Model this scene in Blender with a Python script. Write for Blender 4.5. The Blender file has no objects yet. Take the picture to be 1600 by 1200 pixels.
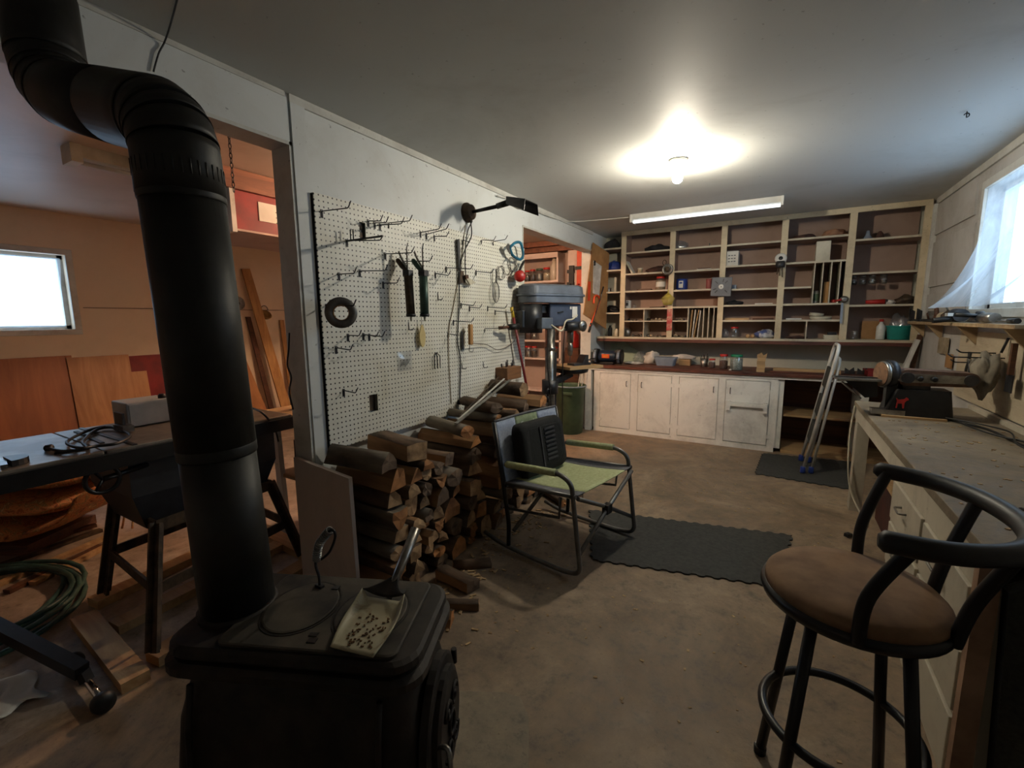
import bpy, bmesh, math, random
from mathutils import Vector, Matrix, Euler
random.seed(7)
SC = bpy.context.scene
COL = SC.collection
# ------------------------------------------------------------------ camera
CAM = Vector((1.915, 0.0, 1.32)); FPX = 702.0
_y, _p, _r = (math.radians(v) for v in (30.648, 8.210, -0.452))
FWD = Vector((-math.sin(_y)*math.cos(_p), math.cos(_y)*math.cos(_p), -math.sin(_p)))
_rt = Vector((math.cos(_y), math.sin(_y), 0)); _up = _rt.cross(FWD)
RGT = _rt*math.cos(_r) + _up*math.sin(_r); UPV = -_rt*math.sin(_r) + _up*math.cos(_r)
cd = bpy.data.cameras.new('camera'); cam = bpy.data.objects.new('camera', cd); COL.objects.link(cam)
cd.sensor_width = 36; cd.sensor_fit = 'HORIZONTAL'; cd.lens = FPX/1600*36; cd.clip_start = 0.02
mw = Matrix((RGT, UPV, -FWD)).transposed().to_4x4(); mw.translation = CAM; cam.matrix_world = mw
SC.camera = cam
# ------------------------------------------------------------------ view, world, portals
SC.view_settings.view_transform = 'Standard'; SC.view_settings.look = 'None'
SC.view_settings.exposure = 1.0; SC.view_settings.gamma = 1.0
SC.view_settings.use_curve_mapping = False
WORLD_STRENGTH = 2.2
BULB = 500.0; BULB_SIDE = 1050.0; TUBE = .75
w = bpy.data.worlds.new('World'); SC.world = w; w.use_nodes = True
nt = w.node_tree; nt.nodes.clear()
_o = nt.nodes.new('ShaderNodeOutputWorld'); _b = nt.nodes.new('ShaderNodeBackground')
_b.inputs['Color'].default_value = (0.66, 0.83, 1.0, 1); _b.inputs['Strength'].default_value = WORLD_STRENGTH
nt.links.new(_b.outputs[0], _o.inputs[0])
H = 2.30                      # ceiling
WIN_R = (2.75, 4.13, 1.36, 2.12)      # right wall window: y0 y1 z0 z1
WIN_L = (0.55, 1.56, 1.26, 1.93)      # side room window
def portal(name, loc, rot, sx, sy):
    l = bpy.data.lights.new(name, 'AREA'); l.shape = 'RECTANGLE'; l.size = sx; l.size_y = sy
    l.cycles.is_portal = True
    o = bpy.data.objects.new(name, l); COL.objects.link(o); o.location = loc; o.rotation_euler = rot
for nm, x, W_, ry in (('window_right_daylight_offscreen', 3.16, WIN_R, math.pi/2), ('window_left_daylight_offscreen', -3.9, WIN_L, -math.pi/2)):
    portal(nm, (x, (W_[0]+W_[1])/2, (W_[2]+W_[3])/2), (0, ry, 0), W_[3]-W_[2], W_[1]-W_[0])
# ------------------------------------------------------------------ helpers
def at(px, py, ax, val):
    d = FWD + RGT*((px-800)/FPX) + UPV*((600-py)/FPX)
    return CAM + d*((val-CAM[ax])/d[ax])
PI = math.pi
class MB:
    def __init__(s): s.v = []; s.f = []; s.m = []; s.sm = []
    def add(s, vs, fs, mi=0, smooth=False):
        n = len(s.v); s.v += [Vector(v) for v in vs]
        for f in fs: s.f.append([i+n for i in f]); s.m.append(mi); s.sm.append(smooth)
        return s
    def box(s, c, d, rot=None, mi=0):
        R = Euler(rot).to_matrix() if rot else Matrix.Identity(3)
        c = Vector(c); vs = []
        for x in (-.5, .5):
            for y in (-.5, .5):
                for z in (-.5, .5): vs.append(c + R @ Vector((x*d[0], y*d[1], z*d[2])))
        return s.add(vs, [(0,1,3,2),(4,6,7,5),(0,4,5,1),(2,3,7,6),(0,2,6,4),(1,5,7,3)], mi)
    def bb(s, x0, x1, y0, y1, z0, z1, mi=0):
        return s.box(((x0+x1)/2,(y0+y1)/2,(z0+z1)/2), (abs(x1-x0),abs(y1-y0),abs(z1-z0)), None, mi)
    def bar(s, p0, p1, wd, th, up=(0,0,1), mi=0):
        p0, p1 = Vector(p0), Vector(p1); d = (p1-p0).normalized(); u = Vector(up)
        if abs(d.dot(u)) > .98: u = Vector((1,0,0))
        a = d.cross(u).normalized(); b = a.cross(d).normalized(); vs = []
        for p in (p0, p1):
            for i, j in ((-1,-1),(1,-1),(1,1),(-1,1)): vs.append(p + a*(i*wd/2) + b*(j*th/2))
        return s.add(vs, [(3,2,1,0),(4,5,6,7),(0,1,5,4),(1,2,6,5),(2,3,7,6),(3,0,4,7)], mi)
    def tube(s, pts, r, n=8, closed=False, mi=0, cap=True):
        pts = [Vector(p) for p in pts]; N = len(pts)
        rs = r if isinstance(r, (list, tuple)) else [r]*N
        T = []
        for i in range(N):
            if closed: t = pts[(i+1) % N]-pts[i-1]
            else: t = pts[min(i+1, N-1)]-pts[max(i-1, 0)]
            T.append(t.normalized() if t.length > 1e-9 else Vector((0,0,1)))
        u = T[0].orthogonal().normalized(); vs = []
        for i in range(N):
            u = (u - T[i]*u.dot(T[i])); u = u.normalized() if u.length > 1e-6 else T[i].orthogonal().normalized()
            b = T[i].cross(u)
            for k in range(n):
                a = 2*PI*k/n; vs.append(pts[i] + (u*math.cos(a)+b*math.sin(a))*rs[i])
        fs = []
        for i in range(N if closed else N-1):
            j = (i+1) % N
            for k in range(n): fs.append((i*n+k, i*n+(k+1) % n, j*n+(k+1) % n, j*n+k))
        s.add(vs, fs, mi, True)
        if cap and not closed:
            b = len(s.v)-len(vs)
            s.f.append([b+k for k in range(n)][::-1]); s.m.append(mi); s.sm.append(False)
            s.f.append([b+(N-1)*n+k for k in range(n)]); s.m.append(mi); s.sm.append(False)
        return s
    def cyl(s, p0, p1, r0, r1=None, n=16, mi=0):
        return s.tube([p0, p1], [r0, r0 if r1 is None else r1], n, False, mi)
    def lathe(s, c, prof, n=20, axis=(0,0,1), mi=0, cap=True, smooth=True):
        c = Vector(c); ax = Vector(axis).normalized(); u = ax.orthogonal().normalized(); b = ax.cross(u); vs = []; fs = []
        for r, h in prof:
            for k in range(n):
                a = 2*PI*k/n; vs.append(c + ax*h + (u*math.cos(a)+b*math.sin(a))*max(r, 1e-5))
        for i in range(len(prof)-1):
            for k in range(n): fs.append((i*n+k, i*n+(k+1) % n, (i+1)*n+(k+1) % n, (i+1)*n+k))
        base = len(s.v); s.add(vs, fs, mi, smooth)
        if cap:
            s.f.append([base+k for k in range(n)][::-1]); s.m.append(mi); s.sm.append(False)
            s.f.append([base+(len(prof)-1)*n+k for k in range(n)]); s.m.append(mi); s.sm.append(False)
        return s
    def prism(s, poly, off, mi=0, mcap=None):
        poly = [Vector(p) for p in poly]; off = Vector(off); n = len(poly)
        base = len(s.v); s.v += poly + [p+off for p in poly]
        for i in range(n):
            j = (i+1) % n; s.f.append([base+i, base+j, base+n+j, base+n+i]); s.m.append(mi); s.sm.append(False)
        mc = mi if mcap is None else mcap
        s.f.append([base+i for i in range(n)][::-1]); s.m.append(mc); s.sm.append(False)
        s.f.append([base+n+i for i in range(n)]); s.m.append(mc); s.sm.append(False)
        return s
    def grid(s, fn, nu, nv, mi=0, smooth=True):
        vs = [fn(i/nu, j/nv) for i in range(nu+1) for j in range(nv+1)]
        fs = [(i*(nv+1)+j, (i+1)*(nv+1)+j, (i+1)*(nv+1)+j+1, i*(nv+1)+j+1) for i in range(nu) for j in range(nv)]
        return s.add(vs, fs, mi, smooth)
    def blob(s, c, d, seed=0, amp=.25, sub=2, mi=0, flat=True):
        from mathutils import noise
        bm = bmesh.new(); bmesh.ops.create_icosphere(bm, subdivisions=sub, radius=1)
        vs = []
        for v in bm.verts:
            k = 1 + amp*noise.noise(v.co*1.7 + Vector((seed*7.3, seed*3.1, seed)))+ amp*.5*noise.noise(v.co*4 + Vector((seed, seed*2.1, 5)))
            q = v.co*k; z = q.z
            if flat and z < -.6: z = -.6
            vs.append(Vector((c[0]+q.x*d[0]/2, c[1]+q.y*d[1]/2, c[2]+(z+.6 if flat else z)*d[2]/(1.6 if flat else 2))))
        fs = [[v.index for v in f.verts] for f in bm.faces]; bm.free()
        return s.add(vs, fs, mi, True)
    def build(s, name, mats, parent=None, local=False, bevel=0, solid=0, sub=0, origin=None):
        me = bpy.data.meshes.new(name)
        if not isinstance(mats, (list, tuple)): mats = [mats]
        if parent is not None: off = Vector((0,0,0)) if local else parent.get('_w', None)
        if parent is None:
            if origin is not None: off = Vector(origin)
            else:
                xs = [v.x for v in s.v]; ys = [v.y for v in s.v]; zs = [v.z for v in s.v]
                off = Vector(((min(xs)+max(xs))/2, (min(ys)+max(ys))/2, min(zs)))
        elif not local:
            off = WORG[parent.name]
        me.from_pydata([v-off for v in s.v], [], s.f)
        for m in mats: me.materials.append(m)
        for i, p in enumerate(me.polygons): p.material_index = s.m[i]; p.use_smooth = s.sm[i]
        me.update()
        bm = bmesh.new(); bm.from_mesh(me); bmesh.ops.recalc_face_normals(bm, faces=bm.faces); bm.to_mesh(me); bm.free()
        o = bpy.data.objects.new(name, me); COL.objects.link(o)
        if parent is not None: o.parent = parent; WORG[o.name] = off
        else: o.location = off; WORG[o.name] = off.copy()
        if solid: m = o.modifiers.new('solid', 'SOLIDIFY'); m.thickness = solid; m.offset = 0
        if bevel: m = o.modifiers.new('bevel', 'BEVEL'); m.width = bevel; m.segments = 2; m.limit_method = 'ANGLE'
        if sub: m = o.modifiers.new('sub', 'SUBSURF'); m.levels = sub; m.render_levels = sub
        return o
WORG = {}
LABELS = {}
def tag(o, label, cat, group=None):
    o['label'] = label; o['category'] = cat
    if group: o['group'] = group
    return o
def struct(o, label=None):
    o['kind'] = 'structure'
    if label: o['label'] = label
    return o
def thing(name, label, cat, loc=(0,0,0), rotz=0, group=None):
    o = bpy.data.objects.new(name, None); COL.objects.link(o); o.empty_display_size = .05
    o.location = loc; o.rotation_euler = (0,0,rotz); WORG[o.name] = Vector(loc)
    return tag(o, label, cat, group)
def copy_tree(o, parent=None):
    c = o.copy(); COL.objects.link(c)
    if parent is not None: c.parent = parent
    for ch in list(o.children): copy_tree(ch, c)
    return c
def bez(pts, n=10):
    """smooth Catmull-Rom through points"""
    pts = [Vector(p) for p in pts]; out = []
    for i in range(len(pts)-1):
        p0 = pts[max(i-1,0)]; p1 = pts[i]; p2 = pts[i+1]; p3 = pts[min(i+2,len(pts)-1)]
        for k in range(n):
            t = k/n; out.append(.5*((2*p1)+(p2-p0)*t+(2*p0-5*p1+4*p2-p3)*t*t+(3*p1-p0-3*p2+p3)*t**3))
    out.append(pts[-1]); return out
def rounded(pts, r, n=6):
    """polyline with rounded corners"""
    pts = [Vector(p) for p in pts]; out = [pts[0]]
    for i in range(1, len(pts)-1):
        a, b, c = pts[i-1], pts[i], pts[i+1]; rr = min(r, (a-b).length*.49, (c-b).length*.49)
        p = b+(a-b).normalized()*rr; q = b+(c-b).normalized()*rr
        for k in range(n+1):
            t = k/n; out.append(p*(1-t)**2 + b*2*t*(1-t) + q*t*t)
    out.append(pts[-1]); return out
# ------------------------------------------------------------------ materials
def _new(name):
    m = bpy.data.materials.new(name); m.use_nodes = True; t = m.node_tree
    return m, t, t.nodes['Principled BSDF'], t.nodes['Material Output']
def _n(t, k, **kw):
    n = t.nodes.new(k)
    for a, b in kw.items(): setattr(n, a, b)
    return n
def _coord(t, scale=(1,1,1), rnd=False):
    tc = _n(t, 'ShaderNodeTexCoord'); mp = _n(t, 'ShaderNodeMapping'); mp.inputs['Scale'].default_value = scale
    if rnd:
        oi = _n(t, 'ShaderNodeObjectInfo'); ml = _n(t, 'ShaderNodeVectorMath', operation='SCALE')
        cb = _n(t, 'ShaderNodeCombineXYZ')
        for i in range(3): t.links.new(oi.outputs['Random'], cb.inputs[i])
        t.links.new(cb.outputs[0], ml.inputs[0]); ml.inputs['Scale'].default_value = 37.0
        ad = _n(t, 'ShaderNodeVectorMath', operation='ADD'); t.links.new(tc.outputs['Object'], ad.inputs[0]); t.links.new(ml.outputs[0], ad.inputs[1])
        t.links.new(ad.outputs[0], mp.inputs[0])
    else: t.links.new(tc.outputs['Object'], mp.inputs[0])
    return mp
def _noise(t, mp, scale, detail=6, rough=.6, dist=0):
    n = _n(t, 'ShaderNodeTexNoise'); n.inputs['Scale'].default_value = scale; n.inputs['Detail'].default_value = detail
    n.inputs['Roughness'].default_value = rough; n.inputs['Distortion'].default_value = dist
    t.links.new(mp.outputs[0], n.inputs['Vector']); return n
def _ramp(t, src, stops):
    r = _n(t, 'ShaderNodeValToRGB'); e = r.color_ramp.elements
    while len(e) < len(stops): e.new(.5)
    for i, (p, c) in enumerate(stops): e[i].position = p; e[i].color = (c[0], c[1], c[2], 1) if len(c) == 3 else c
    t.links.new(src, r.inputs[0]); return r
def _bump(t, b, src, strength, dist=.01):
    n = _n(t, 'ShaderNodeBump'); n.inputs['Strength'].default_value = strength; n.inputs['Distance'].default_value = dist
    t.links.new(src, n.inputs['Height']); t.links.new(n.outputs[0], b.inputs['Normal'])
def L(c):  # sRGB 0-255 -> linear
    return tuple(((v/255)/12.92 if v/255 <= .04045 else ((v/255+.055)/1.055)**2.4) for v in c)
MC = {}
def pm(name, c1, c2=None, scale=8, rough=.6, metal=0, bump=.15, stretch=(1,1,1), lo=.35, hi=.65, rnd=False, dist=0, detail=6, spec=.5, bd=.004):
    """general procedural paint / plastic / metal / wood: two tones mixed by noise, fine relief"""
    if name in MC: return MC[name]
    m, t, b, o = _new(name); c1 = L(c1); c2 = L(c2) if c2 else tuple(v*.75 for v in c1)
    mp = _coord(t, stretch, rnd); n = _noise(t, mp, scale, detail, .6, dist)
    r = _ramp(t, n.outputs['Fac'], [(lo, c1), (hi, c2)]); t.links.new(r.outputs[0], b.inputs['Base Color'])
    if rnd:
        oi = _n(t, 'ShaderNodeObjectInfo'); mr = _n(t, 'ShaderNodeMapRange'); t.links.new(oi.outputs['Random'], mr.inputs[0]); mr.inputs[3].default_value = .85; mr.inputs[4].default_value = 1.35
        hs = _n(t, 'ShaderNodeHueSaturation'); t.links.new(r.outputs[0], hs.inputs['Color']); t.links.new(mr.outputs[0], hs.inputs['Value']); t.links.new(hs.outputs[0], b.inputs['Base Color'])
    b.inputs['Roughness'].default_value = rough; b.inputs['Metallic'].default_value = metal
    b.inputs['Specular IOR Level'].default_value = spec
    if bump: _bump(t, b, n.outputs['Fac'], bump, bd)
    MC[name] = m; return m
def grime(name, base, dirt, scale=2.5, rough=.55, amount=.5, bump=.1, speck=0, lo=.45, hi=.75, stretch=(1,1,1), mid=None):
    """painted surface with large soft stains and fine scuffs"""
    if name in MC: return MC[name]
    m, t, b, o = _new(name); mp = _coord(t, stretch)
    n1 = _noise(t, mp, scale, 8, .65, .6); n2 = _noise(t, mp, scale*14, 6, .7)
    base, dirt = L(base), L(dirt)
    r1 = _ramp(t, n1.outputs['Fac'], [(lo, (0,0,0)), (hi, (1,1,1))])
    r2 = _ramp(t, n2.outputs['Fac'], [(.35, (.55,.55,.55)), (.6, (1,1,1))])
    ml = _n(t, 'ShaderNodeMath', operation='MULTIPLY'); t.links.new(r1.outputs[0], ml.inputs[0]); t.links.new(r2.outputs[0], ml.inputs[1])
    m2 = _n(t, 'ShaderNodeMath', operation='MULTIPLY'); t.links.new(ml.outputs[0], m2.inputs[0]); m2.inputs[1].default_value = amount
    mx = _n(t, 'ShaderNodeMix', data_type='RGBA'); mx.inputs[6].default_value = (*base, 1); mx.inputs[7].default_value = (*dirt, 1)
    t.links.new(m2.outputs[0], mx.inputs[0]); last = mx.outputs[2]
    if speck:
        v = _noise(t, mp, 42, 2, .5); rs = _ramp(t, v.outputs['Fac'], [(.70, (1,1,1)), (.76, (1-speck,)*3)])
        m3 = _n(t, 'ShaderNodeMix', data_type='RGBA', blend_type='MULTIPLY'); m3.inputs[0].default_value = 1
        t.links.new(last, m3.inputs[6]); t.links.new(rs.outputs[0], m3.inputs[7]); last = m3.outputs[2]
    t.links.new(last, b.inputs['Base Color']); b.inputs['Roughness'].default_value = rough
    if bump: _bump(t, b, n2.outputs['Fac'], bump, .004)
    MC[name] = m; return m
def wood(name, c1, c2, axis='x', scale=1.0, rough=.6, rnd=True, bump=.2, mid=None):
    if name in MC: return MC[name]
    st = {'x': (1.2,16,16), 'y': (16,1.2,16), 'z': (16,16,1.2)}[axis]
    m, t, b, o = _new(name); mp = _coord(t, tuple(v*scale for v in st), rnd)
    n = _noise(t, mp, 1.6, 7, .6, 1.2); mp2 = _coord(t, (1,1,1), rnd); n2 = _noise(t, mp2, 3*scale, 3)
    r = _ramp(t, n.outputs['Fac'], [(.3, L(c1)), (.5, L(mid) if mid else tuple((a+b_)/2 for a, b_ in zip(L(c1), L(c2)))), (.72, L(c2))])
    r2 = _ramp(t, n2.outputs['Fac'], [(.3, (.72,.72,.72)), (.7, (1.05,1.05,1.05))])
    mx = _n(t, 'ShaderNodeMix', data_type='RGBA', blend_type='MULTIPLY'); mx.inputs[0].default_value = 1
    t.links.new(r.outputs[0], mx.inputs[6]); t.links.new(r2.outputs[0], mx.inputs[7]); t.links.new(mx.outputs[2], b.inputs['Base Color'])
    b.inputs['Roughness'].default_value = rough
    if bump: _bump(t, b, n.outputs['Fac'], bump, .003)
    MC[name] = m; return m
def emit(name, col, s):
    m, t, b, o = _new(name); b.inputs['Base Color'].default_value = (.9,.9,.9,1)
    b.inputs['Emission Color'].default_value = (*col, 1); b.inputs['Emission Strength'].default_value = s; return m
def clear(name, tint=(.9,.95,1), mixf=.12, rough=.05, cloudy=0.0, nscale=6):
    """thin glass or plastic film: mostly transparent, a little gloss, optional milky patches"""
    if name in MC: return MC[name]
    m, t, b, o = _new(name); t.nodes.remove(b)
    tr = _n(t, 'ShaderNodeBsdfTransparent'); tr.inputs[0].default_value = (*tint, 1)
    gl = _n(t, 'ShaderNodeBsdfGlossy'); gl.inputs['Roughness'].default_value = rough
    mx = _n(t, 'ShaderNodeMixShader'); mx.inputs[0].default_value = mixf
    t.links.new(tr.outputs[0], mx.inputs[1]); t.links.new(gl.outputs[0], mx.inputs[2]); last = mx
    if cloudy:
        tl = _n(t, 'ShaderNodeBsdfTranslucent'); tl.inputs[0].default_value = (.85*tint[0],.9*tint[1],.95*tint[2],1)
        df = _n(t, 'ShaderNodeBsdfDiffuse'); df.inputs[0].default_value = (.75,.8,.86,1)
        a = _n(t, 'ShaderNodeMixShader'); a.inputs[0].default_value = .35; t.links.new(tl.outputs[0], a.inputs[1]); t.links.new(df.outputs[0], a.inputs[2])
        mp = _coord(t); n = _noise(t, mp, nscale, 5, .6, .8); r = _ramp(t, n.outputs['Fac'], [(.3, (cloudy*.5,)*3), (.7, (min(1,cloudy*1.3),)*3)])
        m2 = _n(t, 'ShaderNodeMixShader'); t.links.new(r.outputs[0], m2.inputs[0]); t.links.new(mx.outputs[0], m2.inputs[1]); t.links.new(a.outputs[0], m2.inputs[2]); last = m2
    t.links.new(last.outputs[0], o.inputs[0]); MC[name] = m; return m
def concrete(name, c1, c2, c3, sawdust=None):
    m, t, b, o = _new(name); mp = _coord(t)
    a = _noise(t, mp, 1.5, 9, .72, .6); f = _noise(t, mp, 12, 9, .74); g = _noise(t, mp, 55, 4, .6)
    r = _ramp(t, a.outputs['Fac'], [(.3, L(c1)), (.52, L(c2)), (.72, L(c3))])
    r2 = _ramp(t, f.outputs['Fac'], [(.32, (.42,.40,.39)), (.45, (.86,.85,.84)), (.55, (1,1,1)), (.72, (1.3,1.27,1.22))])
    mx = _n(t, 'ShaderNodeMix', data_type='RGBA', blend_type='MULTIPLY'); mx.inputs[0].default_value = 1
    t.links.new(r.outputs[0], mx.inputs[6]); t.links.new(r2.outputs[0], mx.inputs[7])
    r3 = _ramp(t, g.outputs['Fac'], [(.28, (.55,.52,.5)), (.38, (1,1,1)), (.70, (1,1,1)), (.76, (1.6,1.55,1.5))])
    m2 = _n(t, 'ShaderNodeMix', data_type='RGBA', blend_type='MULTIPLY'); m2.inputs[0].default_value = .8
    t.links.new(mx.outputs[2], m2.inputs[6]); t.links.new(r3.outputs[0], m2.inputs[7]); t.links.new(m2.outputs[2], b.inputs['Base Color'])
    rr = _ramp(t, f.outputs['Fac'], [(.3, (.45,.45,.45)), (.7, (.85,.85,.85))]); t.links.new(rr.outputs[0], b.inputs['Roughness'])
    _bump(t, b, f.outputs['Fac'], .35, .006); return m
def pegmat():
    m, t, b, o = _new('pegboard_white'); tc = _n(t, 'ShaderNodeTexCoord'); sp = _n(t, 'ShaderNodeSeparateXYZ'); t.links.new(tc.outputs['Object'], sp.inputs[0])
    d2 = None
    for ax in ('Y', 'Z'):
        md = _n(t, 'ShaderNodeMath', operation='PINGPONG'); md.inputs[1].default_value = .0254/2
        t.links.new(sp.outputs[ax], md.inputs[0]); pw = _n(t, 'ShaderNodeMath', operation='MULTIPLY'); t.links.new(md.outputs[0], pw.inputs[0]); t.links.new(md.outputs[0], pw.inputs[1])
        if d2 is None: d2 = pw
        else:
            ad = _n(t, 'ShaderNodeMath', operation='ADD'); t.links.new(d2.outputs[0], ad.inputs[0]); t.links.new(pw.outputs[0], ad.inputs[1]); d2 = ad
    lt = _n(t, 'ShaderNodeMath', operation='LESS_THAN'); t.links.new(d2.outputs[0], lt.inputs[0]); lt.inputs[1].default_value = .0042**2
    mp = _coord(t); n = _noise(t, mp, 2.2, 7, .65, .4)
    r = _ramp(t, n.outputs['Fac'], [(.35, L((236,236,228))), (.6, L((220,218,204))), (.8, L((196,188,162)))])
    mx = _n(t, 'ShaderNodeMix', data_type='RGBA'); t.links.new(lt.outputs[0], mx.inputs[0]); t.links.new(r.outputs[0], mx.inputs[6]); mx.inputs[7].default_value = (.008,.007,.006,1)
    t.links.new(mx.outputs[2], b.inputs['Base Color']); b.inputs['Roughness'].default_value = .45; return m
def leafcloth():
    m, t, b, o = _new('leaf_print_cloth'); mp = _coord(t, (1,1,1)); n = _noise(t, mp, 11, 5, .7, 2.5)
    r = _ramp(t, n.outputs['Fac'], [(.32, L((84,58,36))), (.42, L((168,96,52))), (.5, L((208,140,84))), (.57, L((128,104,60))), (.66, L((224,178,124)))])
    t.links.new(r.outputs[0], b.inputs['Base Color']); b.inputs['Roughness'].default_value = .7; _bump(t, b, n.outputs['Fac'], .3, .01); return m
M = dict(
 floor=concrete('floor_concrete', (98,82,66), (140,120,98), (170,150,126)),
 floor2=concrete('floor_side_sawdust', (112,98,86), (158,142,126), (192,176,162)),
 ceil=grime('ceiling_paint', (196,198,196), (128,124,112), 1.1, .62, .55, .12, .35, .5, .85),
 ceil2=grime('side_ceiling_paint', (206,190,176), (150,130,110), 1.2, .45, .4, .08),
 wallw=grime('white_painted_plywood', (214,218,218), (150,140,120), 1.6, .5, .5, .1, .5, .5, .85),
 wallback=grime('back_wall_paint', (186,184,168), (132,126,110), 1.5, .6, .6, .1),
 wallr=grime('right_wall_paint', (196,194,190), (120,108,92), 1.8, .6, .7, .15, .3, .42, .75),
 walll=grime('side_wall_cream', (232,212,186), (196,166,134), 1.0, .6, .45, .06),
 walla=grime('side_back_wall_red', (172,150,138), (126,104,94), 2.0, .7, .6, .1),
 trimw=grime('white_trim_paint', (206,206,200), (120,108,92), 3.0, .5, .6, .1, .4),
 peg=pegmat(),
 shelfw=grime('shelf_post_paint', (206,190,158), (136,116,86), 4.0, .55, .6, .12, .4),
 shelfb=grime('shelf_board_paint', (196,186,164), (120,100,76), 3.0, .55, .6, .12),
 shelfback=grime('shelf_back_plywood', (158,130,114), (112,88,76), 2.4, .65, .6, .06),
 cabw=grime('cabinet_white_paint', (240,238,230), (150,144,134), 2.2, .5, .7, .08, .3, .45, .75),
 counter=pm('counter_oxblood', (112,64,48), (66,34,26), 5, .5, 0, .2, (1,4,4)),
 bench=concrete('bench_top_worn', (98,86,70), (136,122,102), (166,152,130)),
 benchw=grime('bench_cream_paint', (190,182,164), (120,108,90), 2.6, .6, .7, .15, .4),
 iron=pm('cast_iron', (54,46,39), (24,21,18), 14, .66, .1, .3, rnd=False),
 irontop=pm('cast_iron_dusty', (92,84,72), (40,37,34), 6, .7, .2, .3),
 pipe=pm('stove_pipe_steel', (52,52,49), (28,28,27), 5, .52, .3, .06),
 blackmet=pm('black_painted_steel', (32,31,32), (20,19,20), 12, .38, .2, .05),
 darkmet=pm('dark_grey_steel', (74,74,76), (44,44,46), 12, .45, .6, .1),
 tube=pm('chair_tube_grey', (116,116,114), (90,90,90), 12, .38, .5, .05),
 steel=pm('bare_steel', (168,166,162), (112,108,102), 16, .32, .9, .1),
 chrome=pm('chrome', (205,205,205), (170,170,170), 10, .15, 1, .02),
 rust=pm('rusty_brown_steel', (92,74,56), (46,38,30), 16, .65, .4, .3),
 blackpl=pm('black_plastic', (26,26,27), (16,16,16), 20, .5, 0, .05),
 rubber=pm('grey_foam_mat', (62,62,58), (44,44,42), 45, .85, 0, .4, lo=.3, hi=.7),
 whitepl=pm('white_plastic', (220,218,212), (196,194,186), 6, .4, 0, .05),
 cream=pm('cream_plastic', (212,206,186), (180,172,150), 6, .45, 0, .05),
 red=pm('red_plastic', (186,40,32), (140,24,22), 8, .4, 0, .05),
 redpaint=pm('dark_red_paint', (142,28,30), (104,18,22), 4, .55, 0, .1),
 orange=pm('orange_paint', (232,84,38), (200,66,28), 8, .45, 0, .05),
 yellow=pm('yellow_plastic', (214,180,58), (170,136,40), 8, .45, 0, .05),
 blue=pm('blue_plastic', (44,70,150), (30,48,110), 8, .4, 0, .05),
 navy=pm('dark_blue_paint', (38,52,72), (24,34,50), 8, .4, .1, .05),
 teal=pm('teal_plastic', (38,150,142), (26,118,112), 6, .4, 0, .05),
 green=pm('green_plastic', (74,96,70), (54,74,52), 6, .5, 0, .05),
 brightgreen=pm('green_lid', (34,140,100), (24,110,78), 6, .45, 0, .05),
 greyblue=pm('grey_blue_tub', (150,162,178), (122,134,150), 6, .5, 0, .05),
 ply=wood('orange_plywood', (206,150,96), (164,104,58), 'z', .35, .5, True, .05),
 pine=wood('pine_board', (206,160,100), (158,108,60), 'z', .6),
 pinex=wood('pine_board_flat', (198,166,120), (150,112,72), 'x', .6),
 woodx=wood('raw_shelf_wood', (196,170,132), (150,122,88), 'x', .7),
 darkwood=wood('dark_wood', (112,70,44), (62,38,24), 'x', .8),
 beam=wood('brown_beam_wood', (150,96,68), (98,58,42), 'y', .6),
 card=pm('brown_fibreboard', (176,132,84), (146,104,62), 7, .75, 0, .1),
 paper=pm('white_paper', (224,222,214), (200,196,186), 4, .8, 0, .1),
 cloth=pm('white_cloth', (216,212,206), (170,164,156), 9, .9, 0, .5),
 darkcloth=pm('dark_cloth', (44,42,46), (26,26,28), 9, .9, 0, .5),
 brown=pm('brown_cloth', (92,62,52), (58,38,32), 9, .9, 0, .5),
 tan=pm('tan_bag', (176,160,134), (128,112,88), 9, .8, 0, .4),
 chairblue=pm('chair_slate_fabric', (156,166,186), (134,146,168), 60, .85, 0, .2),
 chairgreen=pm('chair_sage_fabric', (180,186,142), (156,162,118), 60, .85, 0, .2),
 chairgrey=pm('chair_grey_trim', (98,98,102), (78,78,82), 60, .8, 0, .2),
 suede=pm('seat_brown_suede', (150,116,84), (104,76,54), 7, .85, 0, .25, lo=.3, hi=.7),
 hose=pm('green_hose', (52,92,84), (30,58,54), 12, .45, 0, .05),
 leaf=leafcloth(),
 glass=clear('window_glass', (.93,.97,1), .06, .02),
 film=clear('plastic_film', (.88,.94,1), .07, .12, .38, 3.0),
 bag=clear('clear_plastic_bag', (.95,.97,1), .16, .15, .22, 9),
 jar=clear('jar_glass', (.94,.96,.95), .16, .05, .06, 12),
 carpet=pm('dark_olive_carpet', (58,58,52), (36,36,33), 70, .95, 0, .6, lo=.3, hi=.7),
 bark=pm('log_bark', (104,82,64), (48,38,30), 12, .9, 0, .9, (.35,1,1), .3, .7, True, bd=.012),
 cut2=pm('log_cut_end_orange', (184,128,78), (120,78,46), 16, .8, 0, .4, (1,1,1), .3, .7, True),
 cut3=pm('log_cut_end_dark', (122,100,80), (66,52,42), 16, .8, 0, .4, (1,1,1), .3, .7, True),
 cut=pm('log_cut_end', (186,152,112), (104,78,54), 16, .8, 0, .4, (1,1,1), .3, .7, True),
 split=pm('log_split_face', (166,126,86), (92,66,44), 9, .8, 0, .5, (.2,1,1), .3, .7, True),
 greylog=pm('log_weathered', (128,116,100), (70,62,54), 9, .9, 0, .7, (.3,1,1), .3, .7, True),
 debris=pm('wood_chips', (190,162,120), (120,92,62), 20, .9, 0, .2, rnd=True),
)
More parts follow.
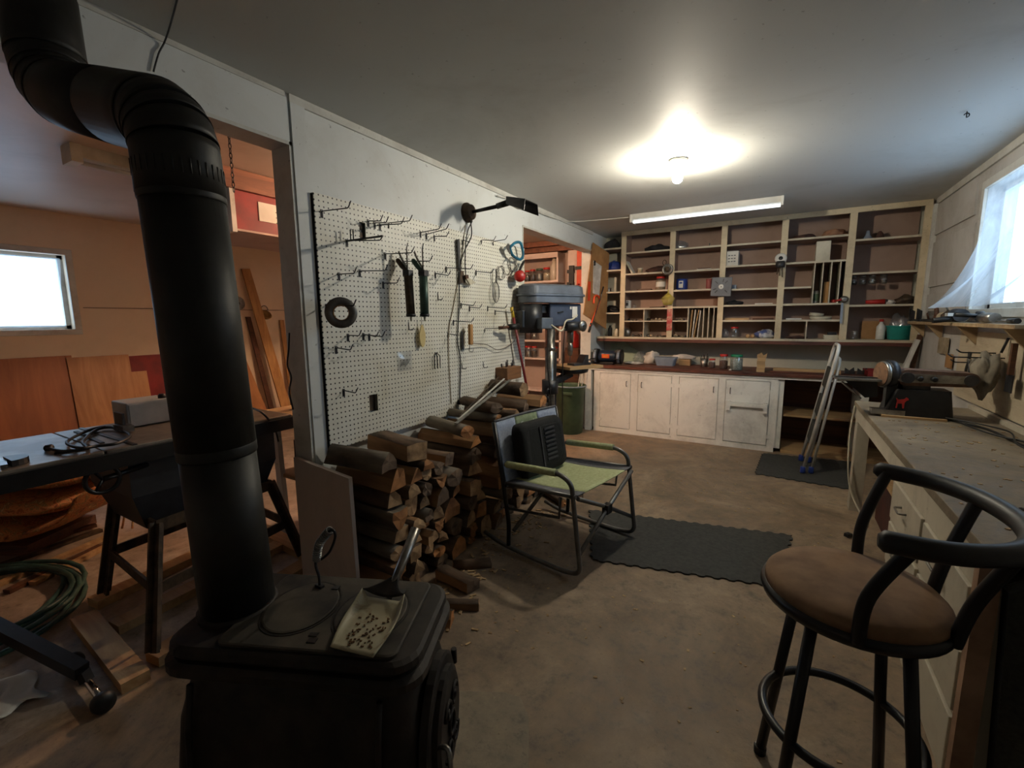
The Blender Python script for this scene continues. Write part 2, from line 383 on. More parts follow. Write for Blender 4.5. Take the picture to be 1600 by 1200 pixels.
# ================================================================== SETTING
YB = 5.55; XR = 3.0; XL = -3.75; YN = -2.1
struct(MB().bb(-0.11, XR+.15, YN-.1, YB+.1, -.1, 0).build('floor', M['floor']), 'stained brown grey concrete workshop floor')
struct(MB().bb(XL-.15, -0.11, YN-.1, YB+.1, -.1, 0).build('floor_side_room', M['floor2']), 'sawdust covered floor of the side room')
struct(MB().bb(-0.11, XR+.15, YN-.1, YB+.1, H, H+.1).build('ceiling', M['ceil']), 'smoke stained white workshop ceiling')
struct(MB().bb(XL-.15, -0.11, YN-.1, YB+.1, H, H+.1).build('ceiling_side_room', M['ceil2']), 'cream ceiling of the side room')
PT = .11
HD = 2.10
wp = MB()
wp.bb(-PT, 0, YN, -.7, 0, H); wp.bb(-PT, 0, -.7, 1.33, HD, H); wp.bb(-PT, 0, 1.33, 3.42, 0, H)
wp.bb(-PT, 0, 3.42, 5.06, HD, H); wp.bb(-PT, 0, 5.06, YB, 0, H)
wall_p = struct(wp.build('wall_partition', M['wallw']), 'white plywood partition wall carrying the pegboard')
struct(MB().bb(-PT, XR+.15, YB, YB+.1, 0, H).build('wall_back', M['wallback']))
struct(MB().bb(XL-.15, -PT, YB, YB+.1, 0, H).build('wall_back_side_room', M['walla']))
struct(MB().bb(XL-.15, XR+.15, YN-.1, YN, 0, H).build('wall_front', M['wallw']))
def wall_with_windows(name, x0, x1, wins, m):
    b = MB(); y = YN
    for (a, c, z0, z1) in sorted(wins):
        b.bb(x0, x1, y, a, 0, H); b.bb(x0, x1, a, c, 0, z0); b.bb(x0, x1, a, c, z1, H); y = c
    b.bb(x0, x1, y, YB, 0, H)
    return struct(b.build(name, m))
wall_with_windows('wall_right', XR, XR+.14, [WIN_R], M['wallr'])
wall_with_windows('wall_left', XL-.14, XL, [WIN_L], M['walll'])
def window(name, x, W_, inward, fm, label, film_panel):
    y0, y1, z0, z1 = W_; b = MB(); t = .05; s = inward
    xa, xb = sorted((x, x+s*.018))
    for (a, c, d, e) in ((y0-t, y1+t, z1, z1+t), (y0-t, y1+t, z0-t, z0), (y0-t, y0, z0, z1), (y1, y1+t, z0, z1)):
        b.bb(xa, xb, a, c, d, e)
    f = struct(b.build(name, fm, bevel=.003), label)
    xo = x - s*.09
    sash = MB(); sw = .035
    for (a, c, d, e) in ((y0, y1, z1-sw, z1), (y0, y1, z0, z0+sw), (y0, y0+sw, z0, z1), (y1-sw, y1, z0, z1)):
        sash.bb(xo-.02, xo+.02, a, c, d, e)
    sash.build('sash', M['trimw'], f)
    MB().bb(xo-.003, xo+.003, y0+sw, y1-sw, z0+sw, z1-sw).build('pane', M['glass'], f)
    return f
w1 = window('window_1', XR, WIN_R, -1, M['trimw'], 'workshop window over the bench', True)
w3 = window('window_2', XL, WIN_L, 1, M['trimw'], 'side room window with plastic film', True)
# plastic films
def film_side():
    y0, y1, z0, z1 = WIN_L
    def fn(u, v):
        y = y0+.01+(y1-y0-.05)*u; z = z0+.02+(z1-z0-.05)*v
        return Vector((XL-.03+.012*math.sin(u*9+v*4)+.01*math.sin(v*13+u*3), y+.03*(v-.5)*(1 if u > .6 else 0), z))
    return MB().grid(fn, 26, 18).build('plastic_film', M['film'])
tag(film_side(), 'clear plastic film stretched over the side room window', 'plastic film')
def film_bench():
    y0, y1, z0, z1 = WIN_R
    def fn(u, v):
        # v 0 = top edge under the head trim, 1 = loose lower edge billowing into the room
        y = y1-.10+.16*v*v-(y1-y0+.05)*u; k = max(0, v-.35)/.65
        x = XR-.025-.20*k*k-.03*math.sin(u*11+v*5)*k-.02*math.sin(u*23+v*3)*k
        return Vector((x, y, z1-.02-(.73)*v))
    return MB().grid(fn, 40, 26).build('plastic_film', M['film'])
tag(film_bench(), 'loose sheet of clear plastic hanging over the window above the bench', 'plastic film')
# trims
def trim(n, b, m, label=None): return struct(b.build('trim_%d' % n, m), label)
trim(1, MB().bb(0, .012, 1.33, 5.06, H-.035, H-.0), M['trimw'], 'white batten along the ceiling above the pegboard')
trim(2, MB().bb(0, .012, YN, 1.31, H-.02, H), M['trimw'])
trim(3, MB().bb(XR-.014, XR, YN, YB-.3, H-.05, H), M['trimw'])
# jamb end boards of both openings
trim(4, MB().bb(-PT-.012, .008, 1.315, 1.33, 0, HD), M['trimw'])
trim(5, MB().bb(-PT-.012, .008, -.7, 1.33, HD-.015, HD), M['trimw'])
trim(6, MB().bb(-PT-.012, .008, 3.42, 5.06, HD-.015, HD), M['trimw'])
trim(7, MB().bb(-PT-.012, .006, 3.42, 3.43, 0, HD-.015), M['trimw'])
trim(8, MB().bb(-PT-.012, .006, 5.05, 5.06, 0, HD-.015), M['trimw'])
trim(9, MB().bb(0, .014, 1.33, 1.40, 0, H-.035), M['wallw'], 'white corner board beside the pegboard')
# cover boards of the header above the stove, with an open joint at the jamb
trim(10, MB().bb(0, .007, -.7, 1.322, HD, H-.02), M['wallw'])
# right wall boards near the back corner
for i, (y0, y1, z0, z1) in enumerate(((4.30, 5.2, 1.99, 2.24), (4.24, 5.2, 1.56, 1.93), (4.22, 5.2, .80, 1.50))):
    trim(11+i, MB().bb(XR-.013, XR, y0, y1, z0, z1), M['wallr'])
trim(14, MB().bb(XR-.035, XR-.0, 5.2, 5.25, .78, H-.05), M['trimw'])
trim(15, MB().bb(XL, XL+.006, 1.64, 5.5, 1.455, 1.462), pm('seam_dark', (120,96,76)), 'seam between the wall panels of the side room')
struct(MB().bb(XL, XL+.02, 1.5, 3.0, .0, .98).build('trim_16', M['redpaint']), 'dark red wainscot panel low on the side room wall')
# overhead red cupboard box and beam of the side room
t = thing('overhead_cupboard', 'dark red overhead cupboard hung below the side room ceiling', 'cupboard', (-1.5, 2.6, 1.9))
MB().bb(-1.86, -1.2, 1.72, 3.9, 1.925, H).build('body', M['redpaint'], t)
MB().bb(-1.875, -1.185, 1.69, 1.72, 1.90, H-.0).build('end_board', M['trimw'], t)
MB().bb(-1.2, -1.165, 1.3, 3.9, 2.17, 2.295).build('top_rail', M['beam'], t)
MB().bb(-1.86, -1.2, 1.72, 3.9, 1.912, 1.925).build('bottom_board', M['walla'], t)
p = thing('notice_sheet', 'white printed notice sheet pinned on the red cupboard', 'notice', (-1.195, 2.05, 1.97))
MB().bb(-1.199, -1.195, 1.88, 2.25, 2.0, 2.125).build('sheet', M['paper'], p)
b = MB()
for k in range(7):
    b.bb(-1.195, -1.1935, 2.0+.02*(k % 3), 2.02+.02*(k % 3), 2.0+.012*k, 2.007+.012*k)
for k in range(5): b.bb(-1.195, -1.1935, 2.12, 2.19, 2.0+.016*k, 2.006+.016*k)
b.build('print', M['darkmet'], p)['kind'] = 'stuff'
# side room tube light
a0, a1 = at(105, 235, 2, 2.26), at(205, 262, 2, 2.26)
xf = (a0.x+a1.x)/2
t = thing('tube_light', 'cream fluorescent fitting on the side room ceiling', 'light', (xf, 1.6, 2.26))
MB().bb(xf-.05, xf+.05, a0.y+.05, a0.y+.53, 2.235, H).build('housing', M['cream'], t)
MB().bb(xf-.07, xf+.07, a0.y, a0.y+.05, 2.20, H-.002).build('end_cap', M['cream'], t)
MB().bb(xf-.07, xf+.07, a0.y+.53, a0.y+.58, 2.20, H-.002).build('end_cap', M['cream'], t)
MB().cyl((xf, a0.y+.05, 2.215), (xf, a0.y+.53, 2.215), .013).build('tube', M['whitepl'], t)
# warm bulb of the side room
def lampholder(name, label, x, y, strength, col):
    t = thing(name, label, 'light', (x, y, H-.13))
    MB().lathe((x, y, H), [(.055, -.0), (.058, -.012), (.05, -.022), (.03, -.028), (.028, -.05), (.022, -.054)], 24).build('lampholder', M['whitepl'], t)
    MB().lathe((x, y, H), [(.014, -.05), (.015, -.066), (.024, -.085), (.0305, -.108), (.028, -.126), (.016, -.138), (.002, -.142)], 20).build('bulb', emit(name+'_glow', col, strength), t)
    return t
lampholder('ceiling_bulb', 'bare lit bulb in a white porcelain ceiling holder above the workshop floor', 1.30, 3.10, BULB, (1, .90, .72))
lampholder('warm_bulb_offscreen', 'bare warm bulb on the side room ceiling behind the partition', -.45, 3.10, BULB_SIDE, (1, .62, .38))
# workshop fluorescent fitting
f0, f1 = at(990, 345, 2, 2.25), at(1220, 318, 2, 2.25); yf = 4.49
t = thing('fluorescent_fitting', 'long white fluorescent strip light on the ceiling in front of the shelves', 'light', (1.24, yf, 2.23))
MB().prism([(f0.x, yf-.06, H), (f0.x, yf+.06, H), (f0.x, yf+.045, H-.045), (f0.x, yf-.045, H-.045)], (f1.x-f0.x, 0, 0)).build('housing', M['whitepl'], t)
MB().bb(f0.x-.02, f0.x, yf-.065, yf+.065, H-.075, H-.001).build('end_cap', M['whitepl'], t)
MB().bb(f1.x, f1.x+.02, yf-.065, yf+.065, H-.075, H-.001).build('end_cap', M['whitepl'], t)
MB().cyl((f0.x, yf, H-.062), (f1.x, yf, H-.062), .0135).build('tube', emit('tube_glow', (.9,.97,1), TUBE), t)
c = MB().tube(bez([(f0.x-.02, yf, H-.012), (.30, 4.44, H-.012), (.03, 4.35, H-.012), (.02, 3.9, H-.045), (.018, 3.3, H-.042), (.02, 3.0, H-.06)], 6), .005, 6)
tag(c.build('ceiling_cable', M['whitepl']), 'white cable running from the strip light along the ceiling edge', 'cable')
c = MB().tube(bez([at(280, -12, 2, 2.296), at(266, 40, 2, 2.292), at(257, 66, 0, .022), at(248, 84, 0, .016), at(240, 112, 0, .014)], 6), .003, 5)
tag(c.build('hanging_wire', M['darkmet']), 'thin dark wire running down from the ceiling above the stove pipe', 'wire')
h = at(1511, 175, 2, 2.297)
tag(MB().tube([(h.x, h.y, 2.30)] + [(h.x+.010*math.sin(a*.5), h.y, 2.282-.010*math.cos(a*.5)) for a in range(0, 10)], .0025, 5).build('ceiling_hook', M['darkmet']), 'small dark wire hook screwed into the ceiling', 'hook')
c0 = at(357, 205, 2, 2.297)
t = thing('hanging_chain', 'short dark chain hanging from the side room ceiling', 'chain', (c0.x, c0.y, 1.98))
for k in range(12):
    z = 2.285-.024*k
    MB().tube([(c0.x+(.007*math.cos(a*PI/4) if k % 2 else 0), c0.y+(0 if k % 2 else .007*math.cos(a*PI/4)), z-.012+.015*math.sin(a*PI/4)) for a in range(8)], .0025, 5, True).build('link', M['darkmet'], t)

# ================================================================== PEGBOARD
PY0, PY1, PZ0, PZ1, PX = 1.405, 3.40, .68, 1.905, .030
t = thing('pegboard', 'large white perforated pegboard fixed on the partition wall', 'pegboard', (.0215, PY0, PZ0))
# cut-outs are real holes: strips around two electrical box openings
c1 = at(566, 360, 0, PX); c2 = at(584, 629, 0, PX)
holes = [(c1.y-.018, c1.y+.022, c1.z-.045, c1.z+.04), (c2.y-.03, c2.y+.03, c2.z-.05, c2.z+.045)]
def peg_panel():
    ys = sorted({PY0, PY1} | {h[0] for h in holes} | {h[1] for h in holes}); zs = sorted({PZ0, PZ1} | {h[2] for h in holes} | {h[3] for h in holes})
    b = MB()
    for i in range(len(ys)-1):
        for j in range(len(zs)-1):
            cy, cz = (ys[i]+ys[i+1])/2, (zs[j]+zs[j+1])/2
            if any(h[0] < cy < h[1] and h[2] < cz < h[3] for h in holes): continue
            b.bb(PX-.006, PX, ys[i], ys[i+1], zs[j], zs[j+1])
    return b
fr_ = MB()
for (y0, y1, z0, z1) in ((PY0, PY0+.03, PZ0, PZ1), (PY1-.03, PY1, PZ0, PZ1), (PY0+.03, PY1-.03, PZ1-.03, PZ1), (PY0+.03, PY1-.03, PZ0, PZ0+.03)): fr_.bb(0, .021, y0, y1, z0, z1)
struct(fr_.build('trim_18', M['darkmet']), 'furring strips behind the pegboard edges')
peg_panel().build('panel', M['peg'], t)
for (y0, y1, z0, z1) in ((PY0, PY0+.03, PZ0, PZ1), (PY1-.03, PY1, PZ0, PZ1), (PY0+.03, PY1-.03, PZ1-.03, PZ1), (PY0+.03, PY1-.03, PZ0, PZ0+.03)):
    MB().bb(0.0215, PX-.006, y0, y1, z0, z1).build('edge_strip', M['darkmet'], t)
t2 = thing('wall_outlet', 'dark electrical outlet recessed in the upper pegboard cut-out', 'outlet', (0, c1.y, c1.z-.04))
MB().bb(0.0, .014, c1.y-.018, c1.y+.022, c1.z-.044, c1.z+.039).build('box', M['blackpl'], t2)
for k in (-.02, .018): MB().bb(.014, .018, c1.y-.01, c1.y+.014, c1.z+k-.012, c1.z+k+.012).build('socket', M['rust'], t2)
t2 = thing('junction_box', 'empty brown junction box recessed in the lower pegboard cut-out', 'outlet', (0, c2.y, c2.z-.05))
MB().bb(0.0, .008, c2.y-.028, c2.y+.028, c2.z-.048, c2.z+.043).build('box', M['rust'], t2)
z3 = lambda x, y: (460+x/3, 280+y/3)
def peg_hook(b0, b1, kind=0):
    P = at(*z3(*b0), 0, PX); Q = at(*z3(*b1), 1, P.y); Lh = max(.05, min(.30, Q.x-P.x)); dz = max(-.02, min(.035, Q.z-P.z))
    b = MB()
    b.tube(rounded([(PX+.002, P.y, P.z-.03), (PX+.004, P.y, P.z), (PX+Lh-.02, P.y, P.z+max(dz-.02, -.02)), (PX+Lh, P.y, P.z+dz+.008)], .008, 3), .0028, 6)
    if kind: b.bb(PX, PX+.003, P.y-.006, P.y+.006, P.z-.03, P.z+.008)
    return P, Lh, b
LAND = {'the recessed outlet': (566,360), 'the grey tape roll': (533,486), 'the caulking guns': (665,450), 'the junction box hole': (584,629), 'the wall lamp': (733,332), 'the yellow paddle': (660,525), 'the oval wire skimmer': (775,457), 'the wooden bit block': (795,582), 'the orange handled frame saw': (736,525), 'the pale bristle brush': (731,438), 'the screw packet': (633,565)}
def hook_label(P):
    best = min(LAND, key=lambda k: (lambda q: (q.y-P.y)**2+(q.z-P.z)**2)(at(*LAND[k], 0, PX))); q = at(*LAND[best], 0, PX)
    if abs(q.z-P.z) > abs(q.y-P.y)*.7: w_ = 'above' if P.z > q.z else 'below'
    else: w_ = 'level with'
    return 'empty long wire hook on the pegboard, %s %s' % (w_, best)
HOOKS = [((127,150),(265,110),1), ((345,195),(415,175),1), ((375,205),(442,182),1), ((400,215),(515,188),1), ((440,205),(553,175),0), ((590,250),(690,215),1), ((618,258),(725,215),1),
 ((655,268),(725,250),1), ((425,350),(562,325),1), ((208,445),(292,420),1), ((305,430),(438,408),1), ((415,487),(493,468),1), ((250,732),(315,715),1), ((322,728),(425,720),1), ((350,731),(395,722),1),
 ((195,790),(275,782),1), ((230,990),(298,985),1), ((710,415),(838,405),1), ((660,442),(733,435),1), ((850,432),(935,425),1), ((780,585),(850,578),1), ((905,600),(998,592),1), ((940,618),(1030,612),1), ((820,600),(880,590),1),
 ((745,665),(842,655),1), ((720,725),(800,720),1), ((890,700),(985,685),0), ((875,285),(945,272),0), ((930,292),(1000,268),0), ((785,285),(830,278),0)]
for (a, c, k) in HOOKS:
    P, Lh, b = peg_hook(a, c, k)
    o = b.build('pegboard_hook', M['darkmet'])
    tag(o, hook_label(P), 'hook', 'empty long pegboard hooks')
for (x, y) in ((672,550), (535,690), (785,875), (885,870)):
    P = at(*z3(x, y), 0, PX)
    o = MB().tube(rounded([(PX, P.y, P.z+.025), (PX+.004, P.y, P.z-.02), (PX+.035, P.y, P.z-.02), (PX+.038, P.y, P.z-.008)], .006, 3), .0028, 6).build('pegboard_hook', M['darkmet'])
    tag(o, 'small bare L shaped hook on the white pegboard', 'hook', 'small L hooks on the pegboard')
# bracket with two pins
P, Lh, b = peg_hook((245,288), (415,275), 1)
t = thing('tool_holder', 'flat steel tool holder with two upright pins on the pegboard', 'holder', (PX, P.y, P.z-.03))
b.bb(PX, PX+Lh, P.y-.004, P.y+.004, P.z-.006, P.z+.002).build('bracket', M['darkmet'], t)
for k in (.03, .05): MB().cyl((PX+k, P.y, P.z), (PX+k, P.y, P.z+.05), .003, n=6).build('pin', M['darkmet'], t)
# duct tape roll on its own hook
P, Lh, b = peg_hook((150,592), (290,572), 1)
tag(b.build('pegboard_hook', M['darkmet']), 'wire hook that carries the grey tape roll', 'hook')
cx_, cy_, cz_ = at(533, 486, 1, P.y).x, P.y, P.z-.036
t = thing('tape_roll', 'roll of grey duct tape hanging on a pegboard hook', 'tape', (cx_, cy_, cz_-.07))
def ring(c, ax, ro, ri, h, n=28):
    return MB().lathe(c, [(ri, -h/2), (ro, -h/2), (ro, h/2), (ri, h/2), (ri, -h/2)], n, ax, cap=False)
ring((cx_, cy_, cz_), (.75,-.66,0), .072, .036, .05).build('tape', pm('duct_tape_grey', (120,118,112), (96,94,90), 20, .4, .3, .05), t)
ring((cx_, cy_, cz_), (.75,-.66,0), .036, .033, .052).build('core', M['card'], t)
# caulking guns
P, Lh, b = peg_hook((508,385), (648,365), 1)
tag(b.build('pegboard_hook', M['darkmet']), 'wire hook that carries the two caulking guns', 'hook')
def caulk_gun(px, m, label, dy, lean):
    x = PX+px; y = P.y+dy; z = P.z-.03
    t = thing('caulking_gun', label, 'caulking gun', (x, y, z-.30))
    def S(z0, z1, k): return [(x+lean*(P.z-z0)*.4, y, z0), (x+lean*(P.z-z1)*.4, y, z1)]
    a, c = S(z-.06, z-.27, 0); MB().cyl(a, c, .024, n=18).build('cradle', m, t)
    a2, c2_ = S(z-.27, z-.285, 0); MB().cyl(a2, c2_, .027, n=18).build('end_ring', M['darkmet'], t)
    a3, c3 = S(z-.285, z-.31, 0); MB().cyl(a3, c3, .007, .004, n=10).build('nozzle', M['cream'], t)
    MB().tube([(x, y, z-.06), (x, y, z+.09), (x+.012, y, z+.115)], .004, 7).build('push_rod', M['steel'], t)
    MB().tube(bez([(x+.005, y, z-.045), (x-.035, y, z-.01), (x-.075, y, z+.035)], 5), [.012]*5+[.014]*5+[.008], 8).build('grip', m, t)
    MB().tube(bez([(x+.0, y, z-.02), (x-.04, y, z+.035), (x-.06, y, z+.075)], 4), .006, 7).build('trigger', M['steel'], t)
    MB().bb(x-.02, x+.025, y-.018, y+.018, z-.062, z-.03).build('body', M['darkmet'], t)
caulk_gun(.15, pm('gun_green', (78,104,92), (56,78,70), 14, .4, .3, .05), 'grey green caulking gun hanging on the pegboard', .0, 0)
caulk_gun(.088, M['rust'], 'rusty brown caulking gun hanging next to the green one', -.058, .1)
# wall lamp
bp = at(733, 332, 0, 0.02)
t = thing('wall_lamp', 'adjustable black wall lamp with flared shade above the pegboard', 'lamp', (0, bp.y, bp.z-.08))
MB().lathe((0, bp.y, bp.z), [(.066, 0), (.066, .012), (.055, .022), (.05, .045), (.04, .05)], 24, (1,0,0)).build('wall_box', M['rust'], t)
s0 = Vector((.05, bp.y, bp.z)); s1 = Vector((.22, bp.y+.04, bp.z+.022)); s2 = Vector((.30, bp.y+.07, bp.z+.045))
MB().cyl(s0, s1, .011, .013).build('arm', M['blackmet'], t)
MB().cyl(s1, s2, .019, .021).build('socket', M['blackmet'], t)
k0 = [s2+Vector((0, dy, dz)) for dy, dz in ((-.035,.03), (.035,.03), (.04,-.02), (-.04,-.02))]
k1 = [s2+Vector((.17, dy, dz-.02)) for dy, dz in ((-.085,.0), (.085,.0), (.10,-.07), (-.10,-.07))]
MB().add(k0+k1, [(0,1,5,4),(1,2,6,5),(3,0,4,7),(0,3,2,1)]).build('shade', M['blackmet'], t, solid=.004)
MB().lathe(s2+Vector((.0,0,-.005)), [(.014,0), (.02,.03), (.032,.075), (.03,.1), (.012,.118), (.001,.12)], 16, (.97,0,-.24)).build('bulb', M['whitepl'], t)
c = MB().tube(bez([(.03, bp.y, bp.z-.055), (.05, bp.y-.02, bp.z-.16), at(*z3(800,330), 0, .06), at(*z3(775,420), 0, .05), at(*z3(772,600), 0, .04), at(*z3(765,760), 0, .04), at(*z3(778,850), 0, .04), at(*z3(774,1035), 0, .04)], 6), .0042, 6)
t2 = thing('lamp_cord', 'black cord hanging straight down the pegboard from the wall lamp', 'cord', at(*z3(774,1050), 0, .04))
c.build('cord', M['blackpl'], t2)
pp = at(*z3(772,1040), 0, .04); MB().lathe((pp.x, pp.y, pp.z+.01), [(.006,0), (.013,-.01), (.015,-.03), (.008,-.034)], 10).build('plug', M['blackpl'], t2)
c = MB().tube(bez([(.03, bp.y+.02, bp.z-.055), at(*z3(808,260), 0, .05), at(*z3(800,380), 0, .05), at(*z3(803,450), 0, .05)], 6), .0042, 6)
tag(c.build('pull_string', M['blackpl']), 'short black pull cord beside the wall lamp cord', 'cord')
c = MB().tube(bez([at(*z3(800,215), 0, .03), at(*z3(780,400), 0, .035), at(*z3(745,600), 0, .035), at(*z3(722,740), 0, .035), at(*z3(735,1050), 0, .035)], 6), .0028, 6)
tag(c.build('tan_string', M['tan']), 'thin tan string hanging left of the black lamp cord', 'cord')
# hacksaw-like bar and brush, scoop and small tools
def flat_tool(name, label, cat, poly, m, x=PX+.012, th=.008):
    pts = [at(*z3(*q), 0, x) for q in poly]
    return tag(MB().prism(pts, (th, 0, 0)).build(name, m), label, cat)
flat_tool('steel_rule', 'narrow dark steel strip hanging at the top of the pegboard', 'tool', [(760,283),(770,280),(778,430),(768,430)], M['darkmet'])
t = thing('paint_brush', 'pale bristle brush hanging on the pegboard under the pull cord', 'brush', at(*z3(815,490), 0, PX+.03))
MB().prism([at(*z3(*q), 0, PX+.03) for q in ((796,450),(808,448),(812,468),(800,470))], (.012,0,0)).build('handle', M['darkwood'], t)
MB().prism([at(*z3(*q), 0, PX+.03) for q in ((800,468),(814,464),(845,486),(818,496))], (.014,0,0)).build('bristles', M['cream'], t)
flat_tool('putty_knife', 'small dark putty knife hanging beside the brush', 'tool', [(776,430),(788,430),(800,485),(770,490)], M['rust'])
t = thing('wire_skimmer', 'oval wire mesh skimmer hanging on the pegboard', 'skimmer', at(*z3(945,580), 0, PX+.03))
oc = at(*z3(945,530), 0, PX+.03)
MB().tube([oc+Vector((0, .045*math.cos(a*PI/12), .075*math.sin(a*PI/12))) for a in range(24)], .004, 6, True).build('rim', M['steel'], t)
for k in range(-4, 5):
    yy = .01*k; zz = .075*math.sqrt(max(0, 1-(yy/.045)**2)); MB().cyl(oc+Vector((.004, yy, -zz)), oc+Vector((.004, yy, zz)), .0011, n=4).build('mesh_wire', M['steel'], t)
MB().cyl(oc+Vector((0,0,.07)), oc+Vector((0,.01,.17)), .005, n=7).build('handle', M['darkmet'], t)
for i, (x, y, r) in enumerate(((965,440,.05), (1020,400,.055))):
    oc = at(*z3(x, y), 0, PX+.05); b = MB()
    b.tube([oc+Vector((.012*math.sin(a*.7)+.002*(a//16), r*(1+.08*math.sin(a*.4))*math.cos(a*PI/8), r*(1+.06*math.cos(a*.3))*math.sin(a*PI/8))) for a in range(60)], .0025, 5)
    tag(b.build('wire_coil', M['steel']), ['loose coil of thin wire hanging above the oval skimmer', 'tight coil of wire hanging beside the blue saw handle'][i], 'wire')
# saw with blue handle, ear muff
t = thing('hand_saw', 'hand saw with a teal blue plastic handle at the pegboard edge', 'saw', at(*z3(1045,380), 0, .09))
hp = [(1010,320),(1035,298),(1060,300),(1072,350),(1062,375),(1040,370),(1020,352)]; hi = [(1028,325),(1045,312),(1055,335),(1052,356),(1040,350)]
hc = [at(*z3(*q), 0, .09) for q in hp]
MB().tube(bez(hc+[hc[0]], 5), .011, 8).build('handle', pm('saw_blue', (30,110,140), (22,84,110), 8, .4, 0, .05), t)
MB().prism([at(*z3(*q), 0, .088) for q in ((1000,300),(1012,322),(1022,352),(1008,352),(990,318))], (.004,0,0)).build('blade', M['steel'], t)
t = thing('ear_muffs', 'red ear defenders with black band hanging beside the drill press', 'ear defenders', at(*z3(1058,490), 0, .12))
ec = at(*z3(1056,455), 0, .12)
MB().lathe(ec, [(.001,-.03),(.03,-.028),(.044,-.01),(.046,.01),(.036,.026),(.001,.03)], 20, (.6,-.75,0)).build('ear_cup', M['red'], t)
MB().lathe(ec+Vector((-.03,.05,0)), [(.001,-.02),(.036,-.018),(.04,.01),(.001,.02)], 20, (.6,-.75,0)).build('ear_cushion', M['blackpl'], t)
MB().tube(bez([ec+Vector((0,0,.04)), at(*z3(1062,410), 0, .11), at(*z3(1076,385), 0, .08), ec+Vector((-.05,.06,.03))], 5), .010, 7).build('band', M['blackpl'], t)
# yellow teardrop tag, bag of screws, fork hook
yc = at(*z3(598,735), 0, PX+.02)
t = thing('yellow_scraper', 'pale yellow teardrop shaped paddle hanging on a string', 'paddle', yc-Vector((0,0,.06)))
MB().prism([yc+Vector((0, .026*math.sin(a*PI/9)*(1 if math.cos(a*PI/9) < .2 else .75), .068*math.cos(a*PI/9))) for a in range(18)], (.006,0,0)).build('blade', pm('pale_yellow', (214,196,140), (190,168,110), 8, .6), t)
MB().cyl(yc+Vector((0,0,.066)), yc+Vector((0,0,.14)), .0016, n=5).build('string', M['darkmet'], t)
bc = at(*z3(522,855), 0, PX+.012)
t = thing('screw_packet', 'clear plastic packet of screws stapled to the pegboard', 'packet', bc-Vector((0,0,.06)))
MB().grid(lambda u, v: Vector((PX+.004+.012*math.sin(u*PI)*math.sin(v*PI), bc.y-.06+.12*u, bc.z-.055+.115*v)), 8, 8).build('film', M['bag'], t)
for k in range(6): MB().cyl((PX+.007, bc.y-.04+.013*k, bc.z-.03+.008*(k % 3)), (PX+.007, bc.y-.03+.014*k, bc.z+.015), .0025, n=5).build('screw', M['steel'], t)
fc = at(*z3(668,850), 0, PX+.01); b = MB()
for k in (-1, 0, 1): b.tube(rounded([(PX+.006, fc.y, fc.z+.05), (PX+.012, fc.y+k*.028, fc.z+.03), (PX+.012, fc.y+k*.028, fc.z-.05)], .01, 3), .003, 6)
tag(b.build('fork_hook', M['darkmet']), 'three pronged wire fork hook on the pegboard', 'hook')
# brace-like wooden handled tool with wire
wc = at(*z3(826,735), 0, PX+.05)
t = thing('fret_saw', 'wire frame saw with an orange wooden handle on the pegboard', 'saw', wc-Vector((0,0,.08)))
MB().box((wc.x, wc.y, wc.z+.01), (.022,.035,.14)).build('handle', M['pine'], t, bevel=.005)
MB().tube(bez([wc+Vector((0,.02,-.05)), at(*z3(900,775), 0, PX+.025), at(*z3(960,800), 0, PX+.025), at(*z3(1030,760), 0, PX+.025), at(*z3(1040,700), 0, PX+.025)], 5), .003, 6).build('frame_wire', M['steel'], t)
MB().tube(bez([wc+Vector((0,-.01,-.06)), wc+Vector((0,-.02,-.1)), wc+Vector((0,.02,-.11)), wc+Vector((0,.03,-.09))], 4), .0026, 5).build('hook_wire', M['steel'], t)
MB().box((PX+.012, wc.y-.045, wc.z-.03), (.006,.02,.12)).build('blade_plate', M['darkmet'], t)
# wooden drill bit block + file handle
bc = at(*z3(1010,905), 0, PX+.06)
t = thing('bit_block', 'wooden drill bit block fixed low at the end of the pegboard', 'tool block', (PX, bc.y, bc.z-.05))
MB().bb(PX, PX+.11, bc.y-.12, bc.y+.10, bc.z-.05, bc.z+.045).build('block', wood('block_wood', (150,104,66), (104,68,42), 'y', .7), t, bevel=.003)
for k in range(5): MB().cyl((PX+.04+.015*(k % 2), bc.y-.09+.042*k, bc.z+.04), (PX+.04+.015*(k % 2), bc.y-.09+.042*k, bc.z+.075+.012*(k % 3)), .006, n=7).build('bit', M['darkmet'], t)
a = at(*z3(960,697), 0, PX+.05); c = at(*z3(1050,690), 0, PX+.12)
t = thing('rubber_mallet', 'dark handled mallet lying on pegboard hooks above the bit block', 'mallet', a-Vector((0,0,.02)))
MB().cyl(a, a+(c-a)*.5, .013, .011, 10).build('handle', M['darkwood'], t); MB().cyl(a+(c-a)*.5, c, .024, .024, 12).build('head', M['blackpl'], t)
# ================================================================== STOVE
SA = math.radians(24); SO = Vector((.78, .38, 0)); SL, SW, SZ = .57, .29, .62
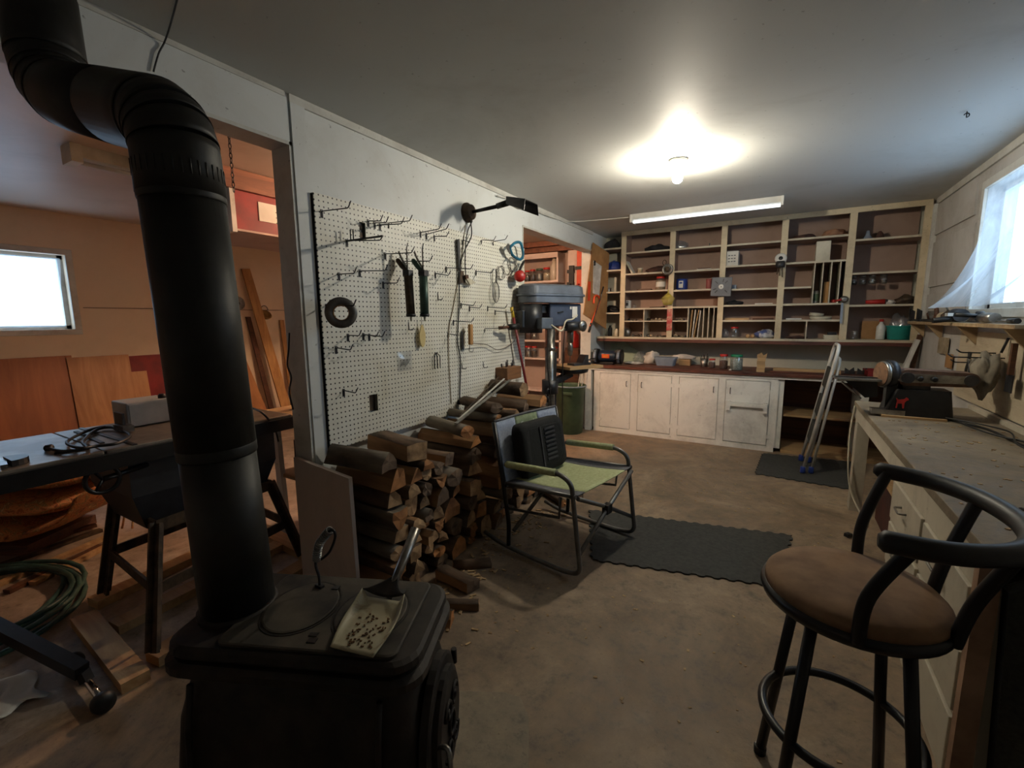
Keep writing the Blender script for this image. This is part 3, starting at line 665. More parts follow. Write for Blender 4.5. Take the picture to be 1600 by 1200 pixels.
# local frame: x along the stove (0..SL), y across (0..SW)
t = thing('wood_stove', 'black cast iron box wood stove with dusty top plate', 'stove', SO, SA)
def rrect(x0, x1, y0, y1, r, z, n=5, rr=None):
    out = []
    for (cx, cy, a0, q) in ((x1-r, y1-r, 0, 0), (x0+r, y1-r, 90, 1), (x0+r, y0+r, 180, 2), (x1-r, y0+r, 270, 3)):
        for k in range(n+1):
            a = math.radians(a0+90*k/n); out.append(Vector((cx+r*math.cos(a), cy+r*math.sin(a), z)))
    return out
def stack(b, rings, mi=0, smooth=False, capb=True, capt=True):
    n = len(rings[0]); base = len(b.v); vs = [v for r in rings for v in r]
    fs = [(i*n+k, i*n+(k+1) % n, (i+1)*n+(k+1) % n, (i+1)*n+k) for i in range(len(rings)-1) for k in range(n)]
    b.add(vs, fs, mi, smooth)
    if capb: b.f.append([base+k for k in range(n)][::-1]); b.m.append(mi); b.sm.append(False)
    if capt: b.f.append([base+(len(rings)-1)*n+k for k in range(n)]); b.m.append(mi); b.sm.append(False)
    return b
b = MB()
prof = [(.12, .00), (.15, .02), (.20, .035), (.30, .038), (.42, .028), (.50, .01), (.54, .0)]
stack(b, [rrect(.03-d, SL-.02+d*.6, .02-d, SW-.02+d, .05, z) for z, d in prof], smooth=True)
b.build('firebox', M['iron'], t, True)
stack(MB(), [rrect(-.02+i, SL+.02-i, -.02+i, SW+.02-i, .07, z) for z, i in ((.54, .01), (.55, 0), (.568, 0), (.575, .012))]).build('lower_moulding', M['iron'], t, True)
stack(MB(), [rrect(-.01+i, SL+.012-i, -.01+i, SW+.01-i, .06, z) for z, i in ((.575, .018), (.582, .006), (.592, .0), (.606, .002), (.612, .01))]).build('top_frame', M['iron'], t, True)
stack(MB(), [rrect(.12+i, SL-.035-i, .008+i, SW-.008-i, .02, z) for z, i in ((.612, 0), (SZ-.002, 0), (SZ, .004))]).build('top_plate', M['irontop'], t, True)
for cx in (.245, .425):
    lid = stack(MB(), [[Vector((cx+(.083-i)*math.cos(a*PI/18), SW/2+(.098-i)*math.sin(a*PI/18), z)) for a in range(36)] for z, i in ((SZ-.001, 0), (SZ+.003, 0), (SZ+.0045, .004))]).build('cooking_lid', M['irontop'], t, True)
    stack(MB(), [[Vector((cx+(.086+d)*math.cos(a*PI/18), SW/2+(.101+d)*math.sin(a*PI/18), z)) for a in range(36)] for z, d in ((SZ-.001, 0.004), (SZ+.0015, 0.004), (SZ+.0015, 0))], capb=False, capt=False).build('lid_groove', M['iron'], lid, True)
    MB().bb(cx+.038, cx+.056, SW-.075, SW-.06, SZ+.004, SZ+.0065).build('lifter_slot', M['blackmet'], lid, True)
MB().bb(.325, .345, .028, .042, SZ-.001, SZ+.002).build('lifter_slot', M['blackmet'], t, True)
MB().bb(.318, .338, .048, .06, SZ-.001, SZ+.002).build('lifter_slot', M['blackmet'], t, True)
stack(MB(), [[Vector((.075+r*math.cos(a*PI/12), SW/2+r*math.sin(a*PI/12), z)) for a in range(24)] for r, z in ((.090, .61), (.090, .619), (.085, .6225), (.083, .624))], smooth=False).build('pipe_collar', M['iron'], t, True)
for cx, cy in ((.06, .05), (SL-.06, .05), (.06, SW-.05), (SL-.06, SW-.05)):
    MB().tube(bez([(cx, cy, .16), (cx+(.02 if cx > .3 else -.02), cy+(.02 if cy > .1 else -.02), .08), (cx, cy, .05), (cx+(.02 if cx > .3 else -.02), cy, .030)], 4), [.022]*5+[.016]*7+[.022], 8).build('leg', M['iron'], t, True)
# end with door (local +x)
dx = SL+.003
stack(MB(), [[Vector((dx+o, SW/2+w_*math.cos(a*PI/14), .33+h_*math.sin(a*PI/14))) for a in range(28)] for o, w_, h_ in ((.0, .13, .175), (.018, .13, .175), (.022, .122, .166))]).build('door_surround', M['iron'], t, True)
dr = stack(MB(), [[Vector((dx+.022+o, SW/2+w_*math.cos(a*PI/14), .34+h_*math.sin(a*PI/14))) for a in range(28)] for o, w_, h_ in ((.0, .10, .135), (.012, .10, .135), (.018, .088, .12))]).build('fire_door', M['iron'], t, True)
# cast scroll ornament of the door
for s in (-1, 1):
    for q in (-1, 1):
        pts = [Vector((dx+.043, SW/2+s*(.015+.03*(1-k/22)*math.cos(k*.42)+.012), .34+q*(.05+.032*(1-k/22)*math.sin(k*.42)))) for k in range(20)]
        MB().tube(pts, .0045, 5).build('scroll', M['iron'], dr, True)
MB().tube([Vector((dx+.043, SW/2+.022*math.cos(a*PI/8), .34+.03*math.sin(a*PI/8))) for a in range(16)], .0045, 5, True).build('medallion', M['iron'], dr, True)
MB().tube(bez([(dx+.03, SW/2-.09, .36), (dx+.06, SW/2-.1, .37), (dx+.07, SW/2-.12, .33)], 4), .006, 7).build('door_handle', M['steel'], dr, True)
for z in (.25, .42): MB().cyl((dx+.02, SW/2+.12, z-.02), (dx+.02, SW/2+.12, z+.02), .008, n=8).build('hinge', M['iron'], dr, True)
for k in range(3): MB().bb(dx+.0, dx+.012, .05+.07*k, .09+.07*k, .165, .185).build('draft_slot', M['blackmet'], t, True)
# raised vertical mouldings of the long sides
for cx in (.06, SL-.07):
    MB().tube([(cx, -.002, .52), (cx, -.02, .42), (cx, -.027, .3), (cx, -.02, .2)], .007, 6).build('side_rib', M['iron'], t, True)
def SP(x, y, z): return SO + Matrix.Rotation(SA, 3, 'Z') @ Vector((x, y, z))
# stove pipe
pc = SP(.075, SW/2, .62); pc2 = Vector((.75, .52, 0)); pc = Vector((pc.x, pc.y, .626))
R_ = .079; P1 = Vector((.768, .52, 1.745)); P2 = Vector((.19, .50, 1.93)); P3 = Vector((.175, .50, 2.30))
t = thing('stove_pipe', 'black steel stove pipe rising with two elbows to the ceiling', 'stove pipe', pc)
d1 = (P1-pc).normalized()
je = pc + d1*((1.592-.626)/d1.z); jm = pc + d1*((1.02-.626)/d1.z)
MB().tube([pc, jm], [R_+.003, R_], 40).build('lower_section', M['pipe'], t)
MB().tube([jm, je], [R_+.003, R_+.001], 40).build('upper_section', M['pipe'], t)
for q, nm in ((jm, 'joint_band'), (je, 'crimp_band')):
    MB().tube([q-d1*.014, q-d1*.010, q+d1*.010, q+d1*.014], [R_+.002, R_+.0035, R_+.0035, R_+.002], 40).build(nm, M['pipe'], t)
cr = MB()
def elbow(a, bcorner, c, rad, nseg):
    p = rounded([a, bcorner, c], rad, nseg); return p
el = rounded([je, P1, P1+(P2-P1)*.42], .24, 12)
def segmented(path, r):
    b = MB(); n = 40
    # overlapping gore rings like an adjustable elbow
    g = 5; step = (len(path)-1)/g
    for i in range(g):
        sub = path[int(round(i*step)):int(round((i+1)*step))+1]
        b.tube(sub, [r+.0025]+[r+.001]*(len(sub)-1), n)
    return b
segmented(el, R_+.002).build('elbow', M['pipe'], t)['kind'] = 'stuff'
m0 = el[-1]; el2 = rounded([m0, P2, P3-Vector((0,0,.12))], .16, 12)
segmented(el2, R_+.001).build('elbow', M['pipe'], t)['kind'] = 'stuff'
MB().tube([P3-Vector((0,0,.12)), P3], R_, 40).build('ceiling_section', M['pipe'], t)
u = Vector((1,0,0))
sb = MB()
for k in range(34):
    a = 2*PI*k/34; q = je+d1*.03+Vector((math.cos(a), math.sin(a), 0))*(R_+.003)
    sb.tube([q, q+d1*.03], .0022, 4)
o = sb.build('crimp_flutes', M['pipe'], t); o['kind'] = 'stuff'
# stove lid lifter with coil handle
q = SP(.247, SW-.068, SZ+.005)
t = thing('lid_lifter', 'steel lid lifter with coiled spring handle standing on the stove top', 'lid lifter', q)
top = at(525, 832, 1, q.y+.01); bot = q.copy()
path = bez([bot, bot+Vector((.0,.0,.03)), at(493, 880, 1, q.y), at(499, 850, 1, q.y+.003), at(517, 828, 1, q.y+.006), at(524, 838, 1, q.y+.008), at(515, 862, 1, q.y+.008), at(502, 874, 1, q.y+.006)], 5)
MB().tube(path, .0035, 7).build('rod', M['darkmet'], t)
cb = MB(); cp = bez([at(495, 874, 1, q.y), at(499, 850, 1, q.y+.003), at(515, 829, 1, q.y+.006)], 8)
for i, c_ in enumerate(cp):
    tt = (cp[min(i+1, len(cp)-1)]-cp[max(i-1, 0)]).normalized(); uu = tt.orthogonal().normalized(); vv = tt.cross(uu)
    if i % 1 == 0: cb.tube([c_+(uu*math.cos(a*PI/5)+vv*math.sin(a*PI/5))*.0095 for a in range(10)], .0026, 5, True)
cb.build('coil_grip', M['steel'], t)['kind'] = 'stuff'
MB().bb(q.x-.012, q.x+.012, q.y-.006, q.y+.006, q.z-.001, q.z+.006).build('foot', M['darkmet'], t)
# ash shovel
Z0 = SZ+.007
sc = [at(*p, 2, Z0) for p in ((516,1012), (583,1028), (640,955), (605,928), (566,940), (548,962))]
t = thing('ash_shovel', 'scuffed pale metal ash shovel lying on the stove top', 'shovel', (sc[0]+sc[2])/2)
tipL, tipR = sc[0], sc[1]; bR, bL = at(633, 948, 2, Z0), at(567, 938, 2, Z0)
def pan(u, v):
    a = tipL.lerp(tipR, u); c_ = bL.lerp(bR, u); p = a.lerp(c_, v); e = abs(2*u-1)
    bulge = .010*math.sin(v*PI)*(2*u-1); ax = (tipR-tipL).normalized()
    return p + ax*bulge + Vector((0, 0, .0015+.022*max(0, e-.78)/.22*v+ .010*max(0, v-.75)/.25))
MB().grid(pan, 20, 14).build('pan', grime('shovel_pan', (170,162,134), (122,92,52), 26, .5, .9, .05, 0, .55, .68), t, solid=.0025)
ra = random.Random(4); b = MB()
for k in range(60):
    q = pan(ra.uniform(.25,.85), ra.uniform(.08,.7)); b.box(q+Vector((0,0,.003)), (ra.uniform(.003,.007), .003, .002), (0,0,ra.uniform(0,3)))
b.build('ash_crumbs', pm('brown_ash', (112,78,40), (80,54,28), 20, .9), t)['kind'] = 'stuff'
hs = (bL+bR)/2 + Vector((0,0,.012)); he = at(650, 826, 1, hs.y+.145); hm = at(618, 905, 1, hs.y+.05)
# neck: tapering folded socket
nb = [bL+Vector((0,0,.012)), bR+Vector((0,0,.012))]
ax = (bR-bL).normalized(); up = Vector((0,0,1))
def neck(u, v):
    wdt = (.5-.42*v**.6)*(bR-bL).length; p = hs.lerp(hm, v); e = 2*u-1
    return p + ax*(e*wdt) + up*(.014*(1-v)*(e*e) + .006)
MB().grid(neck, 8, 10).build('neck', M['iron'], t, solid=.003)
MB().tube([hm-(he-hm)*.35, hm, he], [.010, .011, .014], 12).build('handle', M['steel'], t)

# hearth pad: thin slab with a rounded corner under the stove
K = Vector((1.235, 1.25, 0)); e1 = Vector((-.88, -.47, 0)); e2 = Vector((.47, -.88, 0))
hp_ = [K+e1*.09, K+e1*.03+e2*.02, K+e2*.10, K+e2*1.05, K+e2*1.05+e1*.75, K+e1*.75]
tag(MB().prism([p+Vector((0,0,.0005)) for p in hp_], (0,0,.007)).build('hearth_pad', concrete('hearth_concrete', (110,98,82), (140,126,106), (168,152,130)), bevel=.002), 'thin gritty hearth pad on the floor under the wood stove', 'hearth pad')
# ================================================================== FIREWOOD
def log_mesh(wd, ht, ln, kind, k):
    rnd = random.Random(k); pts = []
    if kind == 'round':
        n = 11; pts = [(math.cos(2*PI*i/n)*wd/2*rnd.uniform(.86, 1), math.sin(2*PI*i/n)*ht/2*rnd.uniform(.86, 1), 0) for i in range(n)]
    elif kind == 'half':
        n = 7; pts = [(math.cos(PI*i/n)*wd/2*rnd.uniform(.9, 1), -ht/2+math.sin(PI*i/n)*ht*rnd.uniform(.9, 1), 0) for i in range(n+1)] + [(0, -ht/2+rnd.uniform(-.0,.01), 2)]
        pts[-2] = (pts[-2][0], pts[-2][1], 2)
    elif kind == 'halfdown':
        n = 7; pts = [(math.cos(PI+PI*i/n)*wd/2*rnd.uniform(.9, 1), ht/2+math.sin(PI+PI*i/n)*ht*rnd.uniform(.9, 1), 0) for i in range(n+1)]
        pts[-1] = (pts[-1][0], pts[-1][1], 2); pts.append((0, ht/2-rnd.uniform(0,.01), 2))
    elif kind == 'wedge':
        s = rnd.choice((-1, 1)); pts = [(-s*wd/2, -ht/2, 2), (s*wd/2, -ht/2*rnd.uniform(.6,1), 0), (s*wd/2*.92, ht*.1, 0), (s*wd*.32, ht/2*.85, 0), (s*wd*.05, ht/2, 2), (-s*wd*.3, ht*.1, 2)]
        if s < 0: pts = pts[::-1]
    else:
        pts = [(-wd/2, -ht/2*rnd.uniform(.7,1), 2), (wd/2*rnd.uniform(.8,1), -ht/2, 2), (wd/2, ht/2*rnd.uniform(.6,1), 0), (0, ht/2, 0), (-wd/2*rnd.uniform(.7,1), ht/2*rnd.uniform(.7,1), 2)]
    n = len(pts); b = MB(); tw = rnd.uniform(-.06, .06)
    secs = 4
    for j in range(secs):
        x = -ln/2 + ln*j/(secs-1)
        for (y, z, m_) in pts:
            f = rnd.uniform(.93, 1.0) if 0 < j < secs-1 else 1
            ex = rnd.uniform(-.008, .008) if j in (0, secs-1) else 0
            b.v.append(Vector((x+ex, y*f, z*f)))
    for j in range(secs-1):
        for i in range(n):
            i2 = (i+1) % n; b.f.append([j*n+i, j*n+i2, (j+1)*n+i2, (j+1)*n+i]); b.m.append(pts[i][2]); b.sm.append(pts[i][2] == 0)
    b.f.append(list(range(n))[::-1]); b.m.append(1); b.sm.append(False)
    # end fan around a slightly raised centre gives the sawn end some relief
    cidx = len(b.v); b.v.append(Vector((ln/2+rnd.uniform(-.004,.006), sum(p[0] for p in pts)/n, sum(p[1] for p in pts)/n)))
    base = (secs-1)*n
    for i in range(n): b.f.append([base+i, base+(i+1) % n, cidx]); b.m.append(1); b.sm.append(False)
    return b
LG = {'round': ['round firewood log in the stacked pile', 'thick round firewood log in the stacked pile'],
      'half': ['half split firewood log, bark side up, in the stacked pile'] , 'halfdown': ['half split firewood log, split side up, in the stacked pile'],
      'wedge': ['wedge split firewood piece in the stacked pile'], 'slab': ['flat split firewood slab in the stacked pile']}
nlog = 0
TONE = [('cut', 'pale ended'), ('cut2', 'orange ended'), ('cut3', 'dark ended')]
def put_log(x, y, z, wd, ht, ln, kind, rz=0, rx=0, ry=0, grey=False, label=None):
    global nlog
    nlog += 1
    b = log_mesh(wd, ht, ln, kind, 1000+nlog)
    me_o = b.build('firewood_log', [M['greylog'] if grey else M['bark'], M[TONE[nlog*7 % 3][0]], M['greylog'] if grey else M['split']], origin=(0,0,0))
    me_o.location = (x, y, z); me_o.rotation_euler = (rx, ry, rz)
    lb = label or (('grey weathered, ' if grey else '') + TONE[nlog*7 % 3][1] + ' ' + LG[kind][0].replace('firewood', ('thick' if wd*ht > .0125 else 'thin' if wd*ht < .0065 else 'medium')+' firewood'))
    tag(me_o, lb, 'firewood', 'firewood logs stacked under the pegboard')
    return me_o
rw = random.Random(21)
topz = lambda y: .62 + .10*max(0, min(1, (y-1.9)/.5)) + .05*max(0, min(1, (y-2.4)/.4)) - .35*max(0, (y-2.95)/.35)
# bricklayer packing on a height field along the wall: each log drops into the lowest free place
NB = 196; Y0_, Y1_ = 1.335, 3.20; hf = [0.0]*NB; bw = (Y1_-Y0_)/NB
for tries in range(2600):
    n_ = rw.choice((8, 9, 10, 10, 11, 12, 13, 15))
    best = None
    for _ in range(10):
        i = rw.randrange(0, NB-n_); base = max(hf[i:i+n_]); waste = sum(base-h_ for h_ in hf[i:i+n_])
        sc_ = base+waste*.25
        if best is None or sc_ < best[0]: best = (sc_, i, base, waste/n_)
    _, i, base, wst = best
    if wst > .045: continue
    wd = n_*bw; ht = min(.15, max(.06, wd*rw.uniform(.62, 1.0))); yc = Y0_+(i+n_/2)*bw
    if base+ht*.7 > topz(yc): continue
    kind = rw.choices(('round','half','halfdown','wedge','slab'), (24, 18, 12, 30, 16))[0]
    ln = rw.uniform(.385, .43)
    put_log(.012+ln/2+abs(rw.gauss(0, .02)), yc, base+ht/2, wd*.99, ht*.99, ln, kind, rw.uniform(-.03,.03), rw.uniform(-.06,.06), rw.uniform(-.02,.02), rw.random() < .24)
    for k in range(i, i+n_):
        e = abs((k-i+.5)/n_-.5)*2; hf[k] = base+ht*(1 if kind in ('slab','halfdown') else (1-.16*e*e))
# a few logs lying on top of the stack, along the wall or slanting
def toplog(px, py, x, wd, ht, ln, kind, rz, ry=0, grey=False, label=None):
    p = at(px, py, 0, x); hy = ln/2*abs(math.sin(rz))+wd/2*abs(math.cos(rz)); hx_ = ln/2*abs(math.cos(rz))+wd/2*abs(math.sin(rz))
    y = max(p.y, Y0_+hy); i0, i1 = max(0, int((y-hy-Y0_)/bw)), min(NB, int((y+hy-Y0_)/bw)+1)
    zb = max(hf[i0:i1] or [0.0]); put_log(max(p.x, hx_+.06), y, zb+ht/2+.001, wd, ht, ln, kind, rz, 0, ry, grey, label)
    for k in range(i0, i1): hf[k] = max(hf[k], zb+ht)
toplog(528, 722, .20, .10, .09, .36, 'half', .08, 0, True, 'grey weathered log with loose bark on top of the pile beside the white board')
toplog(610, 716, .20, .12, .09, .36, 'slab', -.2, 0, False, 'long split log with a pale end lying on top of the pile')
toplog(690, 690, .20, .10, .08, .38, 'round', -.3, 0, True, 'grey round log lying slightly askew on top of the pile')
toplog(742, 660, .20, .10, .07, .36, 'round', -.35, 0, False, 'brown round log lying slantwise on top of the pile under the metal strips')
toplog(794, 643, .22, .12, .11, .30, 'round', -.15, 0, False, 'short round log with a sawn end at the far top of the pile')
# fallen pieces at the pile foot
FALL = {612: Vector((.64, 1.38, 0)), 668: Vector((.60, 1.66, 0)), 690: Vector((.74, 1.52, 0)), 815: Vector((.56, 2.86, 0)), 832: Vector((.60, 3.02, 0))}
for (px, py, wd, ht, ln, k, rz, lb) in ((612, 905, .07, .06, .26, 'wedge', .2, 'small wedge of firewood fallen on the floor by the shovel'), (668, 888, .08, .06, .22, 'slab', -.1, 'flat firewood piece fallen at the foot of the pile'),
      (690, 905, .05, .035, .16, 'slab', .5, 'green grey splinter block on the floor before the pile'), (815, 800, .06, .06, .3, 'round', -.6, 'thin branch log on the floor behind the rocking chair'), (832, 785, .06, .06, .28, 'half', -.3, 'thin half log on the floor by the far end of the pile'),
      (725, 875, .06, .05, .2, 'half', .7, 'short half log on the floor at the pile foot')):
    p = at(px, py, 2, ht/2+.002); p = FALL.get(px, p); put_log(max(p.x, .475+ln/2) if px not in FALL else p.x, p.y, ht/2+.002, wd, ht, ln, k, rz, label=lb)
# metal strips on top of the pile
for i, (a, c, m_, lb) in enumerate((((672,682), (778,632), 'steel', 'long grey metal strip lying on top of the firewood'), ((700,672), (790,630), 'whitepl', 'thin white metal strip lying on top of the firewood'), ((680,672), (760,636), 'rust', 'thin rusty metal strip lying on top of the firewood'))):
    p, q = Vector((.37-.03*i, 1.98+.06*i, 0)), Vector((.24-.05*i, 2.80, 0)); ip, iq = int((p.y-Y0_)/bw), int((q.y-Y0_)/bw)
    k_ = [(max(hf[ip:ip+6])*(1-f)+max(hf[iq-6:iq])*f) for f in (0,)]; dzz = max(hf[j]-(hf[ip]+(hf[iq]-hf[ip])*(j-ip)/(iq-ip)) for j in range(ip, iq+1)); p.z = hf[ip]+dzz-.028; q.z = hf[iq]+dzz-.028
    tag(MB().bar(p+Vector((0,0,.02)), q+Vector((0,0,.02)), .022 if i == 0 else .012, .005).build('metal_strip', M[m_]), lb, 'metal strip')
# side board of the log pile
bx = [at(470, 718, 1, 1.30), at(557, 748, 1, 1.30)]
tag(MB().prism([(-.095, 1.285, 0), (.315, 1.285, 0), (.30, 1.285, bx[1].z), (-.095, 1.285, bx[0].z+.01)], (0, .02, 0)).build('end_board', grime('end_board_paint', (196,182,172), (140,118,104), 2.0, .6, .6, .05)), 'whitewashed plywood board standing at the end of the firewood pile', 'board')
# wood chips on the floor before the pile: uncountable litter
rc = random.Random(5); b = MB()
for k in range(240):
    y = rc.uniform(1.2, 2.7); x = .47 + abs(rc.gauss(0, .15)); s_ = rc.uniform(.006, .024)
    b.box((x, y, s_*.12+.001), (s_*1.6, s_*.5, s_*.22), (0, 0, rc.uniform(0, PI)))
o = b.build('wood_litter', M['debris']); o['label'] = 'scattered wood chips and bark on the floor before the log pile'; o['category'] = 'wood chips'; o['kind'] = 'stuff'

# ================================================================== ROCKING CHAIR
f_ = Vector((.983, -.183, 0)); l_ = Vector((.183, .983, 0)); OC = Vector((1.13, 1.98, .008))
t = thing('rocking_chair', 'folding camping rocking chair with slate blue and sage green fabric', 'chair', OC)
CP = lambda s, l, z: OC + f_*s + l_*l + Vector((0,0,z))
for l, nm in ((0.0, 'side_frame'), (.60, 'side_frame')):
    path = rounded([CP(-.50, l, .505), CP(-.13, l, .535), CP(-.055, l, .50), CP(-.02, l, .22), CP(.005, l, .035), CP(-.10, l, .016), CP(-.33, l, .014), CP(-.55, l, .022), CP(-.67, l, .05)], .05, 6)
    fr = MB().tube(path, .0125, 10).build(nm, M['tube'], t)
    MB().tube([CP(-.485, l, .508), CP(-.15, l, .534)], .0195, 12).build('arm_pad', M['chairgreen'], t)
    MB().tube(rounded([CP(-.585, l, .735), CP(-.51, l, .36), CP(-.475, l, .16), CP(-.48, l, .03)], .05, 5), .0125, 10).build('back_post', M['blackmet'], t)
    MB().tube([CP(-.50, l, .395), CP(-.03, l, .435)], .011, 8).build('seat_rail', M['tube'], t)
    MB().tube([CP(-.49, l, .25), CP(-.13, l, .30), CP(-.12, l, .41)], .008, 7).build('link', M['tube'], t)
# crossed front braces and rear braces
for s0, nm in ((-.03, 'front_brace'), (-.46, 'rear_brace')):
    z1 = .42 if s0 > -.2 else .38
    MB().tube([CP(s0, .02, z1), CP(s0, .31, .285), CP(s0+.01, .60, .13)], .0115, 8).build(nm, M['tube'], t)
    MB().tube([CP(s0+.012, .58, z1), CP(s0+.012, .29, .275), CP(s0+.02, .0, .13)], .0115, 8).build(nm, M['tube'], t)
MB().box(CP(-.02, .30, .28), (.035, .05, .05), (0,0,-.18)).build('brace_joint', M['blackpl'], t)
# seat fabric: green centre, grey border
def seatf(u, v): return CP(-.50+.47*u, .015+.57*v, .397+.04*u-.028*math.sin(v*PI)*math.sin(u*PI*.9+.15))
def sub_seat(v0, v1, m_, nm, u0=0, u1=1, dz=0):
    return MB().grid(lambda u, v: seatf(u0+(u1-u0)*u, v0+(v1-v0)*v)+Vector((0,0,dz)), 10, 10).build(nm, M[m_], t, solid=.006)
sub_seat(0, .12, 'chairgrey', 'seat_border'); sub_seat(.88, 1, 'chairgrey', 'seat_border'); sub_seat(.12, .88, 'chairgreen', 'seat')
def backf(u, v): return CP(-.50-.085*u-.02*math.sin(v*PI), .005+.59*v, .37+.365*u)
for v0, v1, m_, nm in ((0, .32, 'chairblue', 'backrest_side'), (.68, 1, 'chairblue', 'backrest_side'), (.32, .68, 'chairgreen', 'backrest')):
    MB().grid(lambda u, v: backf(u, v0+(v1-v0)*v), 10, 8).build(nm, M[m_] if m_ != 'chairgreen' else pm('chair_olive_band', (132,144,112), (110,122,94), 60, .85), t, solid=.008)
MB().tube([backf(1, v/8)+Vector((0,0,.002)) for v in range(9)], .008, 7).build('top_piping', M['chairgrey'], t)
MB().tube([backf(u/8, 0) for u in range(9)], .008, 7).build('side_piping', M['blackpl'], t)
MB().tube([backf(u/8, 1) for u in range(9)], .008, 7).build('side_piping', M['blackpl'], t)
# printed logo: crescent and word
bfw = Vector((.983, -.183, 0))
def back_at(v, u): return backf(u, v) + f_*.006
lg = MB(); c0 = back_at(.42, .84)
def cres(a, r): return c0 + l_*(r*math.cos(a)) + Vector((0,0,r*math.sin(a))) + f_*.0005
outer = [cres(math.radians(60+d), .020) for d in range(0, 260, 20)]; inner = [cres(math.radians(320-d), .014)+l_*.004 for d in range(0, 260, 20)]
lg.prism(outer+inner, f_*.0012); lg.build('logo_crescent', M['whitepl'], t)
tc_ = bpy.data.curves.new('logo_text', 'FONT'); tc_.body = 'portal'; tc_.size = .036; tc_.extrude = .0006
to = bpy.data.objects.new('logo_text', tc_); COL.objects.link(to)
dg = bpy.context.evaluated_depsgraph_get(); me = bpy.data.meshes.new_from_object(to.evaluated_get(dg)); bpy.data.objects.remove(to)
lt = bpy.data.objects.new('logo_lettering', me); COL.objects.link(lt); me.materials.append(M['whitepl'])
bu = (backf(1, .5)-backf(0, .5)).normalized(); nn = l_.cross(bu).normalized(); nn = nn if nn.dot(f_) > 0 else -nn
mm = Matrix((l_, bu, nn)).transposed().to_4x4(); mm.translation = back_at(.47, .815)+f_*.002 - OC
lt.parent = t; lt.matrix_local = mm
# black lumbar cushion
t2 = thing('lumbar_cushion', 'black ribbed lumbar cushion leaning on the rocking chair back', 'cushion', CP(-.47, .285, .40))
cu = (bu*.8+Vector((0,0,.2))).normalized(); cl = (l_*.96+f_*.0).normalized(); cn = cl.cross(cu).normalized(); cn = cn if cn.dot(f_) > 0 else -cn
cc = CP(-.488, .285, .555); W2, H2, D2 = .205, .16, .05
rg = []
for z, i in ((-D2, .02), (-D2*.7, .004), (D2*.4, 0), (D2*.85, .012), (D2, .04)):
    rg.append([cc + cl*p.x + cu*p.y + cn*(z+.02*(p.x/W2)**2) for p in rrect(-W2+i, W2-i, -H2+i, H2-i, .05, 0)])
stack(MB(), rg, smooth=True).build('body', pm('black_mesh_cloth', (20,20,21), (10,10,11), 60, .9, 0, .2), t2)
for k in range(8):
    yy = -.085+.026*k
    MB().box(cc+cl*.05+cu*yy+cn*(D2+.002), (.09, .012, .006), None).build('rib', pm('cushion_rib', (58,58,62), (44,44,48), 40, .9), t2) if False else MB().bar(cc+cl*.0+cu*yy+cn*(D2+.014), cc+cl*.10+cu*yy+cn*(D2+.014), .011, .006, cn).build('rib', pm('cushion_rib', (58,58,62), (44,44,48), 40, .9), t2)
MB().bar(cc-cl*.035-cu*.12+cn*(D2+.013), cc-cl*.035+cu*.12+cn*(D2+.013), .012, .004, cn).build('seam_band', pm('cushion_rib', (58,58,62), (44,44,48), 40, .9), t2)
# ================================================================== MATS
def jig_mat(name, label, corners, pitch=.035, th=.008):
    cs = [Vector((c.x, c.y, 0)) for c in corners]; out = []; ctr = sum(cs, Vector())/len(cs)
    for i in range(len(cs)):
        a, c = cs[i], cs[(i+1) % len(cs)]; d = (c-a); n = max(2, int(d.length/pitch)); nr = Vector((d.y, -d.x, 0)).normalized()
        if nr.dot((a+c)/2-ctr) < 0: nr = -nr
        for k in range(n):
            o = nr*(.008 if k % 2 else -.006)
            out += [a+d*((k+.12)/n)+o*.7, a+d*((k+.3)/n)+o, a+d*((k+.7)/n)+o, a+d*((k+.88)/n)+o*.7]
    b = MB().prism([p+Vector((0,0,.001)) for p in out], (0,0,th))
    return tag(b.build(name, M['rubber']), label, 'mat')
mc = [at(*p, 2, 0) for p in ((921,798), (1238,838), (1212,918), (925,876))]
jig_mat('foam_mat', 'grey interlocking foam mat on the floor in front of the rocking chair', mc)
mc = [(lambda q: Vector((q.x, min(q.y, 4.98), 0)))(at(*p, 2, 0)) for p in ((1192,709), (1345,718), (1330,766), (1180,741))]
jig_mat('foam_mat', 'grey interlocking foam mat under the step ladder feet', mc)
# ================================================================== BUILT-IN WALL SHELVES
YF, YK = 5.25, 5.53
TH = .018
def zat(px, py, y=YF): return at(px, py, 1, y).z
def xat(px, py=450, y=YF): return at(px, py, 1, y).x
ZB = 1.105; ZTOP = 2.285
PXS = [.315, .855, 1.365, 1.90, 2.43, 2.945]
t = thing('wall_shelves', 'built-in wall shelves of cream painted boards above the counter', 'shelves', (1.5, YF, ZB-.03))
SHELF = t
for i, x in enumerate(PXS): MB().bb(x-.028, x+.028, YF-.012, YF+.012, ZB, ZTOP-.035).build('post', M['shelfw'], t, bevel=.002)
MB().bb(PXS[0]-.03, XR-.036, YF-.014, YF+.014, ZTOP-.035, H-.002).build('top_rail', M['shelfw'], t)
MB().bb(.02, XR-.01, YF-.02, YB, ZB-.022, ZB).build('bottom_shelf', M['shelfb'], t)
MB().bb(.02, XR-.01, YF-.02, YF+.0, ZB-.055, ZB-.022).build('bottom_rail', M['counter'], t)
bnd = [.02]+PXS
for i in range(6):
    MB().bb(bnd[i]+.002, bnd[i+1]-.002, YB-.02, YB-.003, ZB, H-.002).build('back_panel', M['shelfback'] if i else M['wallback'], t)
for x in PXS[:-1]: MB().bb(x-.008, x+.008, YF+.012, YB-.02, ZB, H-.003).build('upright_panel', M['shelfback'], t)
Z = {}
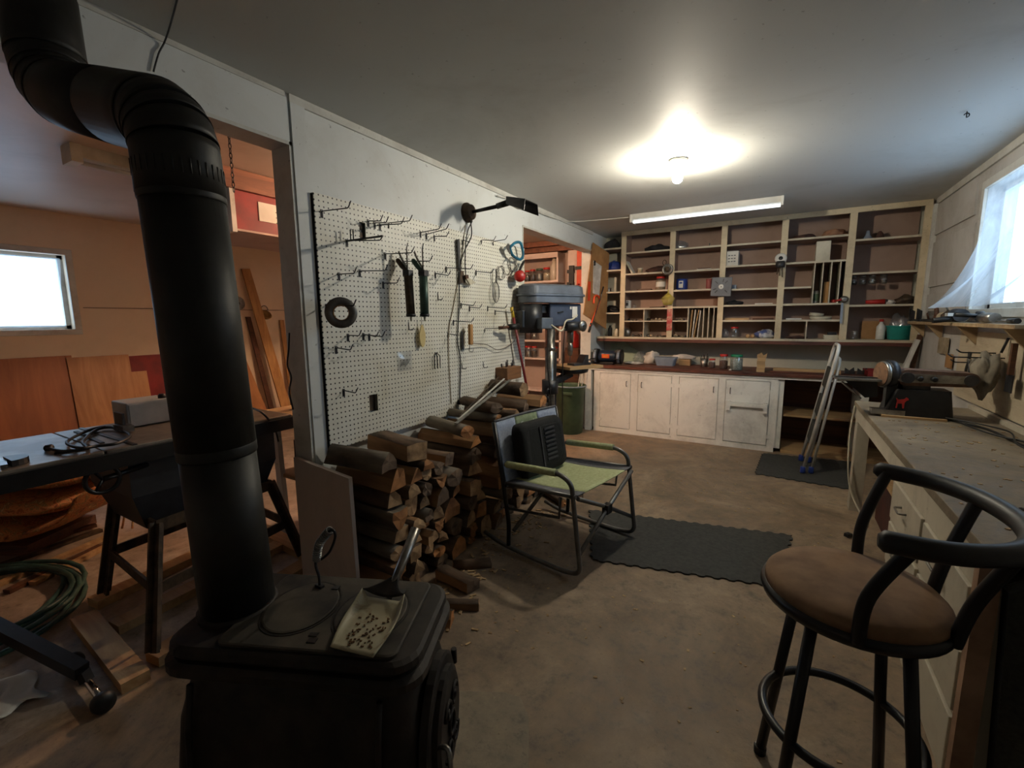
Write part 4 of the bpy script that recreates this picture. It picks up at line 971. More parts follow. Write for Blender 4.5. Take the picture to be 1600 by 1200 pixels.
def shelf(key, px, py, x0, x1, m='shelfb'):
    z = zat(px, py); Z[key] = z+TH/2
    MB().bb(x0, x1, YF+.013, YB-.021, z-TH/2, z+TH/2).build('shelf', M['shelfback'], t)
    MB().bb(x0, x1, YF-.008, YF+.0125, z-TH/2, z+TH/2).build('shelf_edge', M['shelfb'], t)
    return z
G_ = .010
for k, py in enumerate((389, 423, 457, 489.5)): shelf('0%d' % k, 955, py, .022, PXS[0]-G_)
for k, (px, py) in enumerate(((980,396), (978,429), (977,456), (976,483))): shelf('1%d' % k, px, py, PXS[0]+G_, PXS[1]-G_)
for k, (px, py) in enumerate(((1052,390), (1052,425), (1052,454.5), (1052,480.5))): shelf('2%d' % k, px, py, PXS[1]+G_, PXS[2]-G_)
for k, (px, py) in enumerate(((1134,384), (1132.5,417), (1141,453), (1129,478), (1127,501.5))): shelf('3%d' % k, px, py, PXS[2]+G_, PXS[3]-G_)
xm = xat(1267)
shelf('40', 1232, 375, PXS[3]+G_, PXS[4]-G_); shelf('41', 1230, 412, PXS[3]+G_, PXS[4]-G_); shelf('42', 1230, 450, PXS[3]+G_, xm)
shelf('43', 1230, 476, PXS[3]+G_, PXS[4]-G_); xs_ = xat(1260, 510); shelf('44', 1230, 501, PXS[3]+G_, PXS[4]-G_)
for k, (px, py) in enumerate(((1334,376), (1330,428), (1324,478))): shelf('5%d' % k, px, py, PXS[4]+G_, PXS[5]-.0)
def divider(x, z0, z1, th=.01): MB().bb(x-th/2, x+th/2, YF-.006, YB-.022, z0, z1).build('divider', M['shelfb'], t)
# cubby compartments
zc = zat(976, 502); z13 = Z['13']-TH
xd1 = xat(1006, 500); xd2 = xat(1075, 500)
divider(xd1, ZB, z13)
for a, c in ((PXS[0]+G_, xd1-.006), (xd1+.006, PXS[1]-G_), (PXS[1]+G_, xd2-.006)): MB().bb(a, c, YF-.006, YB-.022, zc-.007, zc+.007).build('cubby_shelf', M['shelfb'], t)
Z['1c'] = Z['2c'] = zc+.007; Z['1b'] = Z['2b'] = Z['3b'] = Z['4b'] = Z['5b'] = Z['0b'] = ZB
z23 = Z['23']-TH
divider(xd2, ZB, z23)
for px in (1099, 1107, 1115): divider(xat(px, 500), ZB, z23, .008)
for px in (1271, 1284, 1297, 1311): divider(xat(px, 445), Z['43'], Z['41']-TH, .008)
divider(xs_, ZB, Z['44']-TH)
# ------------------------------------------------------------------ generic small goods
def lab(o, label, cat, group=None): return tag(o, label, cat, group)
def spot(px, zk, y=5.40, py=None):
    z = Z[zk] if isinstance(zk, str) else zk
    # height of the base is known; find x on the picture column at that height and depth
    lo = 300.0; P = at(px, py or 450, 1, y)
    for _ in range(6):
        e = P.z - z; py2 = (py or 450) + e*150; P = at(px, py2, 1, y); py = py2
    return Vector((P.x, y, z))
def mpp(px, py=450, y=5.40): return abs(at(px+1, py, 1, y).x - at(px, py, 1, y).x)
def jar(name, label, c, r, h, lid, fill=None, fh=.6, cat='jar', group=None):
    t = thing(name, label, cat, c, group=group)
    MB().lathe(c, [(r*.9, 0), (r, .008), (r, h*.78), (r*.86, h*.86), (r*.86, h*.9)], 20).build('glass', M['jar'], t)
    MB().lathe(c+Vector((0,0,h*.86)), [(r*.9, 0), (r*.92, h*.02), (r*.92, h*.13), (r*.86, h*.14)], 20).build('lid', lid, t)
    if fill: MB().lathe(c, [(r*.85, .004), (r*.93, .01), (r*.93, h*fh), (r*.4, h*(fh+.04))], 16).build('contents', fill, t)
    return t
def can(name, label, c, r, h, m, band=None, cat='tin'):
    t = thing(name, label, cat, c)
    MB().lathe(c, [(r, 0), (r*1.03, .003), (r, .006), (r, h-.006), (r*1.03, h-.003), (r, h), (r*.9, h-.004)], 22).build('body', m, t)
    if band: MB().lathe(c+Vector((0,0,h*.2)), [(r*1.015, 0), (r*1.015, h*.55)], 22, cap=False).build('label_band', band, t)
    return t
def carton(name, label, c, d, m, rz=0, cat='box', mark=None):
    t = thing(name, label, cat, c, rz)
    MB().bb(-d[0]/2, d[0]/2, -d[1]/2, d[1]/2, 0, d[2]).build('body', m, t, True, bevel=.002)
    MB().bb(-d[0]/2, d[0]/2, -.0015, .0015, d[2], d[2]+.001).build('top_seam', M['card'], t, True)
    if mark: mark(t, d)
    return t
def heap(name, label, c, d, m, seed, cat, amp=.35): return lab(MB().blob(c, d, seed, amp, 3).build(name, m), label, cat)
def flat(name, label, c, d, m, rz, cat='board'):
    o = MB().box((0,0,d[2]/2), d).build(name, m, bevel=.002, origin=(0,0,0)); o.location = c; o.rotation_euler.z = rz; return lab(o, label, cat)
# left narrow bay
c = spot(960, '01', 5.42); t = thing('hard_hat', 'blue hard hat on the narrow end shelf', 'helmet', c)
MB().lathe(c, [(.10,.012), (.098,.035), (.088,.07), (.066,.10), (.034,.116), (.001,.12)], 24).build('shell', M['blue'], t)
MB().lathe(c, [(.104,.008), (.105,.012), (.098,.018), (.092,.008)], 24, cap=False).build('brim', M['blue'], t)
MB().tube([c+Vector((0, .10*math.cos(a), .018+.104*math.sin(a))) for a in [k*PI/10 for k in range(11)]], .006, 6).build('ridge', M['blue'], t)
can('paint_tin', 'small dented tin with a red cap on the narrow end shelf', spot(951, '02', 5.36), .032, .05, M['steel'])
c = spot(947, '02', 5.34); lab(MB().lathe(c+Vector((-.02,.0,.0)), [(.02,0),(.026,.02),(.026,.05),(.014,.075),(.001,.08)], 14).build('red_capsule', M['red']), 'red plastic cap on the narrow end shelf beside a tin', 'cap')
heap('dark_gadget', 'dark heap of small clamps on the narrow end shelf', spot(958, '03', 5.36), (.17,.14,.075), M['blackpl'], 4, 'clamps', .6)
for px, m_, lb, h in ((953, 'blackpl', 'tall black bottle on the lowest narrow end shelf', .13), (963, 'cream', 'pale slim bottle on the lowest narrow end shelf', .10)):
    c = spot(px, '0b', 5.37); t = thing('bottle', lb, 'bottle', c)
    MB().lathe(c, [(.024,0), (.026,.004), (.026,h*.7), (.012,h*.85), (.011,h*.93)], 16).build('body', M[m_], t); MB().lathe(c+Vector((0,0,h*.93)), [(.014,0),(.014,h*.07)], 12).build('cap', M['darkmet'], t)
heap('dark_cloth', 'black cloth heap on the top narrow end shelf', spot(957, '00', 5.38), (.18,.14,.12), M['darkcloth'], 14, 'cloth', .2)
# bay 1
heap('dark_jacket', 'black folded jacket on the top shelf beside the first post', spot(1028, '10'), (.26,.16,.085), M['darkcloth'], 1, 'cloth')
c = spot(985, '11', 5.38); t = thing('manual', 'pale manual leaning at a slant on the second shelf', 'book', c, 0)
MB().box((0,0,.0), (.018,.12,.16)).build('cover', M['paper'], t, True); MB().box((0,-.002,.0), (.013,.121,.156)).build('pages', M['cream'], t, True)
t.rotation_euler = (0, -.5, 0); t.location = c+Vector((.0,0,.078))
can('tobacco_tin', 'small cream tin with lid on the second shelf beside the leaning manual', spot(1000, '11'), .03, .07, M['cream'], M['tan'])
heap('brown_sack', 'brown cloth sack on the second shelf next to the hand wheel', spot(1028, '11'), (.27,.16,.075), M['brown'], 2, 'sack')
flat('dark_case', 'flat dark wooden case on the third shelf', spot(1007, '12'), (.16,.09,.022), M['darkwood'], .05, 'case')
c = spot(1032, '12', 5.34); t = jar('plastic_jar', 'jar with red lid and white label on the third shelf', c, .052, .15, M['red'], M['tan'], .7)
MB().lathe(c+Vector((0,0,.035)), [(.0535, 0), (.0535, .055)], 20, cap=False).build('label_band', M['paper'], t)
c = spot(981, '13'); t = can('printed_mug', 'white printed tin with dark emblem on the fourth shelf', c, .038, .095, M['whitepl'])
MB().box(c+Vector((0,-.038,.05)), (.03,.004,.035)).build('emblem', M['darkmet'], t)
MB().box(c+Vector((0,-.038,.08)), (.04,.004,.008)).build('emblem_bar', M['darkmet'], t)
c = spot(991, '13', 5.36); t = jar('small_glass', 'small clear glass on the fourth shelf beside the printed tin', c, .022, .045, M['jar'], None, 0, 'glass')
t = thing('wrench', 'dark adjustable wrench lying on the fourth shelf', 'wrench', spot(1026, '13', 5.33)); c = spot(1026, '13', 5.33)
MB().bar(c+Vector((-.08,0,.008)), c+Vector((.05,.02,.008)), .018, .010).build('handle', M['rust'], t); MB().lathe(c+Vector((.065,.023,.002)), [(.024,0),(.024,.014)], 8).build('jaw', M['rust'], t)
# small parts in cubbies
rb = random.Random(11)
def bits(n, px0, px1, zk, labelbase, mats, big=.03):
    for k in range(n):
        px = px0+(px1-px0)*(k+.5)/n; c = spot(px, zk, rb.uniform(5.31, 5.40)); s_ = rb.uniform(.6, 1)*big; m_ = rb.choice(mats)
        kk = rb.randrange(3)
        if kk == 0: o = MB().lathe(c, [(s_*.5, 0), (s_*.5, s_*.5), (s_*.25, s_*.5), (s_*.25, s_*.9)], 6)
        elif kk == 1: o = MB().blob(c, (s_*1.6, s_*1.2, s_), k+n, .4, 1)
        else: o = MB().lathe(c, [(s_*.3, 0), (s_*.6, s_*.1), (s_*.6, s_*.35), (s_*.3, s_*.4), (s_*.3, 0)], 10, cap=False)
        lab(o.build('hardware_piece', M[m_]), labelbase, 'hardware', 'small hardware pieces in the cubbies')
bits(4, 980, 1003, '1c', 'small loose hardware piece in an upper cubby', ('rust','darkmet','tan'))
bits(5, 1010, 1040, '1c', 'small loose hardware piece in an upper cubby', ('tan','rust','cream'), .04)
bits(4, 1048, 1072, '2c', 'small loose hardware piece in an upper cubby', ('rust','darkmet','tan'))
bits(4, 987, 1004, '1b', 'small loose hardware piece in a bottom cubby', ('rust','steel','tan'), .04)
bits(6, 1010, 1040, '1b', 'small loose hardware piece in a bottom cubby', ('tan','rust','steel'), .04)
bits(5, 1048, 1073, '2b', 'small loose hardware piece in a bottom cubby', ('rust','darkmet','tan'), .035)
c = spot(980, '1b', 5.36); lab(MB().lathe(c, [(.035,0),(.045,.015),(.048,.05),(.04,.085),(.015,.1),(.001,.1)], 18).build('grey_canister', M['steel']), 'grey rounded canister in the bottom left cubby', 'canister')
for i, (a, c2_) in enumerate((((1081,484),(1077,522)), ((1086,484),(1081,522)), ((1091.5,484),(1083,522)), ((1094,485),(1089,522)))):
    p, q = at(*a, 1, 5.27), at(*c2_, 1, 5.27); q.z = ZB+.002; p.z = min(p.z, z23-.006)
    lab(MB().prism([p, p+Vector((.008,0,0)), q+Vector((.008,0,0)), q], (0,.2,0)).build('thin_board', M['whitepl'] if i % 2 else M['pinex']), ['bare thin board leaning in the slotted rack, next to the cubbies', 'white thin board leaning in the slotted rack', 'bare thin board leaning steeply in the slotted rack', 'white thin board leaning next to the rack dividers'][i], 'board')
# bay 2
c = spot(1062, '20'); t = thing('glass_globe', 'pair of clear glass lamp globes in a bag on the top shelf', 'lamp globe', c)
for dx_ in (-.035, .035): MB().lathe(c+Vector((dx_,0,0)), [(.02,0),(.04,.02),(.045,.045),(.03,.075),(.015,.085)], 16).build('globe', M['jar'], t)
MB().blob(c, (.17,.12,.10), 3, .2, 3).build('bag', M['bag'], t)
c = spot(1105, '20', 5.33); t = thing('iron_bracket', 'black iron bracket lying on the top shelf', 'bracket', c)
MB().bar(c+Vector((-.09,0,.006)), c+Vector((.09,.03,.006)), .02, .010).build('arm', M['blackmet'], t); MB().bar(c+Vector((.02,.02,.012)), c+Vector((.02,.02,.04)), .02, .008).build('lug', M['blackmet'], t)
flat('dark_folder', 'thin dark folder lying on the second shelf', spot(1073, '21'), (.19,.12,.01), M['darkwood'], -.05, 'folder')
c = spot(1101, '21'); t = thing('paper_stack', 'stack of white booklets under a dark one on the second shelf', 'booklets', c)
MB().bb(c.x-.07, c.x+.07, c.y-.06, c.y+.06, c.z, c.z+.016).build('booklet', M['paper'], t); MB().bb(c.x-.065, c.x+.06, c.y-.05, c.y+.055, c.z+.016, c.z+.026).build('booklet', M['darkwood'], t)
can('blue_can', 'blue paint can with white label on the third shelf', spot(1065, '22'), .06, .125, M['blue'], None)
c = spot(1065, '22'); MB().box(c+Vector((.0,-.058,.065)), (.045,.012,.075)).build('white_label', M['whitepl'], bpy.data.objects['blue_can'])
MB().box(c+Vector((.0,-.0645,.08)), (.03,.002,.02)).build('label_print', M['blue'], bpy.data.objects['blue_can'])
flat('dark_chisel', 'small dark flat tool on the third shelf', spot(1090, '22'), (.10,.03,.012), M['darkwood'], .1, 'tool')
can('pink_can', 'faded red spray tin on the third shelf behind the square plate', spot(1107, '22', 5.36), .028, .11, pm('faded_red', (168,92,88), (130,66,64), 8))
# hanging things on the posts
hx = at(1043, 421, 1, 5.21); t = thing('valve_wheel', 'small grey hand wheel hung on the second shelf post', 'hand wheel', hx-Vector((0,0,.06)))
MB().lathe(hx, [(.058,-.012),(.062,0),(.058,.012),(.04,.014),(.038,.0)], 24, (0,-1,0)).build('rim', M['steel'], t)
MB().lathe(hx+Vector((0,-.005,0)), [(.03,0),(.03,.02),(.012,.028),(.001,.03)], 16, (0,-1,0)).build('hub', M['rust'], t)
MB().tube([hx+Vector((-.035+.02*math.cos(a*PI/6), 0, .075+.028*math.sin(a*PI/6))) for a in range(12)], .004, 6, True).build('hanger_ring', M['rust'], t)
hx = at(1044, 460, 1, 5.215); t = thing('straw_whisk', 'yellow straw whisk with spread bristles hanging on the shelf post', 'whisk', at(1044, 484, 1, 5.215))
yw = pm('yellow_straw', (196,184,84), (160,146,60), 12)
for k in range(-7, 8):
    MB().tube([hx+Vector((0,0,.02)), hx+Vector((k*.010, -.008-.004*(k % 2), -.045-.004*(7-abs(k)))), hx+Vector((k*.0055, -.006, -.115))], .003, 4).build('straw', yw, t)
MB().cyl(hx+Vector((0,-.004,.0)), hx+Vector((0,-.004,.05)), .009, .005).build('handle', yw, t)
x = PXS[1]; a = at(1044, 483, 1, YF).z; lab(MB().bb(x-.029, x+.029, YF-.017, YF-.0125, a-.235, a).build('red_tape', pm('worn_red_tape', (176,60,60), (190,150,130), 16, .6, 0, .1, lo=.45, hi=.6)), 'worn red tape strip stuck on the second shelf post', 'tape')
px0, px1 = at(1111, 447, 1, 5.20).x, at(1143, 447, 1, 5.20).x; zc0 = at(1127, 448, 1, 5.20).z; hw = (px1-px0)/2; cx0 = (px0+px1)/2
t = thing('square_plate', 'grey square metal plate with slots and white centre on a shelf post', 'plate', (cx0, 5.215, zc0-hw), 0)
MB().box((cx0, 5.215, zc0), (hw*2, .012, hw*2), (0,.04,0)).build('plate', pm('grey_plate', (104,106,112), (88,90,96), 8, .5, .2, .05), t, bevel=.004)
MB().lathe((cx0, 5.209, zc0), [(.026,0),(.026,.004),(.02,.006)], 20, (0,-1,0)).build('centre_disc', M['whitepl'], t)
MB().lathe((cx0, 5.204, zc0), [(.006,0),(.006,.003)], 12, (0,-1,0)).build('spindle', M['darkmet'], t)
for a in (45, 135, 225, 315, 75, 200):
    q = math.radians(a); MB().bar((cx0+.048*math.cos(q), 5.2075, zc0+.048*math.sin(q)), (cx0+.082*math.cos(q), 5.2075, zc0+.082*math.sin(q)), .010, .004, (0,1,0)).build('slot', M['blackmet'], t)
# bay 3
def dotmark(t, d):
    for k in range(9): MB().bb(-d[0]*.25+d[0]*.22*(k % 3)-.006, -d[0]*.25+d[0]*.22*(k % 3)+.012, -d[1]/2-.001, -d[1]/2, .04+.03*(k//3), .05+.03*(k//3)).build('print', M['darkmet'], t, True)
c = spot(1144, '31', 5.36); carton('printed_box', 'white box with dark print on the second shelf beside the square plate', c, (.118,.15,.15), M['paper'], 0, 'box', dotmark)
c = spot(1198, '31', 5.39); lab(MB().tube([c+Vector((.20*math.cos(a*PI/16), .115*math.sin(a*PI/16), .012+.014*math.sin(a*PI/16))) for a in range(32)], .006, 6, True).build('thin_hoop', M['darkwood']), 'thin dark hoop lying on the second shelf behind the pulley', 'hoop')
flat('grey_block', 'small grey block on the third shelf beside the square plate', spot(1147, '32'), (.04,.05,.05), M['greyblue'], 0, 'block')
heap('dark_bag', 'black pouch on the fourth shelf beside the square plate', spot(1147, '33'), (.16,.12,.05), M['darkcloth'], 6, 'pouch')
flat('white_packet', 'flat white packet on the fourth shelf', spot(1193, '33'), (.16,.10,.014), M['paper'], .06, 'packet')
for i, (a, c2_) in enumerate(((1133, 1170), (1176, 1208))): 
    c = spot((a+c2_)/2, '34', 5.33); flat('wood_offcut', ['pale wood offcut on the low shelf next to the dark pouch', 'brown wood offcut on the low shelf next to the third post'][i], c, (mpp(a)*(c2_-a), .04, .02), M['pinex' if i == 0 else 'darkwood'], 0, 'wood')
heap('clear_bag', 'clear plastic bag in the bottom bay beside the red lidded jar', spot(1132, '3b', 5.36), (.085,.09,.09), M['bag'], 8, 'bag')
jar('plastic_jar', 'clear jar with red lid in the bottom bay under the square plate', spot(1147, '3b', 5.36), .042, .115, M['red'], None)
for i, px in enumerate((1168.5, 1176)):
    c = spot(px, '3b', 5.33); t = thing('wooden_ball', ['wooden ball in the bottom bay on the side of the red lidded jar', 'wooden ball in the bottom bay on the side of the blue cloth'][i], 'ball', c)
    MB().lathe(c, [(.001,.0)]+[(.02*math.sin(k*PI/10), .02-.02*math.cos(k*PI/10)) for k in range(1,10)]+[(.001,.04)], 16).build('ball', M['pinex'], t)
heap('blue_cloth', 'blue and white cloth bundle in the bottom bay', spot(1194, '3b'), (.18,.13,.085), pm('blue_white_cloth', (70,86,140), (190,194,200), 9, .9, 0, .3, lo=.45, hi=.55), 9, 'cloth')
hx = at(1220, 404, 1, 5.21); t = thing('pulley', 'white pulley wheel hung on the fourth shelf post', 'pulley', hx-Vector((0,0,.14)))
MB().lathe(hx, [(.05,-.012),(.052,0),(.05,.012),(.035,.016),(.02,.012)], 24, (0,-1,.25)).build('wheel', M['whitepl'], t)
MB().lathe(hx+Vector((0,-.01,0)), [(.018,0),(.018,.012),(.001,.014)], 14, (0,-1,.25)).build('axle', M['darkmet'], t)
MB().lathe(hx+Vector((0,.0,-.085)), [(.038,0),(.042,.02),(.04,.06)], 18).build('block', M['darkmet'], t)
for k in range(3): MB().tube([hx+Vector((-.018+.018*k, -.012, -.085)), hx+Vector((-.024+.024*k, -.016, -.15-.015*k))], .004, 5).build('key', M['rust'], t)
# bay 4
heap('brown_rag', 'dark brown rag on the top shelf of the fourth bay', spot(1256, '40'), (.21,.16,.05), M['brown'], 10, 'rag')
heap('tan_sack', 'tan cloth sack on the top shelf against the fifth post', spot(1304, '40'), (.20,.16,.075), pm('tan_sack', (170,126,96), (130,92,70), 9, .9, 0, .4), 12, 'sack')
carton('tall_white_box', 'tall plain white box on the second shelf of the fourth bay', spot(1284, '41', 5.36), (.115,.14,.185), M['cream'], 0)
can('spray_can', 'grey spray can standing in the upper slot rack', spot(1274, '43', 5.33), .024, .12, M['steel'], M['green'])
flat('brown_block', 'brown wooden block standing in the upper slot rack', spot(1289, '43', 5.36), (.045,.08,.20), M['pine'], 0, 'wood')
c = spot(1302, '43', 5.33); lab(MB().lathe(c, [(.02,0),(.024,.01),(.02,.03),(.001,.035)], 12).build('red_plug_cap', M['red']), 'small red knob in the upper slot rack', 'knob')
for i, (px, dz, r) in enumerate(((1282, 0, .09), (1275, .032, .06))):
    c = spot(px, '44', 5.36)+Vector((0,0,dz)); lab(ring(c+Vector((0,0,.016)), (.12*i,-.05,1), r, r*.6, .03).build('plastic_ring', M['cream']), ['wide cream plastic ring on the low shelf of the fourth bay', 'small cream plastic ring stacked on a wider one'][i], 'ring')
flat('white_strip', 'white plastic strip on the low shelf of the fourth bay', spot(1240, '44', 5.30), (.13,.03,.014), M['whitepl'], .05, 'strip')
heap('brown_papers', 'brown crumpled papers in the low cubby of the fourth bay', spot(1245, '4b', 5.33), (.18,.12,.03), M['brown'], 13, 'paper')
carton('cream_carton', 'flat cream carton in the bottom of the fourth bay', spot(1298, '4b', 5.35), (.12,.12,.04), M['cream'])
carton('black_carton', 'small black box lying on the flat cream carton', spot(1299, '4b', 5.36)+Vector((0,0,.041)), (.07,.08,.03), M['blackpl'])
hx = at(1319, 468, 1, 5.21); t = thing('red_clamp', 'red handled strap clamp hung on the fifth shelf post', 'clamp', hx-Vector((0,0,.2)))
MB().lathe(hx, [(.03,-.012),(.034,0),(.03,.014),(.012,.02)], 18, (0,-1,0)).build('drum', M['steel'], t)
MB().tube([hx+Vector((-.06,-.01,-.01)), hx+Vector((-.02,-.015,.0))], .010, 8).build('handle', M['red'], t)
MB().bar(hx+Vector((-.012,-.002,-.03)), hx+Vector((-.008,-.002,-.22)), .018, .003, (0,1,0)).build('strap', M['greyblue'], t)
# bay 5
c = spot(1355, '50', 5.40); lab(MB().lathe(c, [(.052,0),(.048,.012),(.018,.05),(.012,.09),(.01,.09),(.012,.05),(.04,.012)], 20, cap=False).build('funnel', M['bag'].copy() if False else M['greyblue']), 'upturned grey funnel on the top shelf of the last bay', 'funnel')
c = spot(1374, '50', 5.42); lab(MB().lathe(c, [(.042,0),(.039,.01),(.022,.06),(.01,.08),(.001,.081)], 18).build('dark_cone', M['brown']), 'dark brown cone on the top shelf of the last bay', 'cone')
for i, px in enumerate((1333, 1347, 1362, 1380)):
    zt = Z['51']-TH; c = spot(px, zt-.085, 5.36); r = .028
    t = thing('hanging_jar', ['hanging jar under the shelf beside the fifth post', 'hanging jar of dark bits under the shelf', 'hanging jar of pale screws under the shelf', 'hanging jar of rusty nails under the shelf'][i], 'jar', c)
    MB().lathe(c, [(r*.9,0),(r,.006),(r,.055),(r*.85,.066)], 16).build('glass', M['jar'], t)
    MB().lathe(c, [(r*.85,.004),(r*.93,.008),(r*.93,.034),(r*.5,.038)], 14).build('contents', [M['darkmet'], M['blackmet'], M['steel'], M['rust']][i], t)
    MB().lathe(c+Vector((0,0,.066)), [(r*.95,0),(r*.95,.0185)], 16).build('lid', M['steel'], t)
c = spot(1369, '52', 5.33); t = thing('red_grinder', 'red hand tool with black end on the shelf above the basin', 'tool', c)
MB().tube([c+Vector((-.08,0,.025)), c+Vector((.06,.01,.025))], [.016,.025], 10).build('body', M['red'], t); MB().tube([c+Vector((.06,.01,.025)), c+Vector((.11,.014,.022))], [.024,.016], 10).build('head', M['blackpl'], t)
heap('white_rag', 'white rag on the shelf above the basin', spot(1391, '52', 5.34), (.07,.07,.04), M['cloth'], 15, 'rag')
heap('grey_tool_heap', 'dark heap of rope on the shelf above the basin', spot(1416, '52', 5.36), (.16,.12,.08), M['rust'], 16, 'rope', .5)
jar('drinking_glass', 'clear drinking glass in the bottom of the last bay', spot(1334, '5b', 5.36), .03, .08, M['jar'], None, 0, 'glass')
c = spot(1360, '5b', 5.47); lab(MB().bb(c.x-.075, c.x+.075, c.y, c.y+.008, c.z, c.z+.17).build('card_sheet', M['card']), 'brown card sheet standing behind the white bottle', 'card')
c = spot(1374.5, '5b', 5.38); t = thing('white_bottle', 'white label bottle standing beside the teal basin', 'bottle', c)
MB().lathe(c, [(.03,0),(.034,.006),(.034,.12),(.014,.15),(.013,.165)], 18).build('body', M['whitepl'], t); MB().lathe(c+Vector((0,0,.165)), [(.016,0),(.016,.022)], 14).build('cap', M['red'], t)
MB().lathe(c+Vector((0,0,.04)), [(.0345,0),(.0345,.06)], 18, cap=False).build('label_band', M['paper'], t)
c = spot(1405, '5b', 5.37); t = thing('teal_basin', 'teal plastic basin in the bottom of the last bay', 'basin', c)
MB().lathe(c, [(.075,0),(.088,.01),(.10,.115),(.104,.12),(.106,.128),(.098,.128),(.092,.115),(.08,.02),(.001,.015)], 28).build('bowl', M['teal'], t)
MB().tube([c+Vector((.104*math.cos(a*PI/14), .104*math.sin(a*PI/14), .125)) for a in range(28)], .005, 6, True).build('rim', M['teal'], t)
heap('crumpled_bag', 'crumpled clear bag in the teal basin', c+Vector((-.01,0,.07)), (.14,.13,.15), M['bag'], 18, 'bag', .5)

# ================================================================== COUNTER AND BASE CABINETS
CZ = .785; CF = 4.97
t = thing('worktop', 'long dark red-brown counter top along the back wall', 'counter', (1.5, 5.25, .745))
MB().bb(.0, XR, CF, YB, .752, CZ).build('board', M['counter'], t, bevel=.003)
MB().bb(.0, XR, CF+.02, CF+.035, .728, .752).build('front_rail', M['cabw'], t)
t = thing('base_cabinet', 'long white painted base cabinet with four doors under the counter', 'cabinet', (1.0, 5.2, 0))
YC = 5.0
def cx(px, py=620): return at(px, py, 1, YC).x
MB().bb(.065, 1.99, YC+.02, YB, .04, .725).build('body', M['cabw'], t)
xs0 = cx(928)
MB().bb(xs0, cx(1212, 650), YC, YC+.02, .0, .055).build('toe_board', M['cabw'], t)
MB().bb(xs0, cx(1212, 650), YC, YC+.02, .70, .725).build('top_rail', M['cabw'], t)
DO = [(937, 985), (996, 1049), (1060, 1122), (1133, 1203)]
dx0 = [(cx(a), cx(b_)) for a, b_ in DO]
sts = [xs0] + [q for d in dx0 for q in d] + [cx(1216)]
for i in range(5): MB().bb(sts[2*i], sts[2*i+1], YC, YC+.02, .055, .70).build('stile', M['cabw'], t)
for i, (a, b_) in enumerate(dx0):
    d = MB().bb(a+.004, b_-.004, YC-.004, YC+.016, .062, .694).build('door', M['cabw'], t, bevel=.002)
    hxp = (b_-.045) if i in (0, 2) else (a+.045)
    MB().bb(hxp-.014, hxp+.014, YC-.007, YC-.004, .545, .635).build('handle_plate', M['cabw'], d)
    MB().tube(rounded([(hxp, YC-.005, .555), (hxp, YC-.03, .56), (hxp, YC-.03, .61), (hxp, YC-.005, .615)], .01, 3), .004, 6).build('handle', M['darkmet'], d)
    hg = a+.0 if i in (0, 2) else b_
    for z in (.15, .60): MB().bb(hg-.022, hg+.022, YC-.008, YC-.004, z-.02, z+.02).build('hinge', M['cabw'], d)
    if i == 3:
        MB().bb(a+.035, b_-.035, YC-.04, YC-.012, .435, .475).build('rack_rail', M['cabw'], d)
        for xx in (a+.02, b_-.05): MB().bb(xx, xx+.035, YC-.045, YC-.004, .39, .485).build('rack_bracket', M['cabw'], d)
MB().bb(-.025, .045, YC-.02, YC+.05, 0, .724).build('end_post', M['cabw'], t)
# open bay right of the doors
t = thing('open_cupboard', 'dark open cupboard bay with one inner shelf under the counter end', 'cupboard', (2.3, 5.2, 0))
MB().bb(2.0, XR, YB-.02, YB, .0, .725).build('back', M['darkwood'], t)
MB().bb(2.0, XR, YC+.02, YB-.02, .0, .03).build('floor_board', M['pinex'], t)
MB().bb(2.0, 2.58, YC+.06, YB-.02, .36, .38).build('inner_shelf', M['pinex'], t)
MB().bb(2.58, 2.64, YC, YB-.02, .03, .725).build('side_panel', M['cabw'], t)
# goods on the counter
def cs(px, py): return spot(px, CZ, max(5.06, min(5.40, 5.06+(576-py)*.022)), py)
heap('white_rag', 'white twisted rag lying flat on the counter beside the grinder', cs(990, 566), (.2,.10,.03), M['cloth'], 21, 'rag', .5)
heap('grey_bag', 'greyish clear plastic bag on the counter against the wall', cs(998, 556)+Vector((0,.06,0)), (.16,.12,.13), M['bag'], 22, 'bag', .4)
heap('white_bag', 'crumpled white plastic bag on the counter beside the grey blue tub', cs(1018, 562), (.16,.14,.16), M['cloth'], 23, 'bag', .5)
c = cs(1040, 566); t = thing('grey_tub', 'grey blue plastic tub on the counter', 'tub', c)
stack(MB(), [[c+p for p in rrect(-.095-i, .095+i, -.06-i, .06+i, .025, z)] for z, i in ((0, 0), (.07, .018), (.085, .02))], smooth=False).build('body', M['greyblue'], t)
stack(MB(), [[c+p for p in rrect(-.12, .12, -.085, .085, .03, z)] for z in (.085, .094)]).build('lid', M['greyblue'], t)
c = cs(1066, 563)+Vector((.02,.06,0)); carton('wooden_box', 'small wooden box under a white rag on the counter', c, (.12,.10,.07), M['pinex'])
heap('draped_rag', 'white rag draped over the small wooden box', c+Vector((-.02,0,.073)), (.22,.13,.05), M['cloth'], 24, 'rag', .5)
c = cs(1100, 565); t = thing('tool_cup', 'grey metal cup full of small tools on the counter', 'cup', c)
MB().lathe(c, [(.035,0),(.038,.004),(.042,.09),(.039,.09),(.034,.01)], 20).build('cup', M['steel'], t)
for k in range(7):
    a = k*2.4; MB().tube([c+Vector((.015*math.cos(a), .015*math.sin(a), .02)), c+Vector((.045*math.cos(a), .03*math.sin(a), .11+.012*(k % 4)))], .004, 5).build('tool_shaft', M[('rust','darkmet','blackpl')[k % 3]], t)
jar('plastic_jar', 'short jar with red lid and brown contents on the counter', cs(1112, 569), .036, .10, M['red'], M['brown'], .6)
jar('plastic_jar', 'tall jar with red lid and reddish contents on the counter', cs(1130, 571), .042, .155, M['red'], M['brown'], .55)
